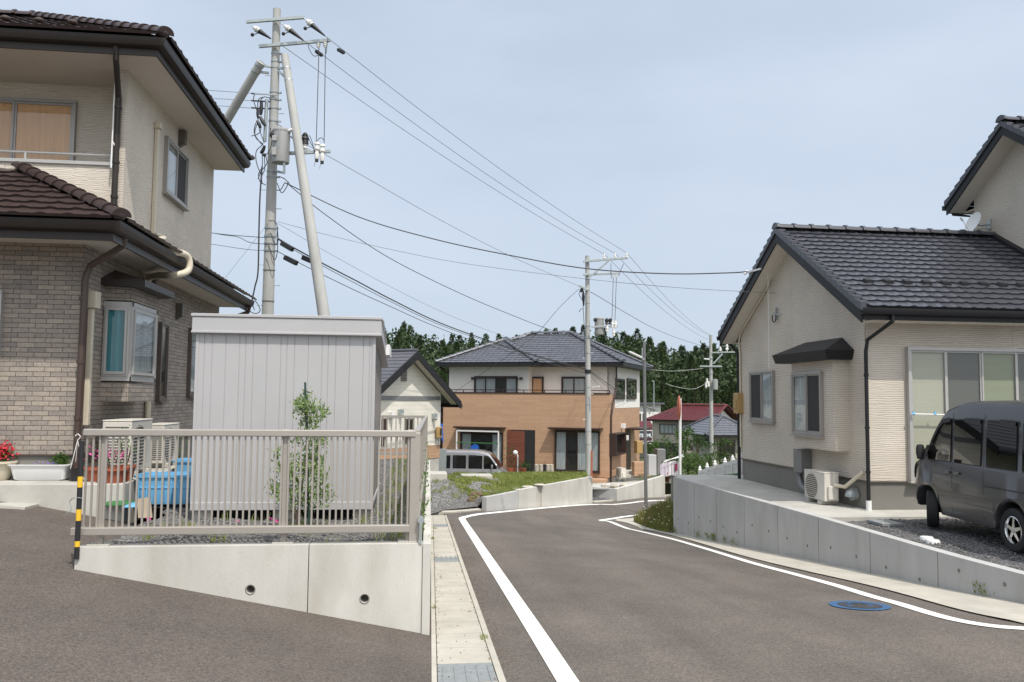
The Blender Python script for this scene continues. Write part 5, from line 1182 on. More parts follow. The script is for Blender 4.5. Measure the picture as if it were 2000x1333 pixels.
# satellite dish
dc = PX(1904, 437, ux-.35); ds = thing('satellite_dish', 'round white satellite dish bracketed to the upper storey wall', 'satellite dish', dc); n = V((-.88, .35, .42)).normalized(); n = V((-.35, -.9, .3)).normalized(); n = V((-.93, .05, .35)).normalized(); A_ = n.orthogonal().normalized(); B_ = n.cross(A_)
m = MB(); R_ = .24
m.grid([[dc+n*(.06*(q*q)-.0)+(A_*math.cos(a)+B_*math.sin(a))*R_*q for a in [2*math.pi*i/28 for i in range(28)]] for q in (.01, .3, .6, .85, 1.0)]+[[dc+n*(.05)+(A_*math.cos(a)+B_*math.sin(a))*R_*1.02 for a in [2*math.pi*i/28 for i in range(28)]]]+[[dc+n*(.06*(q*q)-.012)+(A_*math.cos(a)+B_*math.sin(a))*R_*q for a in [2*math.pi*i/28 for i in range(28)]] for q in (.98, .6, .3, .01)], True); m.build('reflector', 'white', ds, smooth=2)
m = MB(); m.tube([dc-n*.01, dc-n*.12, (ux, dc.y, dc.z-.02)], .018, 8); m.box(ux-.03, ux, dc.y-.05, dc.y+.05, dc.z-.12, dc.z+.1); m.bar(dc-n*.05+V((0, 0, -.1)), (ux-.02, dc.y, dc.z-.1), .02, .02); m.build('bracket', 'galv', ds)
m = MB(); m.tube(chain([dc+V((0, 0, -.22)), dc+n*.15+V((0, 0, -.2)), dc+n*.3+V((0, 0, -.03))], 4), .008, 6); m.cyl(dc+n*.28+V((0, 0, -.05)), dc+n*.34+V((0, 0, .0)), .022); m.build('feed_arm', 'white', ds)
# downpipes
dpx = GX-.03
pipe(rh, [(GX+.16, EF-.02, EZg-.1), (GX+.16, EF-.02, EZg-.22), (GX+.0, FYh-.07, EZg-.5), (GX-.03, FYh-.06, EZg-.7), (GX-.03, FYh-.06, .4)], .033, 'gutter_bk', clamps=[(GX-.03, FYh-.06, z) for z in (2.55, 1.65, .9)])
m = MB(); m.cyl((GX-.03, FYh-.06, .25), (GX-.03, FYh-.06, .42), .045, n=14); m.build('drain_socket', 'white', rh)
pipe(rh, [(RKX+.3, EB+.03, EZg-.12), (RKX+.3, EB+.03, EZg-.2), (GX-.04, BYh+.06, EZg-.45), (GX-.04, BYh+.06, .25)], .04, 'gutter_bk')
# rake conduit (cream pipe following the far slope)
pts = [PX(1505, 545, GX-.03), PX(1500, 560, GX-.03), PX(1447, 650, GX-.03), PX(1443, 668, GX-.03)]; e_ = pts[-1]; pts.append(V((GX-.03, BYh-.02, e_.z-.3))); pts.append(V((GX-.03, BYh-.02, 1.0)))
pipe(rh, pts, .022, 'pipe_cr', name='conduit')
bb = thing('meter_box', 'tan meter box on the rear corner of the right house', 'meter box', (GX, BYh, 2.0)); p = PX(1447, 790, GX)
m = MB(); m.box(GX-.14, GX+.02, BYh-.12, BYh+.16, PX(1447, 808, GX).z, PX(1447, 768, GX).z); m.build('box', 'box_tan', bb, bevel=.02); m = MB(); m.box(GX-.16, GX-.14, BYh-.08, BYh+.12, p.z-.1, p.z+.1); m.build('cover', 'box_tan', bb, bevel=.006)
# service entry bits on gable
ae = thing('radio_aerial', 'white whip aerial standing along the gable wall of the right house', 'aerial', PX(1502, 720, GX-.25)); m = MB(); a = PX(1504, 525, GX-.25); b = PX(1502, 720, GX-.25); m.cyl(b, (b.x, b.y, a.z), .009, .004, 8); m.build('whip', 'white', ae)
m = MB(); q = PX(1512, 617, GX-.03); m.bar((b.x, b.y, q.z), (GX, b.y-.1, q.z), .02, .02); m.box(GX-.06, GX-.0, q.y-.13, q.y-.1, q.z-.1, q.z+.16); m.build('bracket', 'galv', ae)
m = MB(); ring = [V((GX-.07, q.y-.08+.09*math.cos(a), q.z-.06+.09*math.sin(a))) for a in [2*math.pi*i/18 for i in range(19)]]; m.tube(ring, .012, 6); solo('cable_coil', m, 'black', 'black coil of cable hanging on the gable wall', 'cable coil')
m = MB(); s = PX(1458, 533, RKX-.03); m.bar(s, s+V((.0, -.75, -.03)), .03, .04); m.cyl(s+V((-.05, 0, -.03)), s+V((.03, 0, .04)), .03); solo('cable_bracket', m, 'white', 'white service cable bracket at the gable edge', 'bracket')
# grey duct, AC, exhaust hood
m = MB(); p = PX(1567, 935, GX-.12); za = PX(1567, 878, GX-.12).z; zb_ = PX(1567, 923, GX-.12).z
du = thing('duct', 'grey drain duct bending to the ground below the bay window', 'duct', (GX-.1, p.y, .25)); m.box(GX-.22, GX, p.y-.17, p.y+.17, zb_, za); m.build('box', 'pipe_gy', du, bevel=.01)
pipe(du, chain([(GX-.13, p.y+.1, zb_+.02), (GX-.13, p.y+.1, zb_-.12), (GX-.13, p.y-.02, zb_-.27), (GX-.13, p.y-.3, zb_-.33)], 5), .065, 'pipe_gy', name='elbow', n=14)
q = PZ(1612, 984, .25)
aircon((GX-.33, q.y+.1, .25), math.radians(-90), 'cream air conditioner on concrete feet beneath the bay window of the right house', .76, .56, .27)
m = MB(); m.tube([(GX-.3, q.y-.36, .62), (GX-.2, q.y-.5, .6), (GX-.05, q.y-.78, .86), (GX-.03, FYh+.1, .88)], .035, 8); solo('pipe_cover', m, 'pipe_cr', 'cream insulated pipe leading from the air conditioner to the right house wall', 'pipe', smooth=2)
p = PX(1672, 966, GX); m = MB(); m.cyl((GX, p.y, p.z), (GX-.09, p.y, p.z), .11, n=20); m.lathe([(.1, 0), (.1, .03), (.08, .1), (.04, .13), (.001, .14)], (GX-.09, p.y, p.z-.04), 16, 1.1, .9); solo('vent_hood', m, 'galv', 'round metal exhaust hood low on the foundation near the corner downpipe', 'vent', smooth=2)
# white laundry pole on the door
m = MB(); a, b = PY(1780, 809, FYh-.14), PY(1905, 812, FYh-.14); m.cyl(a, b, .012); lp = thing('laundry_pole', 'white pole with blue clips across the tall sliding door', 'pole', a)
m.build('pole', 'white', lp)
for px, s in ((1784, 1), (1826, .8)):
    c_ = MB(); w_ = PY(px, 809, FYh-.14); c_.cyl(w_-V((.02, 0, 0)), w_+V((.02, 0, 0)), .022*s); c_.box(w_.x-.01, w_.x+.01, w_.y-.01, w_.y+.01, w_.z, w_.z+.05); c_.build('clip', 'blue_pl', lp)
# hatch and water meter lids in the gravel
c = PZ(1728, 1022, .22); m = MB(); m.box(c.x-.17, c.x+.17, c.y-.22, c.y+.22, .2, .245); solo('inspection_lid', m, 'grate', 'flat teal grey metal lid in the gravel before the right house', 'lid', bevel=.006)
for (x, y, l) in ((1810, 1055, 'small white round lid in the gravel, the farther of two'), (1822, 1061, 'small white round lid in the gravel, the nearer of two')):
    c = PZ(x, y, .21); m = MB(); m.lathe([(.09, -.04), (.09, .03), (.08, .045), (.001, .05)], c, 20); solo('drain_cap', m, 'white', l, 'drain cap', smooth=2)
# ================================================================== vans (local: x forward, y left, z up)
def van(loc, rz, paint, label, L=3.4, W=1.46, H=1.88, wb=2.05, fo=.5, turn=0, scale=1):
    r = thing('parked_van', label, 'van', loc, rz, local=True); r.scale = (scale,)*3
    xf = fo; xr = fo+wb; hw = W/2; wr = .275
    # stations from nose (x=0) to tail (x=-L); rows: bottom z, belt z, roof z, roof half width, nose slant handled via belt/roof offset
    def top(x):   # roofline (side silhouette)
        return pw([(0, .72), (.05, .86), (.15, .95), (.32, 1.02), (.8, 1.66), (.95, 1.77), (1.25, 1.85), (1.6, 1.88), (2.6, 1.87), (3.1, 1.85), (3.3, 1.8), (3.36, 1.7), (L, 1.5)], x)*H/1.88
    def bot(x):
        z = .24 if .15 < x < L-.1 else .3
        for c in (xf, xr):
            d = abs(x-c)
            if d < wr+.075: z = max(z, wr+math.sqrt(max(0, (wr+.075)**2-d*d))*1.0)
        return z
    N = 110; rows = []
    for i in range(N+1):
        x = L*i/N; T = top(x); B = bot(x); belt = min(1.0, T-.02); e = min(1, (x+.02)/.25, (L-x+.03)/.14); hx = hw*(.86+.14*math.sqrt(max(0, e))); mid = .66
        tr = max(0.0, (T-belt)/(H-1.0)); rw = hx-(.085*tr)-.0
        pts = [(0, B), (hx-.03, B), (hx, max(B+.03, min(.4, T-.25))), (hx+.004, max(B+.05, min(.62, T-.18))), (hx-.008, max(B+.07, min(.69, T-.12))), (hx-.012, max(B+.09, min(.98, T-.09))), (hx-.025, min(1.02, T-.06)), (lerp(hx-.03, rw, .5), lerp(min(1.02, T-.06), T, .5)), (rw+.012, T-.1 if tr > .3 else T-.03), (rw-.02, T-.035), (rw-.1, T-.003), (0, T+.015)]
        rows.append([V((-x, y, z)) for y, z in pts]+[V((-x, -y, z)) for y, z in pts[1:-1][::-1]])
    m = MB(); m.grid(rows, True); m.poly(rows[0][::-1]); m.poly(rows[-1]); body = m.build('body', paint, r, smooth=2)
    def side_y(x, z):
        e = min(1, (x+.02)/.25, (L-x+.03)/.14); hx = hw*(.86+.14*math.sqrt(max(0, e))); T = top(x); rw = hx-.085*max(0, (T-1)/(H-1.0))
        return (hx-.008) if z <= 1.0 else lerp(hx-.022, rw+.012, min(1, (z-1.0)/max(.05, T-.09-1.0)))
    def panel(name, outl, m_, off, sd, par=r, nz=6):
        """outline as (x, zlo, zhi) stations"""
        mb = MB(); g_ = []
        for x, a, b in outl: g_.append([V((-x, sd*(side_y(x, lerp(a, b, j/nz))+off), lerp(a, b, j/nz))) for j in range(nz+1)])
        mb.grid(g_); return mb.build(name, m_, par, smooth=True)
    for sd in (1, -1):
        # windows: front door, slide door, rear quarter
        w1 = [(.58+.02*k, 1.03, min(1.62, 1.03+(.02*k)*1.35+.06)) for k in range(0, 20, 2)]
        w1 = [(.5, 1.03, 1.1), (.62, 1.03, 1.26), (.72, 1.03, 1.4), (.82, 1.03, 1.52), (.92, 1.03, 1.6), (1.12, 1.03, 1.63)]
        specs = [('side_window', w1), ('side_window', [(1.2, 1.03, 1.62), (1.5, 1.03, 1.63), (1.86, 1.03, 1.63)]), ('side_window', [(1.98, 1.03, 1.63), (2.3, 1.03, 1.63), (2.62, 1.03, 1.62)]), ('side_window', [(2.74, 1.03, 1.62), (3.0, 1.03, 1.61), (3.22, 1.03, 1.55)])]
        for nm, o_ in specs:
            ins = panel(nm, [(x, a-.015, b+.015) for x, a, b in o_], 'black', .004, sd)
            panel('glass', o_, 'glass_van', .012, sd, par=ins)
            panel('rain_visor', [(x, b-.035, b+.03) for x, a, b in o_[1:]], 'black', .028, sd, par=ins, nz=2)
        # door seams
        for x, a, b in ((1.16, .3, 1.72), (1.92, .3, 1.72)):
            s_ = MB(); g_ = [[V((-x-dx_, sd*(side_y(x, z)+.0045), z)) for z in [lerp(a, b, j/12) for j in range(13)]] for dx_ in (-.004, .004)]; s_.grid(g_); s_.build('door_seam', 'black', r)
        s_ = MB(); g_ = [[V((-x, sd*(side_y(x, .7)+.006), z)) for x in (1.95, 2.5, 3.25)] for z in (.76, .775)]; s_.grid(g_)
        s_.build('slide_rail', 'black', r)
        for x in (1.06, 1.3):
            h_ = MB(); yy = sd*(side_y(x, .9)); h_.box(-x-.07, -x+.07, yy-.0, yy+sd*.022, .86, .9); h_.build('door_handle', paint, r, bevel=.01)
        mx_ = -.47 if sd > 0 else -.72; mr = MB(); yy = sd*(side_y(.6, 1.05)); mr.bar(V((mx_-.05, yy-sd*.02, 1.06)), V((mx_, yy+sd*.08, 1.1)), .03, .03); mr.lathe([(.001, -.11), (.05, -.1), (.065, -.02), (.065, .06), (.05, .11), (.001, .12)], (mx_, yy+sd*.1, 1.12), 12, .7, 1.0); mi = mr.build('mirror', 'black' if paint == 'paint_gy' else paint, r, smooth=2)
        # lamps
        hl = MB(); hy = hw*.84; hl.hexa([(-.1, sd*(hy-.22), .62), (.012, sd*(hy-.22), .6), (-.04, sd*(hy+.02), .6), (-.16, sd*(hy+.05), .62), (-.14, sd*(hy-.22), .84), (-.0, sd*(hy-.22), .8), (-.06, sd*(hy+.02), .8), (-.18, sd*(hy+.045), .84)]); hl.build('headlight', 'lens', r, bevel=.015)
        tl = MB(); tl.box(-L-.006, -L+.05, sd*(hw-.16), sd*(hw-.03), .72, 1.0); tl.build('tail_light', 'orange', r, bevel=.01)
    # windscreen, rear window
    ws = MB(); g_ = []
    for j in range(7):
        x = lerp(.35, .8, j/6); T = top(x); e = min(1, (x+.02)/.25); hx = hw*(.86+.14*math.sqrt(e))-.12*max(0, (T-1)/(H-1)); g_.append([V((-x-.0, y, T+.022)) for y in [lerp(-(hx-.07), hx-.07, i/8) for i in range(9)]])
    ws.grid(g_); wi = ws.build('windscreen', 'black', r, smooth=True)
    ws = MB(); ws.grid([[p+V((.004, 0, .008)) for p in q] for q in g_]); ws.build('glass', 'glass_van', wi, smooth=True)
    wp = MB()
    for y in (-.35, .15): wp.bar(V((-.36, y, 1.1)), V((-.5, y+.4, 1.3)), .015, .015)
    wp.build('wiper', 'black', wi)
    rw_ = MB(); rw_.box(-L-.004, -L+.03, -hw+.2, hw-.2, 1.05, 1.45); rw_.build('rear_window', 'black', r, bevel=.01)
    bp_ = MB(); bp_.box(-.08, .03, -hw*.86, hw*.86, .28, .48); bp_.build('front_bumper', paint, r, bevel=.02)
    bp_ = MB(); bp_.box(-L-.04, -L+.06, -hw*.9, hw*.9, .3, .5); bp_.build('rear_bumper', paint, r, bevel=.02)
    gl_ = MB()
    for k_ in range(3): gl_.box(-.03, .036, -.34, .34, .53+.05*k_, .55+.05*k_)
    gl_.build('radiator_grille', 'black', r)
    ch = MB(); ch.box(-L+.2, -.2, -hw+.2, hw-.2, .22, .4); ch.build('chassis', 'room', r)
    # wheels
    for (x, tr) in ((xf, turn), (xr, 0)):
        for sd in (1, -1):
            c = V((-x, sd*(hw-.1), wr)); ax = V((-math.sin(tr), math.cos(tr), 0))*sd; A2 = V((ax.y, -ax.x, 0)).normalized(); Z = V((0, 0, 1))
            ringf = lambda rr, o, n=28: [c+ax*o+(A2*math.cos(2*math.pi*i/n)+Z*math.sin(2*math.pi*i/n))*rr for i in range(n)]
            t = MB(); t.grid([ringf(.17, .07), ringf(.2, .085), ringf(.255, .082), ringf(.275, .06), ringf(.275, -.06), ringf(.25, -.08), ringf(.17, -.07)], True); t.poly(ringf(.17, -.07)); w_ = t.build('wheel', 'tyre', r, smooth=2)
            t = MB(); t.grid([ringf(.175, .075), ringf(.165, .08), ringf(.155, .05)], True); t.poly(ringf(.155, -.02)[::-1]); 
            for k_ in range(5):
                a = 2*math.pi*k_/5+.3; d = A2*math.cos(a)+Z*math.sin(a); e_ = A2*-math.sin(a)+Z*math.cos(a)
                t.hexa([c+ax*.03+d*.03-e_*.03, c+ax*.03+d*.16-e_*.02, c+ax*.03+d*.16+e_*.02, c+ax*.03+d*.03+e_*.03, c+ax*.072+d*.03-e_*.026, c+ax*.066+d*.16-e_*.014, c+ax*.066+d*.16+e_*.014, c+ax*.072+d*.03+e_*.026])
            t.cyl(c+ax*.03, c+ax*.08, .042, .03, 16); t.build('rim', 'chrome', w_)
            ba = MB(); ba.cyl(c-ax*.02, c-ax*.012, .15, n=20); ba.build('brake_disc', 'room', w_)
    return r
wf, wr_ = PZ(1826, 1028, .25), PZ(1980, 1073, .25); dv_ = (wf-wr_); dv_.z = 0; dv_.normalize(); ang = math.atan2(dv_.y, dv_.x)
left_n = V((-dv_.y, dv_.x, 0)); nose = wf+dv_*.52-left_n*(.73-.09); nose.z = .225
van(nose, ang, 'paint_gy', 'dark grey one-box van parked on the gravel yard before the right house', turn=-.5, H=1.9, wb=2.05, fo=.46)
q = PC(993, 926, 40.0)
van((q.x, q.y, -2.3), math.radians(-12), 'paint_sv', 'silver one-box van parked before the brown house', wb=2.2, fo=.45)
# ================================================================== background buildings
def local_pt(root, x, y, axis, val):
    """local coordinates of the point behind pixel (x, y) on the local plane axis=val of a rotated thing"""
    Mx = Matrix.Translation(root.location) @ Matrix.Rotation(root.rotation_euler.z, 4, 'Z'); I = Mx.inverted()
    o = I @ EYE; d = I.to_3x3() @ ray(x, y); return o+d*((val-o[axis])/d[axis])
def hip4(par, x0, x1, y0, y1, z, sl, tm, row=.3, tw=.3, samp=4, caps=True, faces='frbl', dk='gutter_bk'):
    k = math.sqrt(1+sl*sl); D = (y1-y0)/2; W_ = (x1-x0)/2; D = min(D, W_); r = MB()
    if 'f' in faces: tile_roof((x0, y0, z), (1, 0, 0), (0, 1, sl), (0, -sl, 1), D*k, lambda v: v/k, lambda v: x1-x0-v/k, r, row, tw, samp=samp)
    if 'b' in faces: tile_roof((x1, y1, z), (-1, 0, 0), (0, -1, sl), (0, sl, 1), D*k, lambda v: v/k, lambda v: x1-x0-v/k, r, row, tw, samp=samp)
    if 'r' in faces: tile_roof((x1, y0, z), (0, 1, 0), (-1, 0, sl), (sl, 0, 1), D*k, lambda v: v/k, lambda v: y1-y0-v/k, r, row, tw, samp=samp)
    if 'l' in faces: tile_roof((x0, y1, z), (0, -1, 0), (1, 0, sl), (-sl, 0, 1), D*k, lambda v: v/k, lambda v: y1-y0-v/k, r, row, tw, samp=samp)
    o = r.build('roof', tm, par, smooth=2)
    b = MB(); b.box(x0, x1, y0, y1, z-.2, z-.02); b.build('eaves', dk, par)
    c = MB(); T = z+D*sl+.05
    if x1-x0 >= y1-y0: a, e = V((x0+D, (y0+y1)/2, T)), V((x1-D, (y0+y1)/2, T)); prs = [((x0, y0), a), ((x0, y1), a), ((x1, y0), e), ((x1, y1), e)]
    else: a, e = V(((x0+x1)/2, y0+D, T)), V(((x0+x1)/2, y1-D, T)); prs = [((x0, y0), a), ((x1, y0), a), ((x0, y1), e), ((x1, y1), e)]
    if (e-a).length > .2: ridge_caps(c, a, e, .12, .4)
    for (p, q_) in prs: ridge_caps(c, (p[0], p[1], z+.04), q_, .11, .4)
    if caps: c.build('ridge_tiles', tm, o, smooth=2)
    return o
# ---- brown house
C0 = PC(1190, 930, 41.0)
bh = thing('house', 'brown and white two-storey house with slate grey hipped roof beyond the grassy lot', 'house', (C0.x, C0.y, -2.3), math.radians(-27), local=True)
LP = lambda x, y, a=1, v=0: local_pt(bh, x, y, a, v)
XL = LP(865, 850).x; zpar = LP(1000, 769).z; DB = local_pt(bh, 1249, 850, 0, 0).y; ez = LP(1150, 717, 1, .3).z+.12
UF = 1.0; xul = LP(877, 750, 1, .5).x; xmid = LP(1032, 740, 1, .5).x
m = MB(); m.box(XL, 0, 0, DB, .5, zpar-.0); m.build('wall', 'brown_brick', bh, label='brown brick-look lower storey')
m = MB(); m.box(XL-.02, .02, -.03, .12, zpar, zpar+.06); m.build('parapet_cap', 'alu_bk', bh)
m = MB(); m.box(xul, xmid, .5, DB-.1, zpar-.5, ez); m.box(xmid, .004, UF+.2, DB-.1, zpar-.5, ez); zw = local_pt(bh, 1220, 797, 0, 0).z; m.box(-.4, .012, UF+.2, DB+.01, zw, ez); m.build('wall', 'white_wall', bh, label='white rendered upper storey')
MB().box(XL+.03, -.03, .03, DB-.03, -.2, .52).build('foundation', 'conc_dark', bh)
# the front has a recessed porch: dark opening with door
dz0 = LP(1020, 923).z; px0, px1 = LP(992, 880).x, LP(1045, 880).x; ptz = LP(1018, 840).z
m = MB(); m.box(px0, px1, -.012, -.004, dz0-.02, ptz); m.build('porch_recess', 'room', bh)
m = MB(); m.box(px0-.02, px0+.14, -.05, -.012, dz0, ptz); m.box(px0+.14, px0+.92, -.04, -.014, dz0, ptz-.06); m.build('front_door', 'door_wood', bh)
hx0, hx1, hz0, hz1 = LP(900, 880).x, LP(983, 880).x, LP(940, 924).z, LP(940, 841).z
window(bh, (hx0, 0, hz0), (1, 0, 0), (0, -1, 0), hx1-hx0, hz1-hz0-.1, 4, 'alu_bk', ['c_white', None, None, 'c_white'], fw=.06, dep=.1, label='wide window behind the laundry frame')
wx0, wx1 = LP(1084, 880).x, LP(1172, 880).x
window(bh, (wx0, 0, LP(1100, 921).z), (1, 0, 0), (0, -1, 0), wx1-wx0, LP(1100, 841).z-LP(1100, 921).z, 4, 'alu_bk', ['c_white', None, 'c_white', 'c_white'], fw=.06, dep=.1, label='wide sliding window right of the porch')
for a, b, n in ((892, 988, 834), (1075, 1178, 836)):
    m = MB(); q = LP(a, n); m.box(q.x, LP(b, n+3).x, -.5, 0, q.z-.04, q.z+.04); m.build('canopy', 'alu_bk', bh, bevel=.01)
m = MB(); y_ = -.42
for (x, z0_, z1_) in ((LP(898, 880).x, hz0-.1, hz1), (LP(979, 880).x, hz0-.1, hz1)): m.box(x-.03, x+.03, y_-.03, y_+.03, z0_, z1_)
m.box(LP(898, 880).x, LP(979, 880).x, y_-.03, y_+.03, hz1-.06, hz1+.02); m.build('laundry_frame', 'white', bh)
m = MB(); z_ = LP(940, 866, 1, -.45).z; m.cyl((LP(899, 866).x, -.45, z_), (LP(979, 866).x, -.45, z_), .025); m.build('laundry_bar', 'green_pl', bh)
m = MB(); q = LP(927, 874, 1, -.45); m.extrude([(q.x-.22, -.47, q.z-.15), (q.x+.25, -.47, q.z-.15), (q.x+.2, -.47, q.z+.1), (q.x, -.47, q.z+.18), (q.x-.2, -.47, q.z+.05)], (0, .04, 0)); o = m.build('towel', 'tarp', bh)
# upper windows
def uwin(a, b, t, bt, v, cols, cur, lab=None):
    p, q = LP(a, t, 1, v), LP(b, bt, 1, v); window(bh, (p.x, v, q.z), (1, 0, 0), (0, -1, 0), q.x-p.x, p.z-q.z, cols, 'alu_bk', cur, fw=.07, dep=.08, pane='glass', label=lab, sill=False)
uwin(927, 1011, 735, 772, .5, 4, ['c_white', 'c_white', None, 'c_white']); uwin(1038, 1062, 736, 772, UF+.2, 1, ['c_peach'], 'small upstairs door with a tan panel'); uwin(1097, 1146, 736, 772, UF+.2, 2, ['c_white', 'c_white'])
m = MB(); zr_ = LP(1000, 764, 1, .05).z
m.bar((XL, .05, zr_+.05), (0, .05, zr_+.05), .04, .04)
for i in range(9): x = lerp(XL, 0, i/8); m.box(x-.02, x+.02, .03, .07, zpar, zr_+.05)
m.build('balcony_rail', 'alu_bk', bh)
m = MB(); q = LP(925, 740, 1, .3); q2 = LP(1015, 740, 1, .3); m.cyl(q, q2, .02); m.box(q.x-.15, q.x-.02, .3, .5, q.z-.05, q.z+.08); m.box(q2.x, q2.x+.1, .3, .5, q.z-.05, q.z+.08); m.build('laundry_bracket', 'alu_bk', bh)
# right face windows, door, canopy, lamps
def rwin(a, b, t, bt, cols, dep, cur):
    p, q = local_pt(bh, a, t, 0, 0), local_pt(bh, b, bt, 0, 0); q2 = local_pt(bh, a, bt, 0, 0)
    return window(bh, (.012, p.y, q2.z), (0, 1, 0), (1, 0, 0), q.y-p.y, p.z-q2.z, cols, 'alu_bk', cur, fw=.07, dep=dep, pane='glass_dk', sill=False)
rwin(1201, 1218, 739, 780, 1, .07, ['c_white']); rwin(1223, 1241, 739, 780, 1, .07, ['c_white']); rwin(1190, 1210, 847, 891, 2, .35, ['c_white', 'c_white'])
p, q = local_pt(bh, 1223, 842, 0, 0), local_pt(bh, 1231, 917, 0, 0)
m = MB(); m.box(.0, .03, p.y, q.y, q.z, p.z); m.build('side_door', 'alu_bk', bh)
m = MB(); q = local_pt(bh, 1222, 840, 0, 0); q2 = local_pt(bh, 1248, 843, 0, 0); m.box(0, 1.0, q.y-.2, q.y+2.2, q.z, q.z+.1); m.build('canopy', 'alu_bk', bh)
for x, y in ((1217, 833), (1223, 856)): m = MB(); q = local_pt(bh, x, y, 0, .1); m.box(0, .22, q.y-.12, q.y+.12, q.z-.12, q.z+.14); m.build('wall_lamp', 'white', bh, bevel=.02)
pipe(bh, [(.1, UF+.1, ez-.1), (.1, UF+.15, zpar+.4), (.08, .4, zpar-.6), (.06, .15, zpar-1.1), (.06, .1, .1)], .05, 'alu_bk')
pipe(bh, [(xul-.4, .1, ez-.1), (xul-.08, .6, ez-.45), (xul-.08, .6, zpar)], .05, 'alu_bk')
hip4(bh, XL-.35, .62, .45, DB+.6, ez+.12, .47, 'tile_bl', row=.28)
hip4(bh, XL-.352, xmid+.75, -.35, 6.2, ez+.118, .47, 'tile_bl', row=.28, faces='frl')
m = MB(); m.box(wx0-.3, wx1+.4, -.8, 0, .3, dz0-.12); m.build('veranda_step', 'brown_brick', bh)
ac = aircon(PC(1213, 934, 42.0), math.radians(-80), 'small white air conditioner beside the brown house side door', .62, .52, .26); 
ac.location.z = terrain(20, 42)+.5; ac.location = PC(1213, 935.5, 41.0); 
def bgbox(x0, x1, yt, yb, c, d, m_, name, label, cat, rz=0, bev=.02, **k):
    a, b = PC(x0, yb, c), PC(x1, yb, c); t_ = PC(x0, yt, c); w_ = b.x-a.x; mb = MB(); mb.box(0, w_, 0, d, 0, t_.z-a.z); r = mb.build(name, m_, None, bevel=bev); r.location = a; r.rotation_euler.z = rz; return tag(r, label, cat, **k)
bgbox(1222, 1251, 921, 928, 41.5, .9, 'conc', 'doorstep', 'pale concrete doorstep below the brown house side door', 'step'); bgbox(1221, 1252, 927.5, 934, 41.2, 1.4, 'conc', 'doorstep', 'lower and wider concrete doorstep below the brown house side door', 'step')
bgbox(1239, 1273, 903, 931, 41.0, .5, 'brown_brick', 'garden_wall', 'low brown brick wall joined to the right of the brown house', 'wall')
bgbox(1267, 1283, 889, 929, 40.0, .5, 'shed', 'storage_cabinet', 'narrow pale grey storage cabinet, the nearer of two', 'cabinet'); bgbox(1284, 1301, 878, 928, 43.0, .6, 'pipe_gy', 'storage_cabinet', 'taller darker grey storage cabinet behind the pale one', 'cabinet')
bgbox(1244, 1256, 862, 886, 42.5, .6, 'box_tan', 'meter_box', 'tan meter box at the rear edge of the brown house', 'meter box')
for i, (x, l) in enumerate(((1182, 'white rock at the left of the row along the terrace edge'), (1200, 'white rock in the middle of the row along the terrace edge'), (1217, 'white rock at the right of the row along the terrace edge'))):
    mb = MB(); q = PC(x, 951-(x-1182)*.1, 27.5+.1*i); rock(mb, q, .16, .6); solo('rock', mb, 'rock_pale', l, 'rock', smooth=2)
mb = MB(); q = PC(1192, 952, 27.8); mb.box(q.x-.3, q.x+.35, q.y-.1, q.y+.1, q.z-.05, q.z+.1); solo('planter', mb, 'white', 'long white planter between the rocks on the terrace edge', 'planter', bevel=.01)
# things at the porch
for (x, y, h, l) in ((997, 925, .75, 'dark potted plant left of the brown house door'), (1022, 925, .25, 'small reddish pot before the brown house door')):
    q = PC(x, y, 40.5); t = thing('potted_plant', l, 'potted plant', q); mb = MB(); mb.lathe([(.001, 0), (.12, 0), (.17, .25), (.15, .25), (.001, .22)], q, 14); mb.build('pot', 'terra', t, smooth=2)
    mb = MB(); fol(mb, q+V((0, 0, .25+h*.6)), V((.18, .15, h*.35)), 160, .1, .05); mb.build('foliage', 'leaf_pi', t)
q = PC(1011, 925, 40.3); mb = MB(); mb.tube([q, q+V((0, 0, .85)), q+V((-.1, 0, 1.1))], .03, 8); mb.ball(q+V((-.12, 0, 1.0)), .12); solo('garden_ornament', mb, 'white', 'white post with a round top beside the brown house door', 'ornament', smooth=2)
for i, x in enumerate((1048, 1057, 1064, 1070, 1077)):
    q = PC(x, 925, 40.6); mb = MB(); mb.lathe([(.001, 0), (.1, 0), (.12, .1), (.1, .3), (.11, .42), (.001, .45)], q, 10); solo('garden_block', mb, 'rock_pale' if i != 2 else 'black', ['pale stone block first in the row between porch and wide window', 'pale stone block second in the row between porch and wide window', 'black vase in the row between porch and wide window', 'pale stone block fourth in the row, next to the black vase on its right', 'pale stone block last in the row beside the wide window'][i], 'block', smooth=2)
# ---- small white house with gable
R1 = PC(857, 905, 33.0); wh = thing('house', 'small cream house with dark gable edge and brick base beyond the garden fence', 'house', (R1.x, R1.y, -.55), math.radians(53), local=True)
WL = lambda x, y, a=1, v=0: local_pt(wh, x, y, a, v)
hw_ = 2.15; apz = WL(797, 697).z; wtz = WL(857, 768).z; s_ = (apz-wtz)/hw_; bz_ = WL(856, 869).z; ovx = .85; ovy = .45
m = MB(); m.extrude([V((0, 0, bz_)), V((-2*hw_, 0, bz_)), V((-2*hw_, 0, wtz)), V((-hw_, 0, apz)), V((0, 0, wtz))], (0, 9, 0)); m.build('wall', 'cream_wall', wh)
m = MB(); m.box(-2*hw_-.02, .02, -.02, 9, .25, bz_); m.build('wall', 'brown_brick', wh, label='brown brick-look base band')
MB().box(-2*hw_, 0, 0, 9, -.6, .26).build('foundation', 'conc', wh)
zt_1 = WL(800, 774).z; m = MB(); m.box(-2*hw_, .012, -.03, -.004, zt_1-.16, zt_1); m.build('belt_trim', 'pipe_gy', wh)
m = MB(); m.box(-.03, .025, -.03, .03, bz_, wtz); m.build('corner_trim', 'white', wh)
k_ = math.sqrt(1+s_*s_)
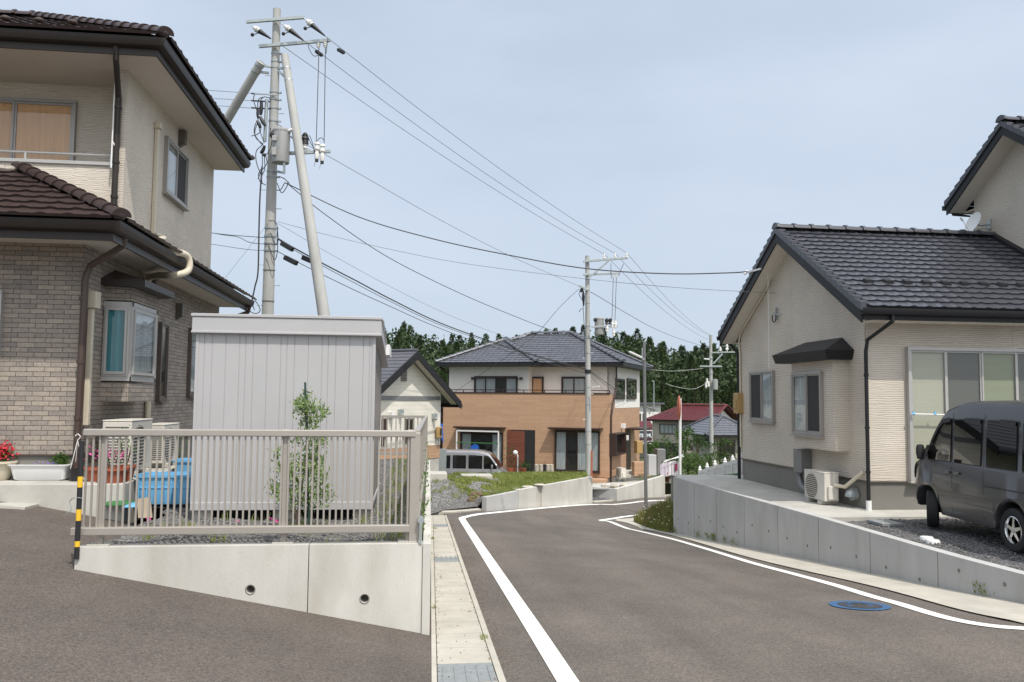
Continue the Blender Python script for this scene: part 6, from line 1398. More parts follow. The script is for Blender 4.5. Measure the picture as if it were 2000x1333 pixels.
for sg in (1, -1):
    xa = -hw_; xe_ = -hw_+sg*(hw_+ovx); ze = apz-(hw_+ovx)*s_
    m = MB(); m.hexa([(xa, -ovy, apz+.1), (xe_, -ovy, ze+.1), (xe_, 9.4, ze+.1), (xa, 9.4, apz+.1), (xa, -ovy, apz+.2), (xe_, -ovy, ze+.2), (xe_, 9.4, ze+.2), (xa, 9.4, apz+.2)]); rf_ = m.build('roof', 'slate', wh)
    m = MB()
    for i in range(14):
        t = i/14; x = lerp(xa, xe_, t); z = lerp(apz, ze, t)+.2; m.hexa([(x, -ovy, z), (x+sg*.2, -ovy, z-.2*s_), (x+sg*.2, 9.4, z-.2*s_), (x, 9.4, z), (x, -ovy, z+.012), (x+sg*.2, -ovy, z-.2*s_+.03), (x+sg*.2, 9.4, z-.2*s_+.03), (x, 9.4, z+.012)])
    m.build('roof_courses', 'slate', rf_)
    m = MB(); m.hexa([(xa, -ovy-.04, apz-.1), (xe_, -ovy-.04, ze-.1), (xe_, -ovy, ze-.1), (xa, -ovy, apz-.1), (xa, -ovy-.04, apz+.2), (xe_, -ovy-.04, ze+.2), (xe_, -ovy, ze+.2), (xa, -ovy, apz+.2)]); m.build('bargeboard', 'gutter_bk', wh)
    m = MB(); m.hexa([(xa, -ovy, apz+.06), (xe_-sg*.02, -ovy, ze+.06), (xe_-sg*.02, 0, ze+.06), (xa, 0, apz+.06), (xa, -ovy, apz+.09), (xe_-sg*.02, -ovy, ze+.09), (xe_-sg*.02, 0, ze+.09), (xa, 0, apz+.09)]); m.build('soffit', 'soffit_w', wh)
    m = MB(); m.box(xe_-sg*.05, xe_+sg*.12, -ovy, 9.3, ze-.04, ze+.1); m.build('gutter', 'gutter_bk', wh)
m = MB(); m.cyl((-hw_, -ovy, apz+.24), (-hw_, 9.4, apz+.24), .06); m.build('ridge_cap', 'slate', wh)
p = WL(783, 719); q = WL(788, 745); m = MB(); m.box(p.x-.0, p.x+.32, -.05, 0, q.z, p.z); v_ = m.build('gable_vent', 'alu', wh); m = MB()
for i in range(8): z = lerp(q.z, p.z, (i+.5)/8); m.box(p.x+.02, p.x+.3, -.07, -.05, z-.02, z+.02)
m.build('slats', 'alu_bz', v_)
p, q = WL(790, 818), WL(806, 862); window(wh, (p.x, 0, q.z), (1, 0, 0), (0, -1, 0), q.x-p.x, p.z-q.z, 2, 'alu_bz', None, fw=.06, pane='glass_dk', label='narrow dark window')
p, q = WL(745, 818), WL(753, 872); m = MB(); m.box(p.x, q.x, -.03, -.0, q.z, p.z); m.build('door', 'alu_bk', wh)
for x, y in ((779, 806), (845, 814), (761, 811)): p = WL(x, y); m = MB(); m.box(p.x-.08, p.x+.08, -.18, 0, p.z-.1, p.z+.12); m.ball((p.x, -.14, p.z-.08), .08); m.build('wall_lamp', 'galv' if x != 761 else 'white', wh, bevel=.01)
bx_ = thing('meter_box', 'tan meter box on the corner of the small cream house', 'meter box', R1, math.radians(53)); m = MB(); za, zb_ = PC(857, 834, 32.9).z, PC(857, 855, 32.9).z; q = PC(857, 845, 32.8); m.box(q.x-.1, q.x+.13, q.y-.1, q.y+.2, zb_, za); m.build('box', 'box_tan', bx_, bevel=.02); m = MB(); m.box(q.x+.05, q.x+.12, q.y-.13, q.y-.1, zb_+.1, za-.05); m.build('window', 'glass_dk', bx_)
m = MB(); q = PC(865, 920, 38); m.box(q.x-.25, q.x+.15, q.y, q.y+.4, -2.2, PC(865, 878, 38).z); solo('gate_post', m, 'galv', 'grey post between the cream house and the silver van', 'post')
m = MB(); a = PC(857, 828, 38); b = PC(857, 858, 38); m.grid([[a, a+V((.12, .1, 0)), a+V((.2, .3, 0))], [b+V((.04, 0, .1)), b+V((.14, -.1, 0)), b+V((.22, 0, -.2))]]); solo('tarpaulin', m, 'tarp', 'bright blue tarpaulin hanging in the gap beside the brown house', 'tarpaulin')
# dark narrow building between the two houses
q = PC(868, 925, 46); m = MB(); m.box(0, 1.6, 0, 4, 0, 4.0); r_ = thing('garden_shed', 'dark lean-to shed in the gap between cream and brown houses', 'shed', (PC(857, 925, 46).x-.8, q.y, -2.4), 0, local=True); m.build('wall', 'gutter_dn', r_); m = MB(); m.hexa([(-.2, -.2, 3.9), (1.8, -.2, 3.9), (1.8, 4.2, 4.3), (-.2, 4.2, 4.3), (-.2, -.2, 4.02), (1.8, -.2, 4.02), (1.8, 4.2, 4.42), (-.2, 4.2, 4.42)]); m.build('roof', 'slate', r_)
# ---- red-roofed house, slate-roofed house, white building and sign
def far_house(name_label, x0, x1, yb, ye, c, depth, wallm, roofm, sl, rz=0, over=.7, kind='gable_x'):
    a, b = PC(x0, yb, c), PC(x1, yb, c); r = thing('house', name_label, 'house', a, rz, local=True); w_ = (b-a).length; h = PC(x0, ye, c).z-a.z; return r, w_, h
c3 = 92.0
C3 = PC(1384, 905, c3); rr_ = thing('house', 'grey two-storey house with a wide maroon tiled gable roof in the distance', 'house', C3, math.radians(-40), local=True)
PR = lambda x, y, a=1, v=0: local_pt(rr_, x, y, a, v)
w_ = -PR(1274, 860).x; D_ = local_pt(rr_, 1429, 850, 0, 0).y; h_ = PR(1384, 819).z; hr_ = 1.35
m = MB(); m.box(-w_, 0, 0, D_, 1.0, h_); m.build('wall', 'grey_wall', rr_); ogx0, ogx1 = PR(1279, 880).x, PR(1331, 880).x
m = MB(); m.extrude([V((.02, 0, h_-.1)), V((.02, D_, h_-.1)), V((.02, D_/2, h_+hr_-.05))], (-.3, 0, 0)); m.build('wall', 'white_wall', rr_, label='white gable end')
m = MB(); m.box(.0, .03, D_/2-.2, D_/2+.2, h_+.35, h_+.6); m.build('vent', 'room', rr_)
m = MB(); m.box(-w_, ogx0, 0, D_, -1, 1.0); m.build('wall', 'grey_wall', rr_); m = MB(); m.box(ogx1, 0, 0, D_, -1, 1.0); m.build('wall', 'grey_wall', rr_)
m = MB(); m.box(ogx0-.05, ogx1+.05, -.03, -.01, -1, PR(1300, 866).z); m.build('garage_opening', 'room', rr_); m = MB(); m.box(PR(1345, 870).x, PR(1368, 870).x, -.03, -.01, PR(1300, 878).z, PR(1300, 870).z); m.build('window', 'alu_bk', rr_)
rs = hr_/(D_/2); k_ = math.sqrt(1+rs*rs); r = MB(); S_ = (D_/2+.8)*k_; ez_ = h_+.1-.8*rs
tile_roof((-w_-.8, -.8, ez_), (1, 0, 0), (0, 1, rs), (0, -rs, 1), S_, lambda v: v*.5, lambda v: w_+1.6, r, .35, .4, samp=4, lift=.05); tile_roof((.8, D_+.8, ez_), (-1, 0, 0), (0, -1, rs), (0, rs, 1), S_, lambda v: 0, lambda v: w_+1.6-v*.5, r, .35, .4, samp=4); r.build('roof', 'tile_rd', rr_, smooth=2)
c = MB(); zt9 = ez_+S_/k_*rs+.1; ridge_caps(c, (-w_-.8+S_*.5, D_/2, zt9), (.8, D_/2, zt9), .16, .5); ridge_caps(c, (.75, -.8, ez_+.05), (.75, D_/2, zt9), .14, .5); ridge_caps(c, (.75, D_+.8, ez_+.05), (.75, D_/2, zt9), .14, .5); c.build('ridge_tiles', 'tile_rd', rr_, smooth=2)
m = MB(); m.box(-w_-.6, .0, -.6, 0, ez_-.2, ez_-.02); m.build('eaves', 'alu_bk', rr_)
for (a, b) in ((1288, 1323), (1331, 1367)): p, q = PR(a, 828), PR(b, 849); window(rr_, (p.x, 0, q.z), (1, 0, 0), (0, -1, 0), q.x-p.x, p.z-q.z, 4, 'alu_bz', ['c_white']*4, fw=.1, dep=.1, sill=False)
gr2, w2, h2 = far_house('single-storey grey house with dark slate tiled roof beside the red-roofed house', 1383, 1470, 903, 850, 80.0, 8, 'grey_wall', 'tile_bl', .5)
m = MB(); m.box(.6, w2, 0, 6, -1, h2); m.build('wall', 'grey_wall', gr2); hip4(gr2, -.6, w2+.8, -.9, 7.5, h2+.02, .62, 'tile_bl', row=.4, tw=.4)
PG = lambda x, y: local_pt(gr2, x, y, 1, 0); p, q = PG(1401, 860), PG(1436, 894); window(gr2, (p.x, 0, q.z), (1, 0, 0), (0, -1, 0), q.x-p.x, p.z-q.z, 4, 'alu_bz', ['c_white', None, None, None], fw=.08, dep=.1, pane='glass_dk')
m = MB(); m.box(-.4, .62, -.4, 3, h2-.7, h2-.55); m.build('canopy', 'tile_bl', gr2)
wb_, w3, h3 = far_house('white building with balcony windows glimpsed left of the red roof', 1240, 1292, 850, 790, 112.0, 8, 'white_wall', 'slate', .3)
m = MB(); m.box(0, w3, 0, 6, -3, h3); m.build('wall', 'white_wall', wb_); m = MB(); m.box(-.4, w3+.4, -.6, 6.4, h3, h3+.25); m.build('roof', 'slate', wb_)
for a, b in ((1249, 1252), (1255, 1258)): p, q = local_pt(wb_, a, 808, 1, 0), local_pt(wb_, b, 824, 1, 0); window(wb_, (p.x, 0, q.z), (1, 0, 0), (0, -1, 0), q.x-p.x, p.z-q.z, 1, 'alu_bz', None, fw=.06, pane='glass_dk', sill=False)
lr_, w4, h4 = far_house('low building with maroon tiled roof and a dark shop sign on its front', 1238, 1276, 905, 843, 98.0, 6, 'grey_wall', 'tile_rd', .5)
m = MB(); m.box(0, w4, 0, 5, -1, h4); m.build('wall', 'grey_wall', lr_); r = MB(); tile_roof((-.3, -.3, h4), (1, 0, 0), (0, 1, .5), (0, -.5, 1), 2.6, lambda v: 0, lambda v: w4+.6, r, .35, .4, samp=4); r.build('roof', 'tile_rd', lr_, smooth=2)
sg = thing('shop_sign', 'dark sign board with the white letters TSUMU seen behind the lamp post', 'sign', PC(1247, 866, 95.0), 0, local=True)
Q = lambda x, y: PC(x, y, 95.0)-sg.location
a, b, c_ = Q(1244, 842), Q(1274.5, 851.5), Q(1274.5, 866.5)
mid_ = Q(1244, 856.5); m = MB(); m.box(a.x, b.x, 0, .12, mid_.z, a.z); m.build('sign_panel', 'sign_bk', sg); m = MB(); m.box(a.x, b.x, 0, .12, c_.z, mid_.z); m.build('sign_panel', 'sign_mr', sg, label='maroon lower band of the sign')
m = MB(); m.box(a.x-.03, b.x, -.03, .1, a.z, a.z+.08); m.box(b.x, b.x+.06, -.03, .1, c_.z, a.z+.08); m.box(a.x, b.x, -.03, .1, c_.z-.06, c_.z); m.build('frame', 'white', sg)
def text(par, s, x, z, h, y=-.02, wf=1.0, name='lettering', spc=1.0, bold=.0):
    cu = bpy.data.curves.new('txt', 'FONT'); cu.body = s; cu.size = h/.72; cu.extrude = .01; cu.offset = bold; cu.space_character = spc
    to = bpy.data.objects.new('txt', cu); COL.objects.link(to); bpy.context.view_layer.update()
    me = bpy.data.meshes.new_from_object(to.evaluated_get(bpy.context.evaluated_depsgraph_get())); bpy.data.objects.remove(to); me.materials.clear(); me.materials.append(M['white'])
    me.transform(Matrix.Translation((x, y, z)) @ Matrix.Rotation(math.pi/2, 4, 'X') @ Matrix.Diagonal((wf, 1, 1, 1)))
    o = bpy.data.objects.new(name, me); COL.objects.link(o); o.parent = par; return o
t0 = Q(1247.6, 854.2); t1 = Q(1274, 854.2); text(sg, 'TSUMU', t0.x, t0.z, .4, wf=.93, bold=.02); t2 = Q(1249, 863.5); text(sg, '+ Che   set ten', t2.x, t2.z, .2, wf=.95)
# small retaining wall and flower ledge right of the terrace
m = MB(); a = PC(1298, 945, 36); b = PC(1325, 947, 33); slabw(m, a+V((0, 0, -1.5)), b+V((0, 0, -1.5)), a.z, b.z, .3, V((0, 1, 0)), -1); solo('retaining_wall', m, 'conc_cool', 'short low concrete wall between the terrace and the long grey wall', 'wall')
m = MB(); m.cyl(PC(1309, 959, 33.8), PC(1309, 959, 34.1), .08); 
# laundry
ra = PC(1306, 935, 35); lr = thing('laundry_rack', 'grey laundry rack holding hangers behind the terrace wall', 'laundry rack', ra)
m = MB(); m.cyl(ra+V((0, 0, -1.2)), PC(1306, 900, 35), .04); m.build('stand', 'pipe_gy', lr); m = MB(); m.cyl(PC(1296, 903, 35), PC(1334, 889, 35.5), .02); m.cyl(PC(1298, 900, 34.7), PC(1336, 892, 34.8), .015); m.build('rod', 'white', lr)
for i, (x, w_, mm_, l) in enumerate(((1298, .4, 'pink', 'lilac shirt at the left end of the laundry rack'), (1304, .3, 'pink', 'pale lilac shirt hanging second on the laundry rack'), (1313, .3, 'white', 'white cloth hanging before the white mirror pole'), (1318, .32, 'pink', 'lilac cloth with a dark maroon print on the laundry rack'))):
    a = PC(x, 904-(i*1.2), 34.9); mb = MB(); k = 8
    mb.grid([[V((a.x+lerp(-w_/2, w_/2, j/k)*s_2, a.y+.03*math.sin(j*1.9+i), a.z-dz)) for j in range(k+1)] for s_2, dz in ((.35, 0), (1, .07), (.92, .3), (.9, .58))]); g_ = [[p for p in r_] for r_ in []]
    if i == 3:
        t = thing('shirt', l, 'clothing', a+V((0, 0, -.6)), group=None); mb.build('cloth', mm_, t, smooth=True); mb = MB(); mb.box(a.x-.02, a.x+.1, a.y-.06, a.y-.04, a.z-.42, a.z-.12); mb.build('print', 'maroon', t)
    else: solo('shirt', mb, mm_, l, 'clothing', smooth=True)
# white pole with edge-on orange mirror
mp_ = thing('traffic_mirror', 'white pole carrying an orange traffic mirror seen edge-on', 'traffic mirror', PC(1327, 925, 33))
b0 = PC(1328, 930, 33); t0 = PC(1328.5, 779, 33); m = MB(); m.cyl((b0.x, b0.y, b0.z-1), t0, .055, n=14); m.build('pole', 'white', mp_, smooth=2)
cm = PC(1324.5, 797, 32.9); n = V((-.95, .28, .0)).normalized(); A_ = V((.28, .95, 0)).normalized(); B_ = V((0, 0, 1)); m = MB(); m.grid([[cm+n*o+(A_*math.cos(t)+B_*math.sin(t))*r for t in [2*math.pi*i/30 for i in range(30)]] for r, o in ((.001, .05), (.3, .04), (.46, .0), (.5, -.03), (.48, -.06), (.3, -.1), (.001, -.12))], True); m.build('mirror', 'orange', mp_, smooth=2)
m = MB(); m.bar(cm, (t0.x, t0.y, cm.z), .05, .05); m.build('bracket', 'orange', mp_)
# white picket fence with pointed posts
wfz = thing('fence', 'white fence with pointed post caps behind the right house', 'fence', PC(1400, 930, 24)); pp = []
for x, yt, yb, c in ((1367, 911, 936, 26), (1381, 905, 934, 25), (1396.5, 900, 932, 24), (1416, 895, 930, 23), (1431, 890, 928, 22), (1450, 884, 926, 21)):
    t_, b_ = PC(x, yt, c), PC(x, yb, c); m = MB(); w_ = .04; m.box(t_.x-w_, t_.x+w_, t_.y-w_, t_.y+w_, b_.z-.5, t_.z-.12)
    m.lathe([(.06, -.12), (.065, -.1), (.04, -.08), (.045, -.05), (.001, .03)], t_, 8); m.build('post', 'white', wfz); pp.append((t_, b_))
for (a, a2), (b, b2) in zip(pp, pp[1:]):
    m = MB(); m.bar(a+V((0, 0, -.2)), b+V((0, 0, -.2)), .05, .1); m.bar(a+V((0, 0, -.3)), b+V((0, 0, -.3)), .02, .1)
    m.hexa([a2+V((0, -.01, -.2)), b2+V((0, -.01, -.2)), b2+V((0, .01, -.2)), a2+V((0, .01, -.2)), a+V((0, -.01, -.35)), b+V((0, -.01, -.35)), b+V((0, .01, -.35)), a+V((0, .01, -.35))]); m.build('fence_panel', 'white', wfz)
m = MB(); a, b = PC(1372, 933, 21.5), PC(1445, 926, 20.3); m.cyl(a, b, .025); 
for t in (.1, .5, .9): q = a.lerp(b, t); m.cyl(q, q+V((0, 0, -.5)), .02)
solo('handrail', m, 'green_pl', 'thin dark green rail in front of the white fence', 'rail')
# ================================================================== utility poles and wires
def band_ring(mb, c, d, r, h=.04): mb.cyl(c-d*h/2, c+d*h/2, r*1.09, n=14)
def tie(par, name, p, q, m_='wire', r=.012, sag=0, n=8):
    mb = MB(); mb.tube([V(p).lerp(V(q), t/n)+V((0, 0, -sag*4*(t/n)*(1-t/n))) for t in range(n+1)], r, 5); return mb.build(name, m_, par)
c1 = 22.3
T1, B1 = PC(541, 18, c1), PC(523, 612, c1); d1 = (B1-T1).normalized(); Bb = T1+d1*((.3-T1.z)/d1.z)
p1 = thing('utility_pole', 'tall concrete utility pole with two leaning braces and a transformer behind the shed', 'utility pole', Bb)
m = MB(); m.cyl(Bb, T1, .185, .1, 20); m.build('pole', 'pole', p1, smooth=2)
def at1(y): t = (y-18)/(612-18); return T1.lerp(B1, t)
def rad1(y): return lerp(.1, .165, (y-18)/594)
for y in (105, 121, 133, 181, 195, 212, 237, 335, 346, 446, 462, 476, 490):
    m = MB(); c_ = at1(y); band_ring(m, c_, d1, rad1(y)); m.box(c_.x+rad1(y), c_.x+rad1(y)+.07, c_.y-.03, c_.y+.03, c_.z-.02, c_.z+.02); m.build('clamp_band', 'galv', p1)
m = MB()
for y in (528, 588): band_ring(m, at1(y), d1, rad1(y)*.97, .02)
m.build('strap', 'conc_dark', p1)
for i, y in enumerate((149, 222, 372, 408, 518, 558, 597)):
    m = MB(); c_ = at1(y); s = 1 if i % 2 else -1; m.cyl(c_, c_+V((s*(rad1(y)+.14), -.02, 0)), .01); m.build('step_bolt', 'galv', p1)
def arm(par, a, b, c, w=.09, dy=0, name='crossarm'):
    p, q = PC(a[0], a[1], c+dy), PC(b[0], b[1], c-dy); m = MB(); m.bar(p, q, w*.8, w)
    return m.build(name, 'galv', par, bevel=.005), p, q
arm(p1, (481, 43), (595, 34), c1-.18, .085); arm(p1, (506, 91), (645, 79), c1-.18, .085); arm(p1, (563, 300), (645, 296), c1-.3, .085)
m = MB(); a_ = PC(598, 299, c1-.3); m.extrude([a_+V((-.05, 0, 0)), a_+V((.25, 0, 0)), a_+V((.02, 0, .13))], (0, .03, 0)); m.build('bracket', 'galv', p1)
def strain(par, a, b, c):
    p, q = PC(*a, c), PC(*b, c-.1); d = (q-p).normalized(); L = (q-p).length; m = MB(); m.cyl(p, p+d*.12, .012); m.build('shackle', 'galv', par)
    m = MB(); A_ = d.orthogonal().normalized(); C_ = d.cross(A_)
    m.grid([[p+d*o+(A_*math.cos(t)+C_*math.sin(t))*r for t in [2*math.pi*i/16 for i in range(16)]] for r, o in ((.01, .1), (.05, .11), (.055, .17), (.085, .19), (.085, .23), (.05, .25), (.075, .27), (.06, .31), (.01, .32))], True); o = m.build('insulator', 'porc', par, smooth=2)
    m = MB(); m.cyl(p+d*.3, q, .07, .02, 12); m.build('insulator_cover', 'black', par, smooth=2)
    m = MB(); m.ball(p+d*.22+V((-.12, 0, -.15)), .05, 10, 8); m.tube(chain([p+d*.35, p+d*.2+V((-.02, 0, -.13)), p+d*.22+V((-.12, 0, -.15))], 4), .012, 5); m.build('jumper', 'black', par); return q
s1 = strain(p1, (490, 50), (529, 76), c1-.25); s2 = strain(p1, (551, 47), (592, 79), c1-.25); s3 = strain(p1, (594, 36), (634, 70), c1-.25)
def post_ins(par, c, h=.2, r=.06, down=False, m_='porc'):
    s = -1 if down else 1; m = MB(); c = V(c)
    pr_ = [(.001, 0), (r*.5, 0), (r*.5, h*.15), (r, h*.2), (r*.9, h*.35), (r*.6, h*.4), (r*.85, h*.5), (r*.8, h*.65), (r*.5, h*.7), (r*.6, h*.85), (r*.3, h), (.001, h)]
    m.lathe([(a, s*b) for a, b in pr_], c, 14); return m.build('insulator', m_, par, smooth=2)
post_ins(p1, PC(622, 84, c1-.2), .15, .06, True); post_ins(p1, PC(635, 83, c1-.2), .15, .06, True)
# transformer
tc = PC(549, 287, c1-.45); m = MB(); R_ = .225; H_ = .44
m.lathe([(.001, -H_), (R_*.96, -H_), (R_, -H_+.03), (R_, H_-.05), (R_*1.05, H_-.05), (R_*1.05, H_), (R_*.9, H_+.03), (.001, H_+.05)], tc, 28); tr = m.build('transformer', 'tank', p1, smooth=2)
m = MB(); m.box(tc.x-.2, tc.x-.08, tc.y-R_-.03, tc.y-R_+.04, tc.z-.3, tc.z-.1); m.box(tc.x-.2, tc.x-.08, tc.y-R_-.03, tc.y-R_+.04, tc.z+.08, tc.z+.22); m.box(tc.x-.04, tc.x-.02, tc.y-R_-.02, tc.y-R_, tc.z-.1, tc.z+.4); m.build('lug', 'tank', tr, bevel=.01)
m = MB(); q = tc+V((R_*.7, -.1, H_-.05)); m.cyl(q, q+V((.15, -.05, .04)), .04); m.build('bushing', 'porc', tr); m = MB(); q = tc+V((-R_*.9, -.05, H_-.15)); m.ball(q, .1, 10, 8); m.build('bushing_cover', 'black', tr)
m = MB(); q = PC(535, 335, c1); m.bar(q, PC(555, 338, c1-.6), .06, .06); m.bar(PC(555, 318, c1-.6), PC(555, 340, c1-.6), .05, .05); m.build('transformer_bracket', 'galv', p1)
# cut-outs and arrester
q = PC(595, 296, c1-.3)
m = MB(); m.lathe([(.001, 0), (.05, .02), (.07, .06), (.05, .1), (.07, .14), (.05, .18), (.07, .22), (.05, .25), (.001, .26)], q+V((0, 0, .03)), 14); m.build('insulator', 'porc', p1, smooth=2); m = MB(); m.lathe([(.001, .2), (.1, .2), (.09, .3), (.11, .33), (.07, .4), (.08, .44), (.04, .5), (.001, .52)], q, 14); m.build('insulator_cover', 'black', p1, smooth=2)
for x, y in ((619.5, 278), (630, 282)):
    q = PC(x, y, c1-.42); m = MB(); m.lathe([(.001, 0), (.06, -.01), (.075, -.06), (.05, -.09), (.05, -.14), (.075, -.16), (.075, -.2), (.045, -.23), (.045, -.28), (.065, -.3), (.06, -.42), (.05, -.46)], q, 14); m.build('fuse_cutout', 'porc', p1, smooth=2); m = MB(); m.cyl(q+V((0, 0, -.46)), q+V((0, 0, -.53)), .045); m.cyl(q+V((-.04, 0, -.53)), q+V((-.06, 0, -.66)), .005); m.build('fuse_cap', 'black', p1)
tie(p1, 'drop_wire', PC(623, 92, c1-.2), PC(617.5, 282, c1-.4), r=.011); tie(p1, 'drop_wire', PC(635.5, 92, c1-.2), PC(633, 280, c1-.4), r=.011)
for a, b, s in (((562, 258), (592, 268), -.06), ((600, 262), (618, 290), .1), ((563, 262), (595, 270), .12), ((604, 265), (616, 310), -.1), ((617, 282), (633, 275), -.12), ((640, 75), (637, 105), .0), ((601, 88), (622, 107), .15), ((538, 240), (565, 258), .0)): tie(p1, 'jumper', PC(*a, c1-.35), PC(*b, c1-.35), sag=s, r=.01)
# vertical conduit and the tangle of low-voltage leads on the left
m = MB(); m.cyl(PC(521, 195, c1-.2), PC(517, 277, c1-.2), .045, n=12); m.build('riser_pipe', 'galv', p1, smooth=2)
for y in (184, 198, 212): m = MB(); m.cyl(PC(491, y-1, c1-.1), PC(527, y+1, c1-.1), .02); m.build('wire_sleeve', 'black', p1)
m = MB(); m.bar(PC(497, 183, c1-.15), PC(541, 186, c1-.15), .03, .03); m.build('bracket', 'galv', p1)
random.seed(11)
for pts, r in (([(511, 200), (510, 215), (509, 225)], .05), ([(504, 212), (503, 222), (504, 232)], .035), ([(508, 228), (513, 238), (518, 246)], .05), ([(502, 236), (506, 243), (509, 250)], .045), ([(517, 285), (513, 295), (509, 300)], .05), ([(514, 302), (519, 304)], .05)):
    m = MB(); P_ = chain([PC(x, y, c1-.3) for x, y in pts], 4); m.tube(P_, [r*(.7+.3*math.sin(3.1*i/(len(P_)-1))) for i in range(len(P_))], 8); m.build('connector', 'black', p1, smooth=2)
for pts in ([(497, 185), (495, 195), (500, 212), (504, 225), (503, 240), (498, 255), (500, 270), (514, 282)], [(527, 192), (515, 190), (508, 200), (512, 215)], [(504, 240), (507, 255), (512, 268), (516, 280)], [(500, 240), (497, 250), (497, 262), (505, 275), (512, 283)], [(491, 266), (500, 264), (508, 258), (510, 248)], [(514, 282), (501, 295), (500, 312), (504, 328), (512, 345)], [(512, 300), (512, 325), (505, 340), (508, 355), (519, 362)], [(519, 305), (521, 320), (510, 335), (504, 350)], [(516, 300), (517, 330), (511, 345), (512, 360)], [(528, 250), (531, 275), (526, 295), (519, 303)], [(513, 190), (505, 195), (503, 210)]):
    m = MB(); m.tube(chain([PC(x, y, c1-.3) for x, y in pts], 5), .012, 5); m.build('lead_wire', 'wire', p1)
m = MB(); m.tube(chain([PC(x, y, c1-.35) for x, y in ((512, 325), (508, 380), (506, 440), (504, 530), (498, 560), (492, 588))], 6), .022, 6); m.build('service_cable', 'wire', p1)
m = MB(); m.tube(chain([PC(x, y, c1-.35) for x, y in ((483, 602), (492, 611), (503, 612), (508, 605), (500, 590), (492, 590), (497, 606))], 5), .012, 5); m.build('service_cable', 'wire', p1)
for (a, b) in (((550, 475), (572, 488)), ((556, 503), (580, 515)), ((591, 503), (619, 515))):
    p, q = PC(*a, c1-.3), PC(*b, c1-.5); m = MB(); m.bar(p, q, .11, .13); m.build('splice_box', 'black', p1, bevel=.02)
for pts in ([(528, 455), (538, 478), (543, 470), (541, 440)], [(524, 478), (536, 508), (542, 490), (541, 465)], [(545, 345), (556, 350), (566, 360)], [(541, 358), (550, 377), (560, 365), (563, 355)], [(540, 372), (548, 371), (556, 358)], [(525, 432), (535, 432), (541, 440), (541, 462)]):
    m = MB(); m.tube(chain([PC(x, y, c1-.3) for x, y in pts], 5), .012, 5); m.build('lead_wire', 'wire', p1)
# braces
for (a, b, c0_, c1_, ext, lab, ra, rb) in (((510, 122), (440, 240), 22.2, 22.9, 2.9, 'leaning concrete brace pole on the left, partly behind the tiled house', .115, .14), ((556, 108), (633, 618), 22.2, 21.0, 1.28, 'leaning concrete brace pole right of the tall utility pole', .1, .165)):
    p, q = PC(*a, c0_), PC(*b, c1_); d = (q-p); e = p+d*ext; 
    if e.z < .3: e = p+d*((.3-p.z)/d.z)
    t = thing('brace_pole', lab, 'brace pole', e); m = MB(); m.cyl(p, e, ra, lerp(ra, rb, 1.0), 18); m.build('pole', 'pole', t, smooth=2); dn = d.normalized()
    for k in ((.1, .3) if a[0] < 530 else (.4, .75)): m = MB(); band_ring(m, p+dn*k, dn, ra); m.bar(p+dn*k, at1(121 if k < .35 else 133) if a[0] > 530 else p+dn*k+V((.35, 0, -.02)), .06, .05); m.build('clamp_band', 'galv', t)
# ---- middle pole
c2 = 36.0; T2, B2 = PC(1147, 500, c2), PC(1149.5, 932, c2); d2 = (B2-T2).normalized(); B2b = T2+d2*((-2.5-T2.z)/d2.z)
p2 = thing('utility_pole', 'concrete utility pole with transformer standing before the brown house', 'utility pole', B2b); m = MB(); m.cyl(B2b, T2, .145, .088, 18); m.build('pole', 'pole', p2, smooth=2)
at2 = lambda y: T2.lerp(B2, (y-500)/432); rad2 = lambda y: lerp(.09, .135, (y-500)/432)
for y in (546, 567, 593, 637, 660, 690, 722, 757, 790, 842, 868): m = MB(); band_ring(m, at2(y), d2, rad2(y), .035); m.build('clamp_band', 'galv', p2)
m = MB(); band_ring(m, at2(726), d2, rad2(726)*1.15, .16); m.build('band_cover', 'black', p2)
for i, y in enumerate((575, 584, 594, 603, 613, 690, 700, 770, 820)): m = MB(); c_ = at2(y); s = 1 if i % 2 else -1; m.cyl(c_, c_+V((s*(rad2(y)+.12), -.02, 0)), .012); m.build('step_bolt', 'galv', p2)
_, a_, b_ = arm(p2, (1139, 511), (1226, 504), c2-.15, .1); arm(p2, (1139, 537), (1209, 534), c2-.15, .09); arm(p2, (1131, 558), (1148, 567), c2-.15, .1); m = MB(); m.bar(PC(1148, 545, c2-.2), PC(1191, 508, c2-.2), .06, .07); m.build('arm_brace', 'galv', p2)
ins2 = []
for x in (1180, 1201.5, 1224): q = PC(x, 507.5-(x-1180)*.06, c2-.15); post_ins(p2, q, .24, .065); ins2.append(q+V((0, 0, .24)))
post_ins(p2, PC(1198, 537, c2-.2), .15, .05, True); post_ins(p2, PC(1204, 537, c2-.2), .15, .05, True)
tc = PC(1170.5, 638, c2-.1); m = MB(); R_ = .2; H_ = .35; m.lathe([(.001, -H_), (R_*.96, -H_), (R_, -H_+.03), (R_, H_-.05), (R_*1.05, H_-.05), (R_*1.05, H_), (R_*.9, H_+.03), (.001, H_+.04)], tc, 24); tr = m.build('transformer', 'tank', p2, smooth=2)
m = MB(); m.ball(tc+V((-R_, -.1, H_-.08)), .09); m.build('bushing_cover', 'black', tr)
arm(p2, (1155, 639), (1207, 638), c2-.3, .07)
for x, y in ((1185, 628), (1192, 628)): q = PC(x, y, c2-.3); m = MB(); m.lathe([(.001, .15), (.07, .1), (.09, .02), (.06, -.05), (.09, -.12), (.001, -.15)], q, 12); m.build('insulator_cover', 'black', p2, smooth=2)
for x, y in ((1196, 632), (1202, 632), (1186, 640), (1199, 648)): q = PC(x, y, c2-.32); m = MB(); m.lathe([(.001, .12), (.06, .1), (.05, 0), (.07, -.04), (.05, -.1), (.06, -.18), (.001, -.22)], q, 12); m.build('fuse_cutout', 'porc', p2, smooth=2)
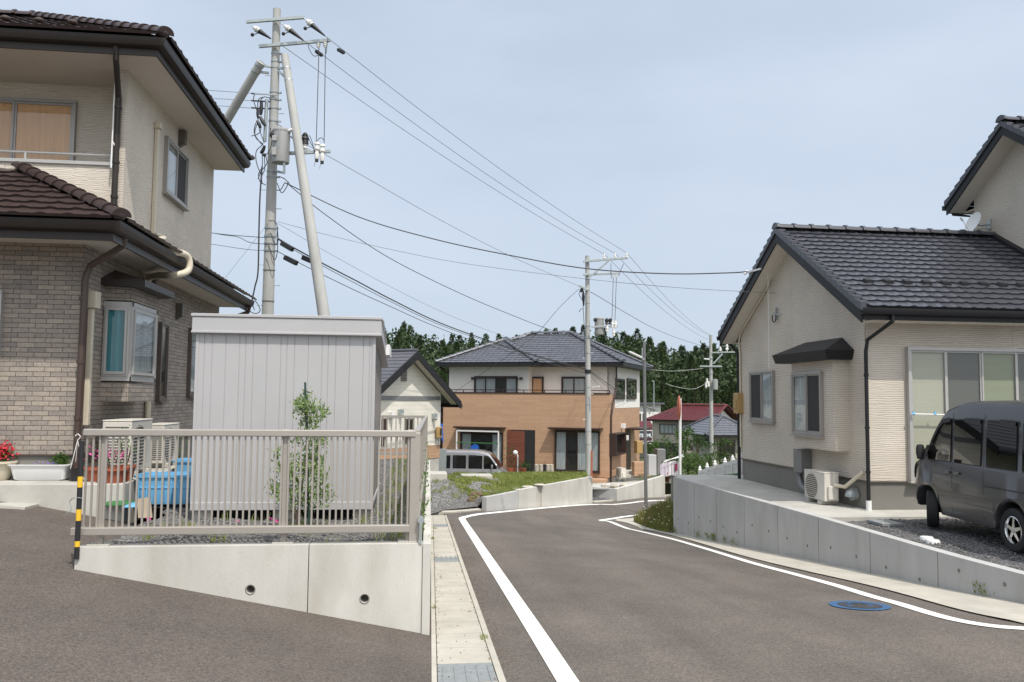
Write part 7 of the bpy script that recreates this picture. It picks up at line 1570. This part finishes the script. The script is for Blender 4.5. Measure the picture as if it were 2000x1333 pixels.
for a, b in (((1198, 540), (1195, 630)), ((1204, 540), (1201, 628)), ((1193, 515), (1194, 545)), ((1218, 515), (1208, 540))): tie(p2, 'drop_wire', PC(*a, c2-.2), PC(*b, c2-.3), r=.012)
for pts in ([(1133, 568), (1131, 575), (1136, 585), (1140, 590)], [(1139, 565), (1139, 600), (1141, 640), (1142, 700)], [(1131, 610), (1134, 605), (1138, 603)]): m = MB(); m.tube(chain([PC(x, y, c2-.2) for x, y in pts], 5), .014, 5); m.build('lead_wire', 'wire', p2)
m = MB(); m.tube([PC(1139, 568, c2-.2), PC(1139.5, 580, c2-.2), PC(1140, 598, c2-.2)], [.03, .07, .03], 8); m.tube([PC(1137, 563, c2-.2), PC(1134, 571, c2-.2)], .06, 8); m.build('connector', 'black', p2)
m = MB(); m.cyl(PC(1157, 758, c2-.3), PC(1170, 755, c2-.6), .03); m.build('lamp', 'white', p2)
m = MB(); q = PC(1156, 880, c2-.1); m.box(q.x-.03, q.x+.03, q.y, q.y+.03, PC(1156, 940, c2).z, q.z); m.build('ground_strip', 'terra', p2)
# ---- street lamp
cl = 24.0; b0, t0 = PC(1262, 996, cl), PC(1258, 669, cl); sl_ = thing('street_lamp', 'slim grey lamp post with a white tube lamp at the grass bank', 'street lamp', b0)
m = MB(); m.cyl(b0+V((0, 0, -.3)), t0, .052, .043, 16); m.build('pole', 'pipe_gy', sl_, smooth=2); m = MB(); m.cyl(t0, t0+V((0, 0, .03)), .047); m.build('cap', 'galv', sl_)
m = MB(); m.bar(PC(1253, 699, cl-.05), PC(1229, 687.5, cl-.2), .1, .05); m.build('lamp', 'white', sl_, bevel=.015); m = MB(); m.bar(PC(1258, 703, cl-.05), PC(1252, 699, cl-.05), .05, .05); m.bar(PC(1254.5, 680, cl-.06), PC(1254.5, 701, cl-.06), .03, .05); m.build('lamp_bracket', 'galv', sl_)
for y in (865, 920): m = MB(); q = PC(1260+(y-865)*.02, y, cl); m.cyl(q+V((0, 0, -.02)), q+V((0, 0, .02)), .056); m.build('collar', 'white' if y == 865 else 'galv', sl_)
# ---- far pole
c3_ = 70.0; b0, t0 = PC(1390, 905, c3_), PC(1388, 655, c3_); p3 = thing('utility_pole', 'distant concrete utility pole beside the red-roofed house', 'utility pole', b0+V((0, 0, -1)))
m = MB(); m.cyl(b0+V((0, 0, -1)), t0, .19, .12, 14); m.build('pole', 'pole', p3, smooth=2)
arm(p3, (1391, 689), (1437, 688), c3_-.2, .1); arm(p3, (1367, 716), (1410, 716), c3_-.2, .12); m = MB(); m.bar(PC(1393, 711, c3_-.2), PC(1411, 691, c3_-.2), .1, .1); m.build('arm_brace', 'galv', p3)
m = MB(); m.bar(PC(1375, 701, c3_-.3), PC(1385, 702, c3_-.2), .15, .1); m.build('lamp', 'white', p3)
for x in (1407, 1420): post_ins(p3, PC(x, 687, c3_-.2), .4 if x < 1410 else .8, .13)
q = PC(1397, 751, c3_-.4); m = MB(); m.lathe([(.001, -.45), (.22, -.44), (.22, .4), (.001, .45)], q, 16); m.build('transformer', 'tank', p3, smooth=2)
for x, y in ((1379, 752), (1384, 750), (1381, 744)): q = PC(x, y, c3_-.4); m = MB(); m.lathe([(.001, .2), (.1, .15), (.08, 0), (.11, -.1), (.08, -.25), (.001, -.3)], q, 10); m.build('fuse_cutout', 'porc', p3, smooth=2)
for y in (700, 730, 770, 800, 830): m = MB(); q = PC(1388.5, y, c3_); m.cyl(q+V((0, 0, -.04)), q+V((0, 0, .04)), .19); m.build('clamp_band', 'galv', p3)
tp = thing('lamp_pole', 'far thin white lamp pole rising before the wood', 'lamp pole', PC(1277, 800, 110)); m = MB(); m.cyl(PC(1277, 800, 110), PC(1277, 745, 110), .1, .07); m.bar(PC(1277, 745, 110), PC(1273, 744, 110), .12, .12); m.build('pole', 'galv', tp)
tp = thing('lamp_pole', 'far thin white lamp pole above the small cream house roof', 'lamp pole', PC(804, 720, 110)); m = MB(); m.cyl(PC(804, 740, 110), PC(804, 676, 110), .1, .07); m.bar(PC(804, 676, 110), PC(801, 675, 110), .2, .12); m.build('pole', 'galv', tp)
# ---- wires: pixel way-points with a distance each, drawn as one smooth cable
def wire(pts, label, r=.008, m_='wire', grp=None, name='overhead_wire', n=8):
    P_ = chain([p if isinstance(p, V) else PC(*p) for p in pts], n); mb = MB(); mb.tube(P_, r*.8, 5); return solo(name, mb, m_, label, 'wire', group=grp)
G1 = 'power wires from the tall pole to the middle pole'
def span(a, b, sag, n=5): a, b = V(a), V(b); return [a.lerp(b, k/n)+V((0, 0, -4*sag*(k/n)*(1-k/n))) for k in range(n+1)]
wire(span(s3, ins2[2], .25), 'highest power wire between the tall pole and the middle pole', .009, grp=G1); wire(span(s2, ins2[1], .3), 'middle power wire between the tall pole and the middle pole', .009, grp=G1); wire(span(PC(553, 91, c1), ins2[0], .22), 'lowest of the three power wires between the tall and middle poles', .009, grp=G1)
for y0, y1_, x0, x1_ in ((97, 104, 660, 672), (100, 109, 617, 629)):
    m = MB(); m.bar(PC(x0, y0, c1+.3), PC(x1_, y1_, c1+.5), .08, .07); solo('wire_clamp', m, 'black', 'black clamp on the highest power wire near the tall pole' if x0 > 640 else 'black clamp on the middle power wire near the tall pole', 'clamp')
G2 = 'power wires from the middle pole to the far pole'
for i, (q, e) in enumerate(zip(ins2, ((1384, 664), (1388, 657), (1392, 657)))): wire(span(q, PC(*e, c3_), .45), ['lower power wire from the middle pole toward the far pole', 'middle power wire from the middle pole toward the far pole', 'upper power wire from the middle pole toward the far pole'][i], .011, grp=G2)
wire([(556, 357, 22), (700, 424, 21.6), (850, 468, 20.8), (1000, 500, 20), (1145, 525, 19.3), (1300, 535, 18.6), (1420, 533.5, 18.2), (1460, 531, 18)], 'thick black service cable sweeping from the tall pole to the right house', .017)
wire([(560, 358, 22), (640, 423, 24), (760, 504, 27), (900, 574, 31), (1000, 616, 34), (1065, 641, 36), (1150, 668, 39.5)], 'black cable sagging from the tall pole toward the brown house roof', .015)
wire([(566, 266, 22), (640, 305, 22.5), (700, 339, 24), (860, 430, 28), (1000, 502, 32), (1132, 560, 36)], 'thin grey wire from the transformer arm to the middle pole', .01, 'wire_gy')
wire([(541, 433, 22), (650, 462, 21.5), (760, 487, 21), (900, 514, 20.2), (1125, 543, 19.4), (1320, 562, 18.6), (1515, 573, 17.8)], 'thin telephone wire crossing the sky to the right house gable', .007, 'wire_gy')
wire([(543, 466, 22), (575, 485, 22), (640, 520, 23), (700, 551, 24.5), (760, 583, 26), (850, 627, 29), (935, 659, 32), (1040, 693, 34), (1148, 722, 36)], 'thick lashed telephone cable from the tall pole to the middle pole', .025)
wire([(543, 468, 22), (575, 489, 22), (640, 525, 23), (700, 557, 24.5), (760, 588, 26), (850, 631, 29), (935, 662, 32), (1040, 695, 34), (1148, 724, 36)], 'thinner cable just beneath the lashed telephone cable', .012)
wire([(543, 492, 22), (600, 522, 22.7), (690, 566, 24.3), (760, 598, 26), (850, 638, 29), (950, 674, 32), (1148, 731, 36)], 'black cable lowest of the lines leaving the tall pole to the right', .013)
wire([(543, 437, 22), (620, 482, 23), (700, 527, 24.5), (760, 559, 26), (880, 617, 29.5), (1010, 665, 33), (1148, 700, 36)], 'pale thin wire between the tall pole and the middle pole', .007, 'wire_gy')
for i, (y0, y1_, l) in enumerate(((183, 174, 'upper of three thin wires leaving the tall pole behind the left house'), (198, 193, 'middle of three thin wires leaving the tall pole behind the left house'), (212, 204, 'lower of three thin wires leaving the tall pole behind the left house'))): wire([(527, y0+2, 22.2), (440, y0-4, 23), (330, y1_-4, 25), (100, y1_-30, 30)], l, .008, grp='thin wires behind the left house')
wire([(524, 465, 22.2), (470, 461, 23), (418, 456, 24), (300, 440, 27)], 'dark wire at the left of the tall pole ending behind the upper wall', .012); wire([(526, 478, 22.2), (488, 474, 22), (463, 463, 23), (418, 456, 24.3), (300, 430, 27)], 'dark looped wire just below it at the left of the tall pole', .012)
wire([(524, 490, 22.2), (500, 489, 22.5), (470, 486, 23), (418, 478, 24), (300, 460, 27)], 'thin dark wire lowest at the left of the tall pole', .009)
wire([(529, 430, 22.2), (436, 548, 21.5), (380, 619, 21.2)], 'thin guy wire slanting down left from the tall pole', .006, 'wire_gy', name='guy_wire')
wire([(1132, 566, 36), (1125, 570, 36), (1090, 604, 36.5), (1050, 650, 37.5), (1000, 690, 39), (890, 765, 41), (868, 785, 42)], 'service wire from the middle pole down to the brown house balcony', .012)
wire([(1154, 572, 36), (1163, 576, 36.5), (1230, 616, 44), (1280, 643, 54), (1330, 663, 63), (1384, 680, 70)], 'dark cable from the middle pole toward the far pole', .016)
for i, (y0, dy) in enumerate(((727, 0), (729, 3), (736, 9))): wire([(1155, y0, 36), (1180, y0+18+dy, 38), (1220, 772+dy, 44), (1265, 797+dy, 54), (1330, 812+dy, 66)], ['upper cable descending right from the middle pole past the brown house', 'second cable descending right from the middle pole past the brown house', 'lowest cable descending right from the middle pole past the brown house'][i], (.02, .012, .009)[i])
wire([(1374, 720, 70), (1320, 725, 66), (1278, 723, 62), (1250, 718, 60)], 'pale wire left of the far pole against the wood', .014, 'porc'); wire([(1378, 750, 70), (1355, 760, 68), (1325, 757, 66), (1300, 750, 65)], 'lower pale wire left of the far pole against the wood', .014, 'porc')
# ================================================================== trees
def conifer(name, seed, h, r, mleaf, n=4200, cone=.72):
    random.seed(seed); t = thing(name, None, 'tree', (0, 0, 0), local=True)
    m = MB(); m.tube([(0, 0, -1), (.05, 0, h*.5), (0, 0, h*.97)], [.02*h, .012*h, .002*h], 6); m.build('trunk', 'bark', t)
    m = MB(); base = .06
    for k in range(n):
        u = random.random()**1.1; z = h*(base+(1-base)*u); R = r*((1-u)**cone)*(1+.18*math.sin(z*2.3+seed))*(1+.15*math.sin(3*z+seed*2))+.12
        a = random.uniform(0, 6.283); lob = 1+.22*math.sin(a*3+z*1.7+seed)+.12*math.sin(a*7+z*3)
        q = R*lob*(random.random()**.45); p = V((q*math.cos(a), q*math.sin(a), z-q*.25+random.gauss(0, .12)))
        d = V((math.cos(a)*.7, math.sin(a)*.7, random.uniform(-.5, .5))).normalized(); s = d.cross(rdir()).normalized(); L = random.uniform(.28, .6)*(1-.45*u)*h/13; leaf_quad(m, p, d, s, L, L*.55)
    for k in range(40): a = random.uniform(0, 6.28); z = h*(.93+.06*random.random()); leaf_quad(m, V((0, 0, z)), V((math.cos(a)*.4, math.sin(a)*.4, .7)).normalized(), rdir(), .3, .15)
    m.build('crown', mleaf, t); return t
protos = [conifer('cedar_tree', s, 13, rr, ml) for s, rr, ml in ((1, 2.1, 'leaf_ce'), (2, 2.6, 'leaf_ce'), (3, 2.3, 'leaf_ce'), (4, 2.7, 'leaf_ce2'))]
def broad(name, seed, h, r, mleaf, n=1500, L=.35, clumps=14, flat=.75, low=.35):
    random.seed(seed); t = thing(name, None, 'tree', (0, 0, 0), local=True); cs = []
    for k in range(clumps):
        a = random.uniform(0, 6.28); q = r*.75*math.sqrt(random.random()); cs.append((V((q*math.cos(a), q*math.sin(a), h*lerp(low, .88, random.random()))), r*random.uniform(.28, .5)))
    m = MB(); m.tube([(0, 0, -.4), (.02*h, 0, h*.25), (0, .02*h, h*.6)], [.035*h, .026*h, .012*h], 7)
    for c_, _ in cs[:7]: m.tube([(.01*h, 0, h*.25), (c_.x*.5, c_.y*.5, lerp(h*.25, c_.z, .6)), c_], [.016*h, .01*h, .004*h], 5)
    m.build('trunk', 'bark', t); m = MB()
    for k in range(n):
        c_, cr = random.choice(cs); d = rdir(.15); p = c_+V((d.x, d.y, d.z*flat))*cr*random.random()**.35; leaf_quad(m, p, (d+rdir()*.6).normalized(), rdir(), L*random.uniform(.6, 1.2), L*.55)
    m.build('crown', mleaf, t); return t
bp0 = [broad('broadleaf_tree', s, 8, 3.0, 'leaf_br', 1500, .55) for s in (21, 22, 23)]
KS = {o.name: kids(o) for o in protos+bp0}
random.seed(5)
SKY = [(600, 634), (745, 626), (790, 624), (830, 640), (900, 650), (960, 655), (1040, 645), (1080, 640), (1130, 636), (1200, 640), (1250, 640), (1300, 668), (1340, 668), (1390, 655), (1450, 655), (1600, 660), (1800, 650)]
rows_ = [(114, 5.2, 84, 0), (120, 4.4, 70, 0), (127, 3.9, 56, 0), (134, 3.6, 43, 0), (141, 3.5, 31, 0), (148, 3.3, 20, 0), (155, 3.2, 10, 0), (162, 3.2, 3, 0), (169, 3.2, 0, 0)]
used = set(); cnt = 0
for ri, (Yr, sp_, drop, _) in enumerate(rows_):
    X = -22.0-(Yr-114)*.1
    while X < 60+(Yr-114)*.35 and cnt < 292:
        x = X+random.uniform(-1.4, 1.4); y = Yr+random.uniform(-3, 3); X += sp_*random.uniform(.8, 1.25)
        g_ = terrain(x, y); cc = V((x, y, 0))-EYE; pxx = 1000+FPX*cc.dot(RT)/cc.dot(FW); cdep = cc.dot(FW)
        if ri == 0 and (random.random() < .35): continue
        top = PC(pxx, pw(SKY, pxx)+drop+random.choice((-4, 0, 3, 8, 14, 18))*(.5 if ri < 3 else 1), cdep).z; h = max(4.5, top-g_)
        i = random.choices(range(4), (4, 4, 4, 1.5 if ri > 2 else 5))[0]; o = protos[i]
        if ri < 2 and random.random() < .22:
            b = random.choice(bp0); s = min(1.3, h/8*.8); c = b if b.name not in used else copy_tree(b, ks=KS); used.add(b.name)
            c.location = (x, y, g_-.2); c.scale = (s, s, s); c.rotation_euler.z = random.uniform(0, 6.28); c['label'] = 'rounded broadleaf tree at the front edge of the far wood'; c['group'] = 'broadleaf trees at the edge of the wood'; cnt += 1; continue
        s = h/13; c = o if o.name not in used else copy_tree(o, ks=KS); used.add(o.name)
        c.location = (x, y, g_-.2); w_ = s*random.uniform(.85, 1.15) if s < 1.1 else random.uniform(.95, 1.25)*s**.5; c.scale = (w_, w_, s); c.rotation_euler.z = random.uniform(0, 6.28)
        c['label'] = 'dark green cedar in the dense wood on the far hillside' if i < 3 else 'paler young cedar in the dense wood on the far hillside'; c['group'] = 'dark cedars of the far wood' if i < 3 else 'paler young cedars of the far wood'; cnt += 1
for o in protos+bp0:
    if o.name not in used:
        for k_ in kids(o): bpy.data.objects.remove(k_)
        bpy.data.objects.remove(o)
random.seed(19); m = MB()
for k in range(30000):
    y = random.uniform(122, 172); x = random.uniform(-35, 90); g_ = terrain(x, y); cc = V((x, y, 0))-EYE; cd_ = cc.dot(FW); pxx = 1000+FPX*cc.dot(RT)/cd_; tz = PC(pxx, pw(SKY, pxx)+13+(165-min(y, 165))*1.1+5*math.sin(pxx*.31)+4*math.sin(pxx*.117+1)+random.uniform(0, 8), cd_).z; z = g_+max(2, tz-g_)*random.random()**.45; d = rdir(.3); leaf_quad(m, V((x, y, z)), d, d.cross(rdir()).normalized(), random.uniform(.5, 1.0), .5)
tag(m.build('wood', 'leaf_ce'), 'dense dark mass of the cedar wood filling the far hillside', 'wood', kind='stuff')
# undergrowth in front of the wood: one mass
random.seed(9); m = MB()
for k in range(5200):
    x = random.uniform(-30, 75); y = random.uniform(102, 122); b = 1.2+1.2*math.sin(x*.31)*math.sin(x*.13+2)+.8*math.sin(x*.9); z = terrain(x, y)+max(.3, b)*random.random()**.7*(1.3 if y > 108 else .6); d = rdir(.3); leaf_quad(m, V((x, y, z)), d, d.cross(rdir()).normalized(), random.uniform(.5, 1.0), .4)
tag(m.build('undergrowth', 'leaf_br'), 'mixed green undergrowth along the foot of the wood', 'undergrowth', kind='stuff')
m = MB()
for k in range(3000):
    x = random.uniform(-14, 4); y = random.uniform(62, 88); z = terrain(x, y)+1.5*random.random()+2.4*max(0, math.sin(x*.7+1)*math.sin(y*.3)); d = rdir(.4); leaf_quad(m, V((x, y, z)), d, d.cross(rdir()).normalized(), random.uniform(.4, .8), .3)
tag(m.build('shrubs', 'leaf_br'), 'light green shrubs growing in the gap behind the cream house', 'shrubs', kind='stuff')
fd = MB(); fd.poly([PC(1418, 812, 108), PC(1500, 812, 108), PC(1500, 803, 118), PC(1425, 805, 118)]); struct('field', fd, 'grass')
# garden trees by the far houses
for (nm, s, x, yb, c, h, r, ml, L, lab, fl_, lo_) in (('garden_pine', 31, 1361, 915, 62, 2.7, 1.35, 'leaf_pi', .16, 'clipped green garden pine in front of the red-roofed house', .35, .55), ('garden_pine', 32, 1405, 915, 60, 2.3, .9, 'leaf_ce2', .16, 'dark cloud-pruned pine before the slate-roofed house', .4, .3), ('garden_shrub', 33, 1312, 912, 60, 2.2, 1.3, 'leaf_pi', .18, 'rounded green shrub beside the taller grey cabinet', .8, .2), ('garden_tree', 34, 1337, 905, 64, 2.9, .8, 'leaf', .2, 'light green leafy garden tree between shrub and pine', 1, .3), ('garden_shrub', 35, 1343, 932, 52, 1.5, 1.1, 'leaf_br', .16, 'low mixed green shrub at the right of the mirror pole', .8, .1), ('garden_shrub', 36, 1357, 930, 54, 1.3, 1.0, 'leaf_ce2', .16, 'low dark shrub near the left end of the white fence', .8, .1), ('garden_shrub', 37, 1268, 906, 66, 1.9, .8, 'leaf_br', .18, 'narrow green shrub seen right of the lamp post', .9, .2), ('garden_shrub', 38, 1385, 925, 58, 1.2, 1.2, 'leaf_br', .16, 'green shrub behind the white fence posts', .8, .1), ('garden_shrub', 39, 1420, 925, 58, 1.4, 1.4, 'leaf_pi', .16, 'bushy green shrub behind the right part of the white fence', .8, .1), ('garden_shrub', 40, 1308, 935, 37, .7, .5, 'leaf', .1, 'small leafy shrub below the hanging laundry', .8, .1)):
    o = broad(nm, s, h, r, ml, 900, L, 9 if 'pine' in nm else 14, fl_, lo_); b = PC(x, yb, c); o.location = b; o['label'] = lab
q = PC(1301, 932, 35); mb = MB(); mb.lathe([(.001, 0), (.12, 0), (.16, .2), (.14, .2), (.001, .18)], q, 14); solo('flower_pot', mb, 'terra', 'small terracotta pot beside the grey cabinets', 'flower pot', smooth=2)
for (x, y, l) in ((1301, 941, 'red brown pot left of the laundry stand base'), (1308, 943, 'pale block under the laundry stand'),): q = PC(x, y, 34.6); mb = MB(); mb.lathe([(.001, 0), (.13, 0), (.15, .14), (.001, .14)], q, 14); solo('flower_pot', mb, 'terra' if x == 1301 else 'conc', l, 'flower pot' if x == 1301 else 'block', smooth=2)
# ================================================================== light, sky, camera
w = bpy.data.worlds.new("World"); sc.world = w; w.use_nodes = True; nt = w.node_tree
bg = nt.nodes['Background']; sky = nt.nodes.new('ShaderNodeTexSky'); sky.sky_type = 'NISHITA'; sky.sun_disc = False
EL, AZ = math.radians(58), math.radians(157)
sky.sun_elevation = EL; sky.sun_rotation = AZ; sky.air_density = 1.0; sky.dust_density = 2.5; sky.ozone_density = 1.5
mx = nt.nodes.new('ShaderNodeMix'); mx.data_type = 'RGBA'; mx.inputs[0].default_value = .62
veil = (5.95, 6.75, 8.0)
nt.links.new(sky.outputs[0], mx.inputs[6]); mx.inputs[7].default_value = (*veil, 1)
# thin uneven veil of cloud
tc = nt.nodes.new('ShaderNodeTexCoord'); mp = nt.nodes.new('ShaderNodeMapping'); mp.inputs['Scale'].default_value = (1, 1, 3); nt.links.new(tc.outputs['Generated'], mp.inputs[0])
nz = nt.nodes.new('ShaderNodeTexNoise'); nz.inputs['Scale'].default_value = 1.6; nz.inputs['Detail'].default_value = 5; nt.links.new(mp.outputs[0], nz.inputs[0])
mr = nt.nodes.new('ShaderNodeMapRange'); mr.inputs[1].default_value = .35; mr.inputs[2].default_value = .75; mr.inputs[3].default_value = .62; mr.inputs[4].default_value = .95
nt.links.new(nz.outputs[0], mr.inputs[0]); nt.links.new(mr.outputs[0], mx.inputs[0])
# air whitens towards the horizon
sz = nt.nodes.new('ShaderNodeSeparateXYZ'); nt.links.new(tc.outputs['Generated'], sz.inputs[0])
hz_ = nt.nodes.new('ShaderNodeMapRange'); hz_.inputs[1].default_value = .0; hz_.inputs[2].default_value = .45; hz_.inputs[3].default_value = .45; hz_.inputs[4].default_value = 0; nt.links.new(sz.outputs[2], hz_.inputs[0])
m4 = nt.nodes.new('ShaderNodeMix'); m4.data_type = 'RGBA'; nt.links.new(hz_.outputs[0], m4.inputs[0]); nt.links.new(mx.outputs[2], m4.inputs[6]); m4.inputs[7].default_value = (4.75, 5.65, 6.6, 1)
# broad glow added round the out-of-view sun to lift light in the shade
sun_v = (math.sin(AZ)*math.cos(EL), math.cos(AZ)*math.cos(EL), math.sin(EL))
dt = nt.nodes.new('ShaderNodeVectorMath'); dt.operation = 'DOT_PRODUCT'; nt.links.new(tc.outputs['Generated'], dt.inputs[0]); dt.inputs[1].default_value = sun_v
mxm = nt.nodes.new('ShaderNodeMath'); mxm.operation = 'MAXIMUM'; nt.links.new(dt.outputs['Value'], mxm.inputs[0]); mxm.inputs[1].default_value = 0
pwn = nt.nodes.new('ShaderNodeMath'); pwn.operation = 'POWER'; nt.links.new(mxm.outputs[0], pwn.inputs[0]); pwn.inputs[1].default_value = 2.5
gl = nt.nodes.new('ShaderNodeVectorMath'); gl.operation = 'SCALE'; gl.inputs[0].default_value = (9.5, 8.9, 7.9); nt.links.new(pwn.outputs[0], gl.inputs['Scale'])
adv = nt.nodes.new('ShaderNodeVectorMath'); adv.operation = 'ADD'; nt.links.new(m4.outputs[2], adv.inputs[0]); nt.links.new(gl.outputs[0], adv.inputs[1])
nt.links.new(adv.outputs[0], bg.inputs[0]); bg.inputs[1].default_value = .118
L = bpy.data.lights.new('sun', 'SUN'); L.energy = 3.7; L.angle = math.radians(.6); L.color = (1, .95, .88)
lo = bpy.data.objects.new('sun', L); COL.objects.link(lo)
sd = V((math.sin(AZ)*math.cos(EL), math.cos(AZ)*math.cos(EL), math.sin(EL))); lo.rotation_euler = sd.to_track_quat('Z', 'Y').to_euler(); lo.location = (0, -5, 30)
cd = bpy.data.cameras.new('camera'); co = bpy.data.objects.new('camera', cd); COL.objects.link(co)
cd.sensor_fit = 'HORIZONTAL'; cd.sensor_width = 36; cd.lens = 36*FPX/2000; cd.clip_end = 3000; cd.clip_start = .05
co.matrix_world = Matrix.Translation(EYE) @ Matrix((RT, UP, -FW)).transposed().to_4x4()
sc.camera = co
vs = sc.view_settings; vs.view_transform = 'Standard'; vs.look = 'None'; vs.exposure = 0; vs.gamma = 1
sc.render.resolution_x = 1024; sc.render.resolution_y = 682
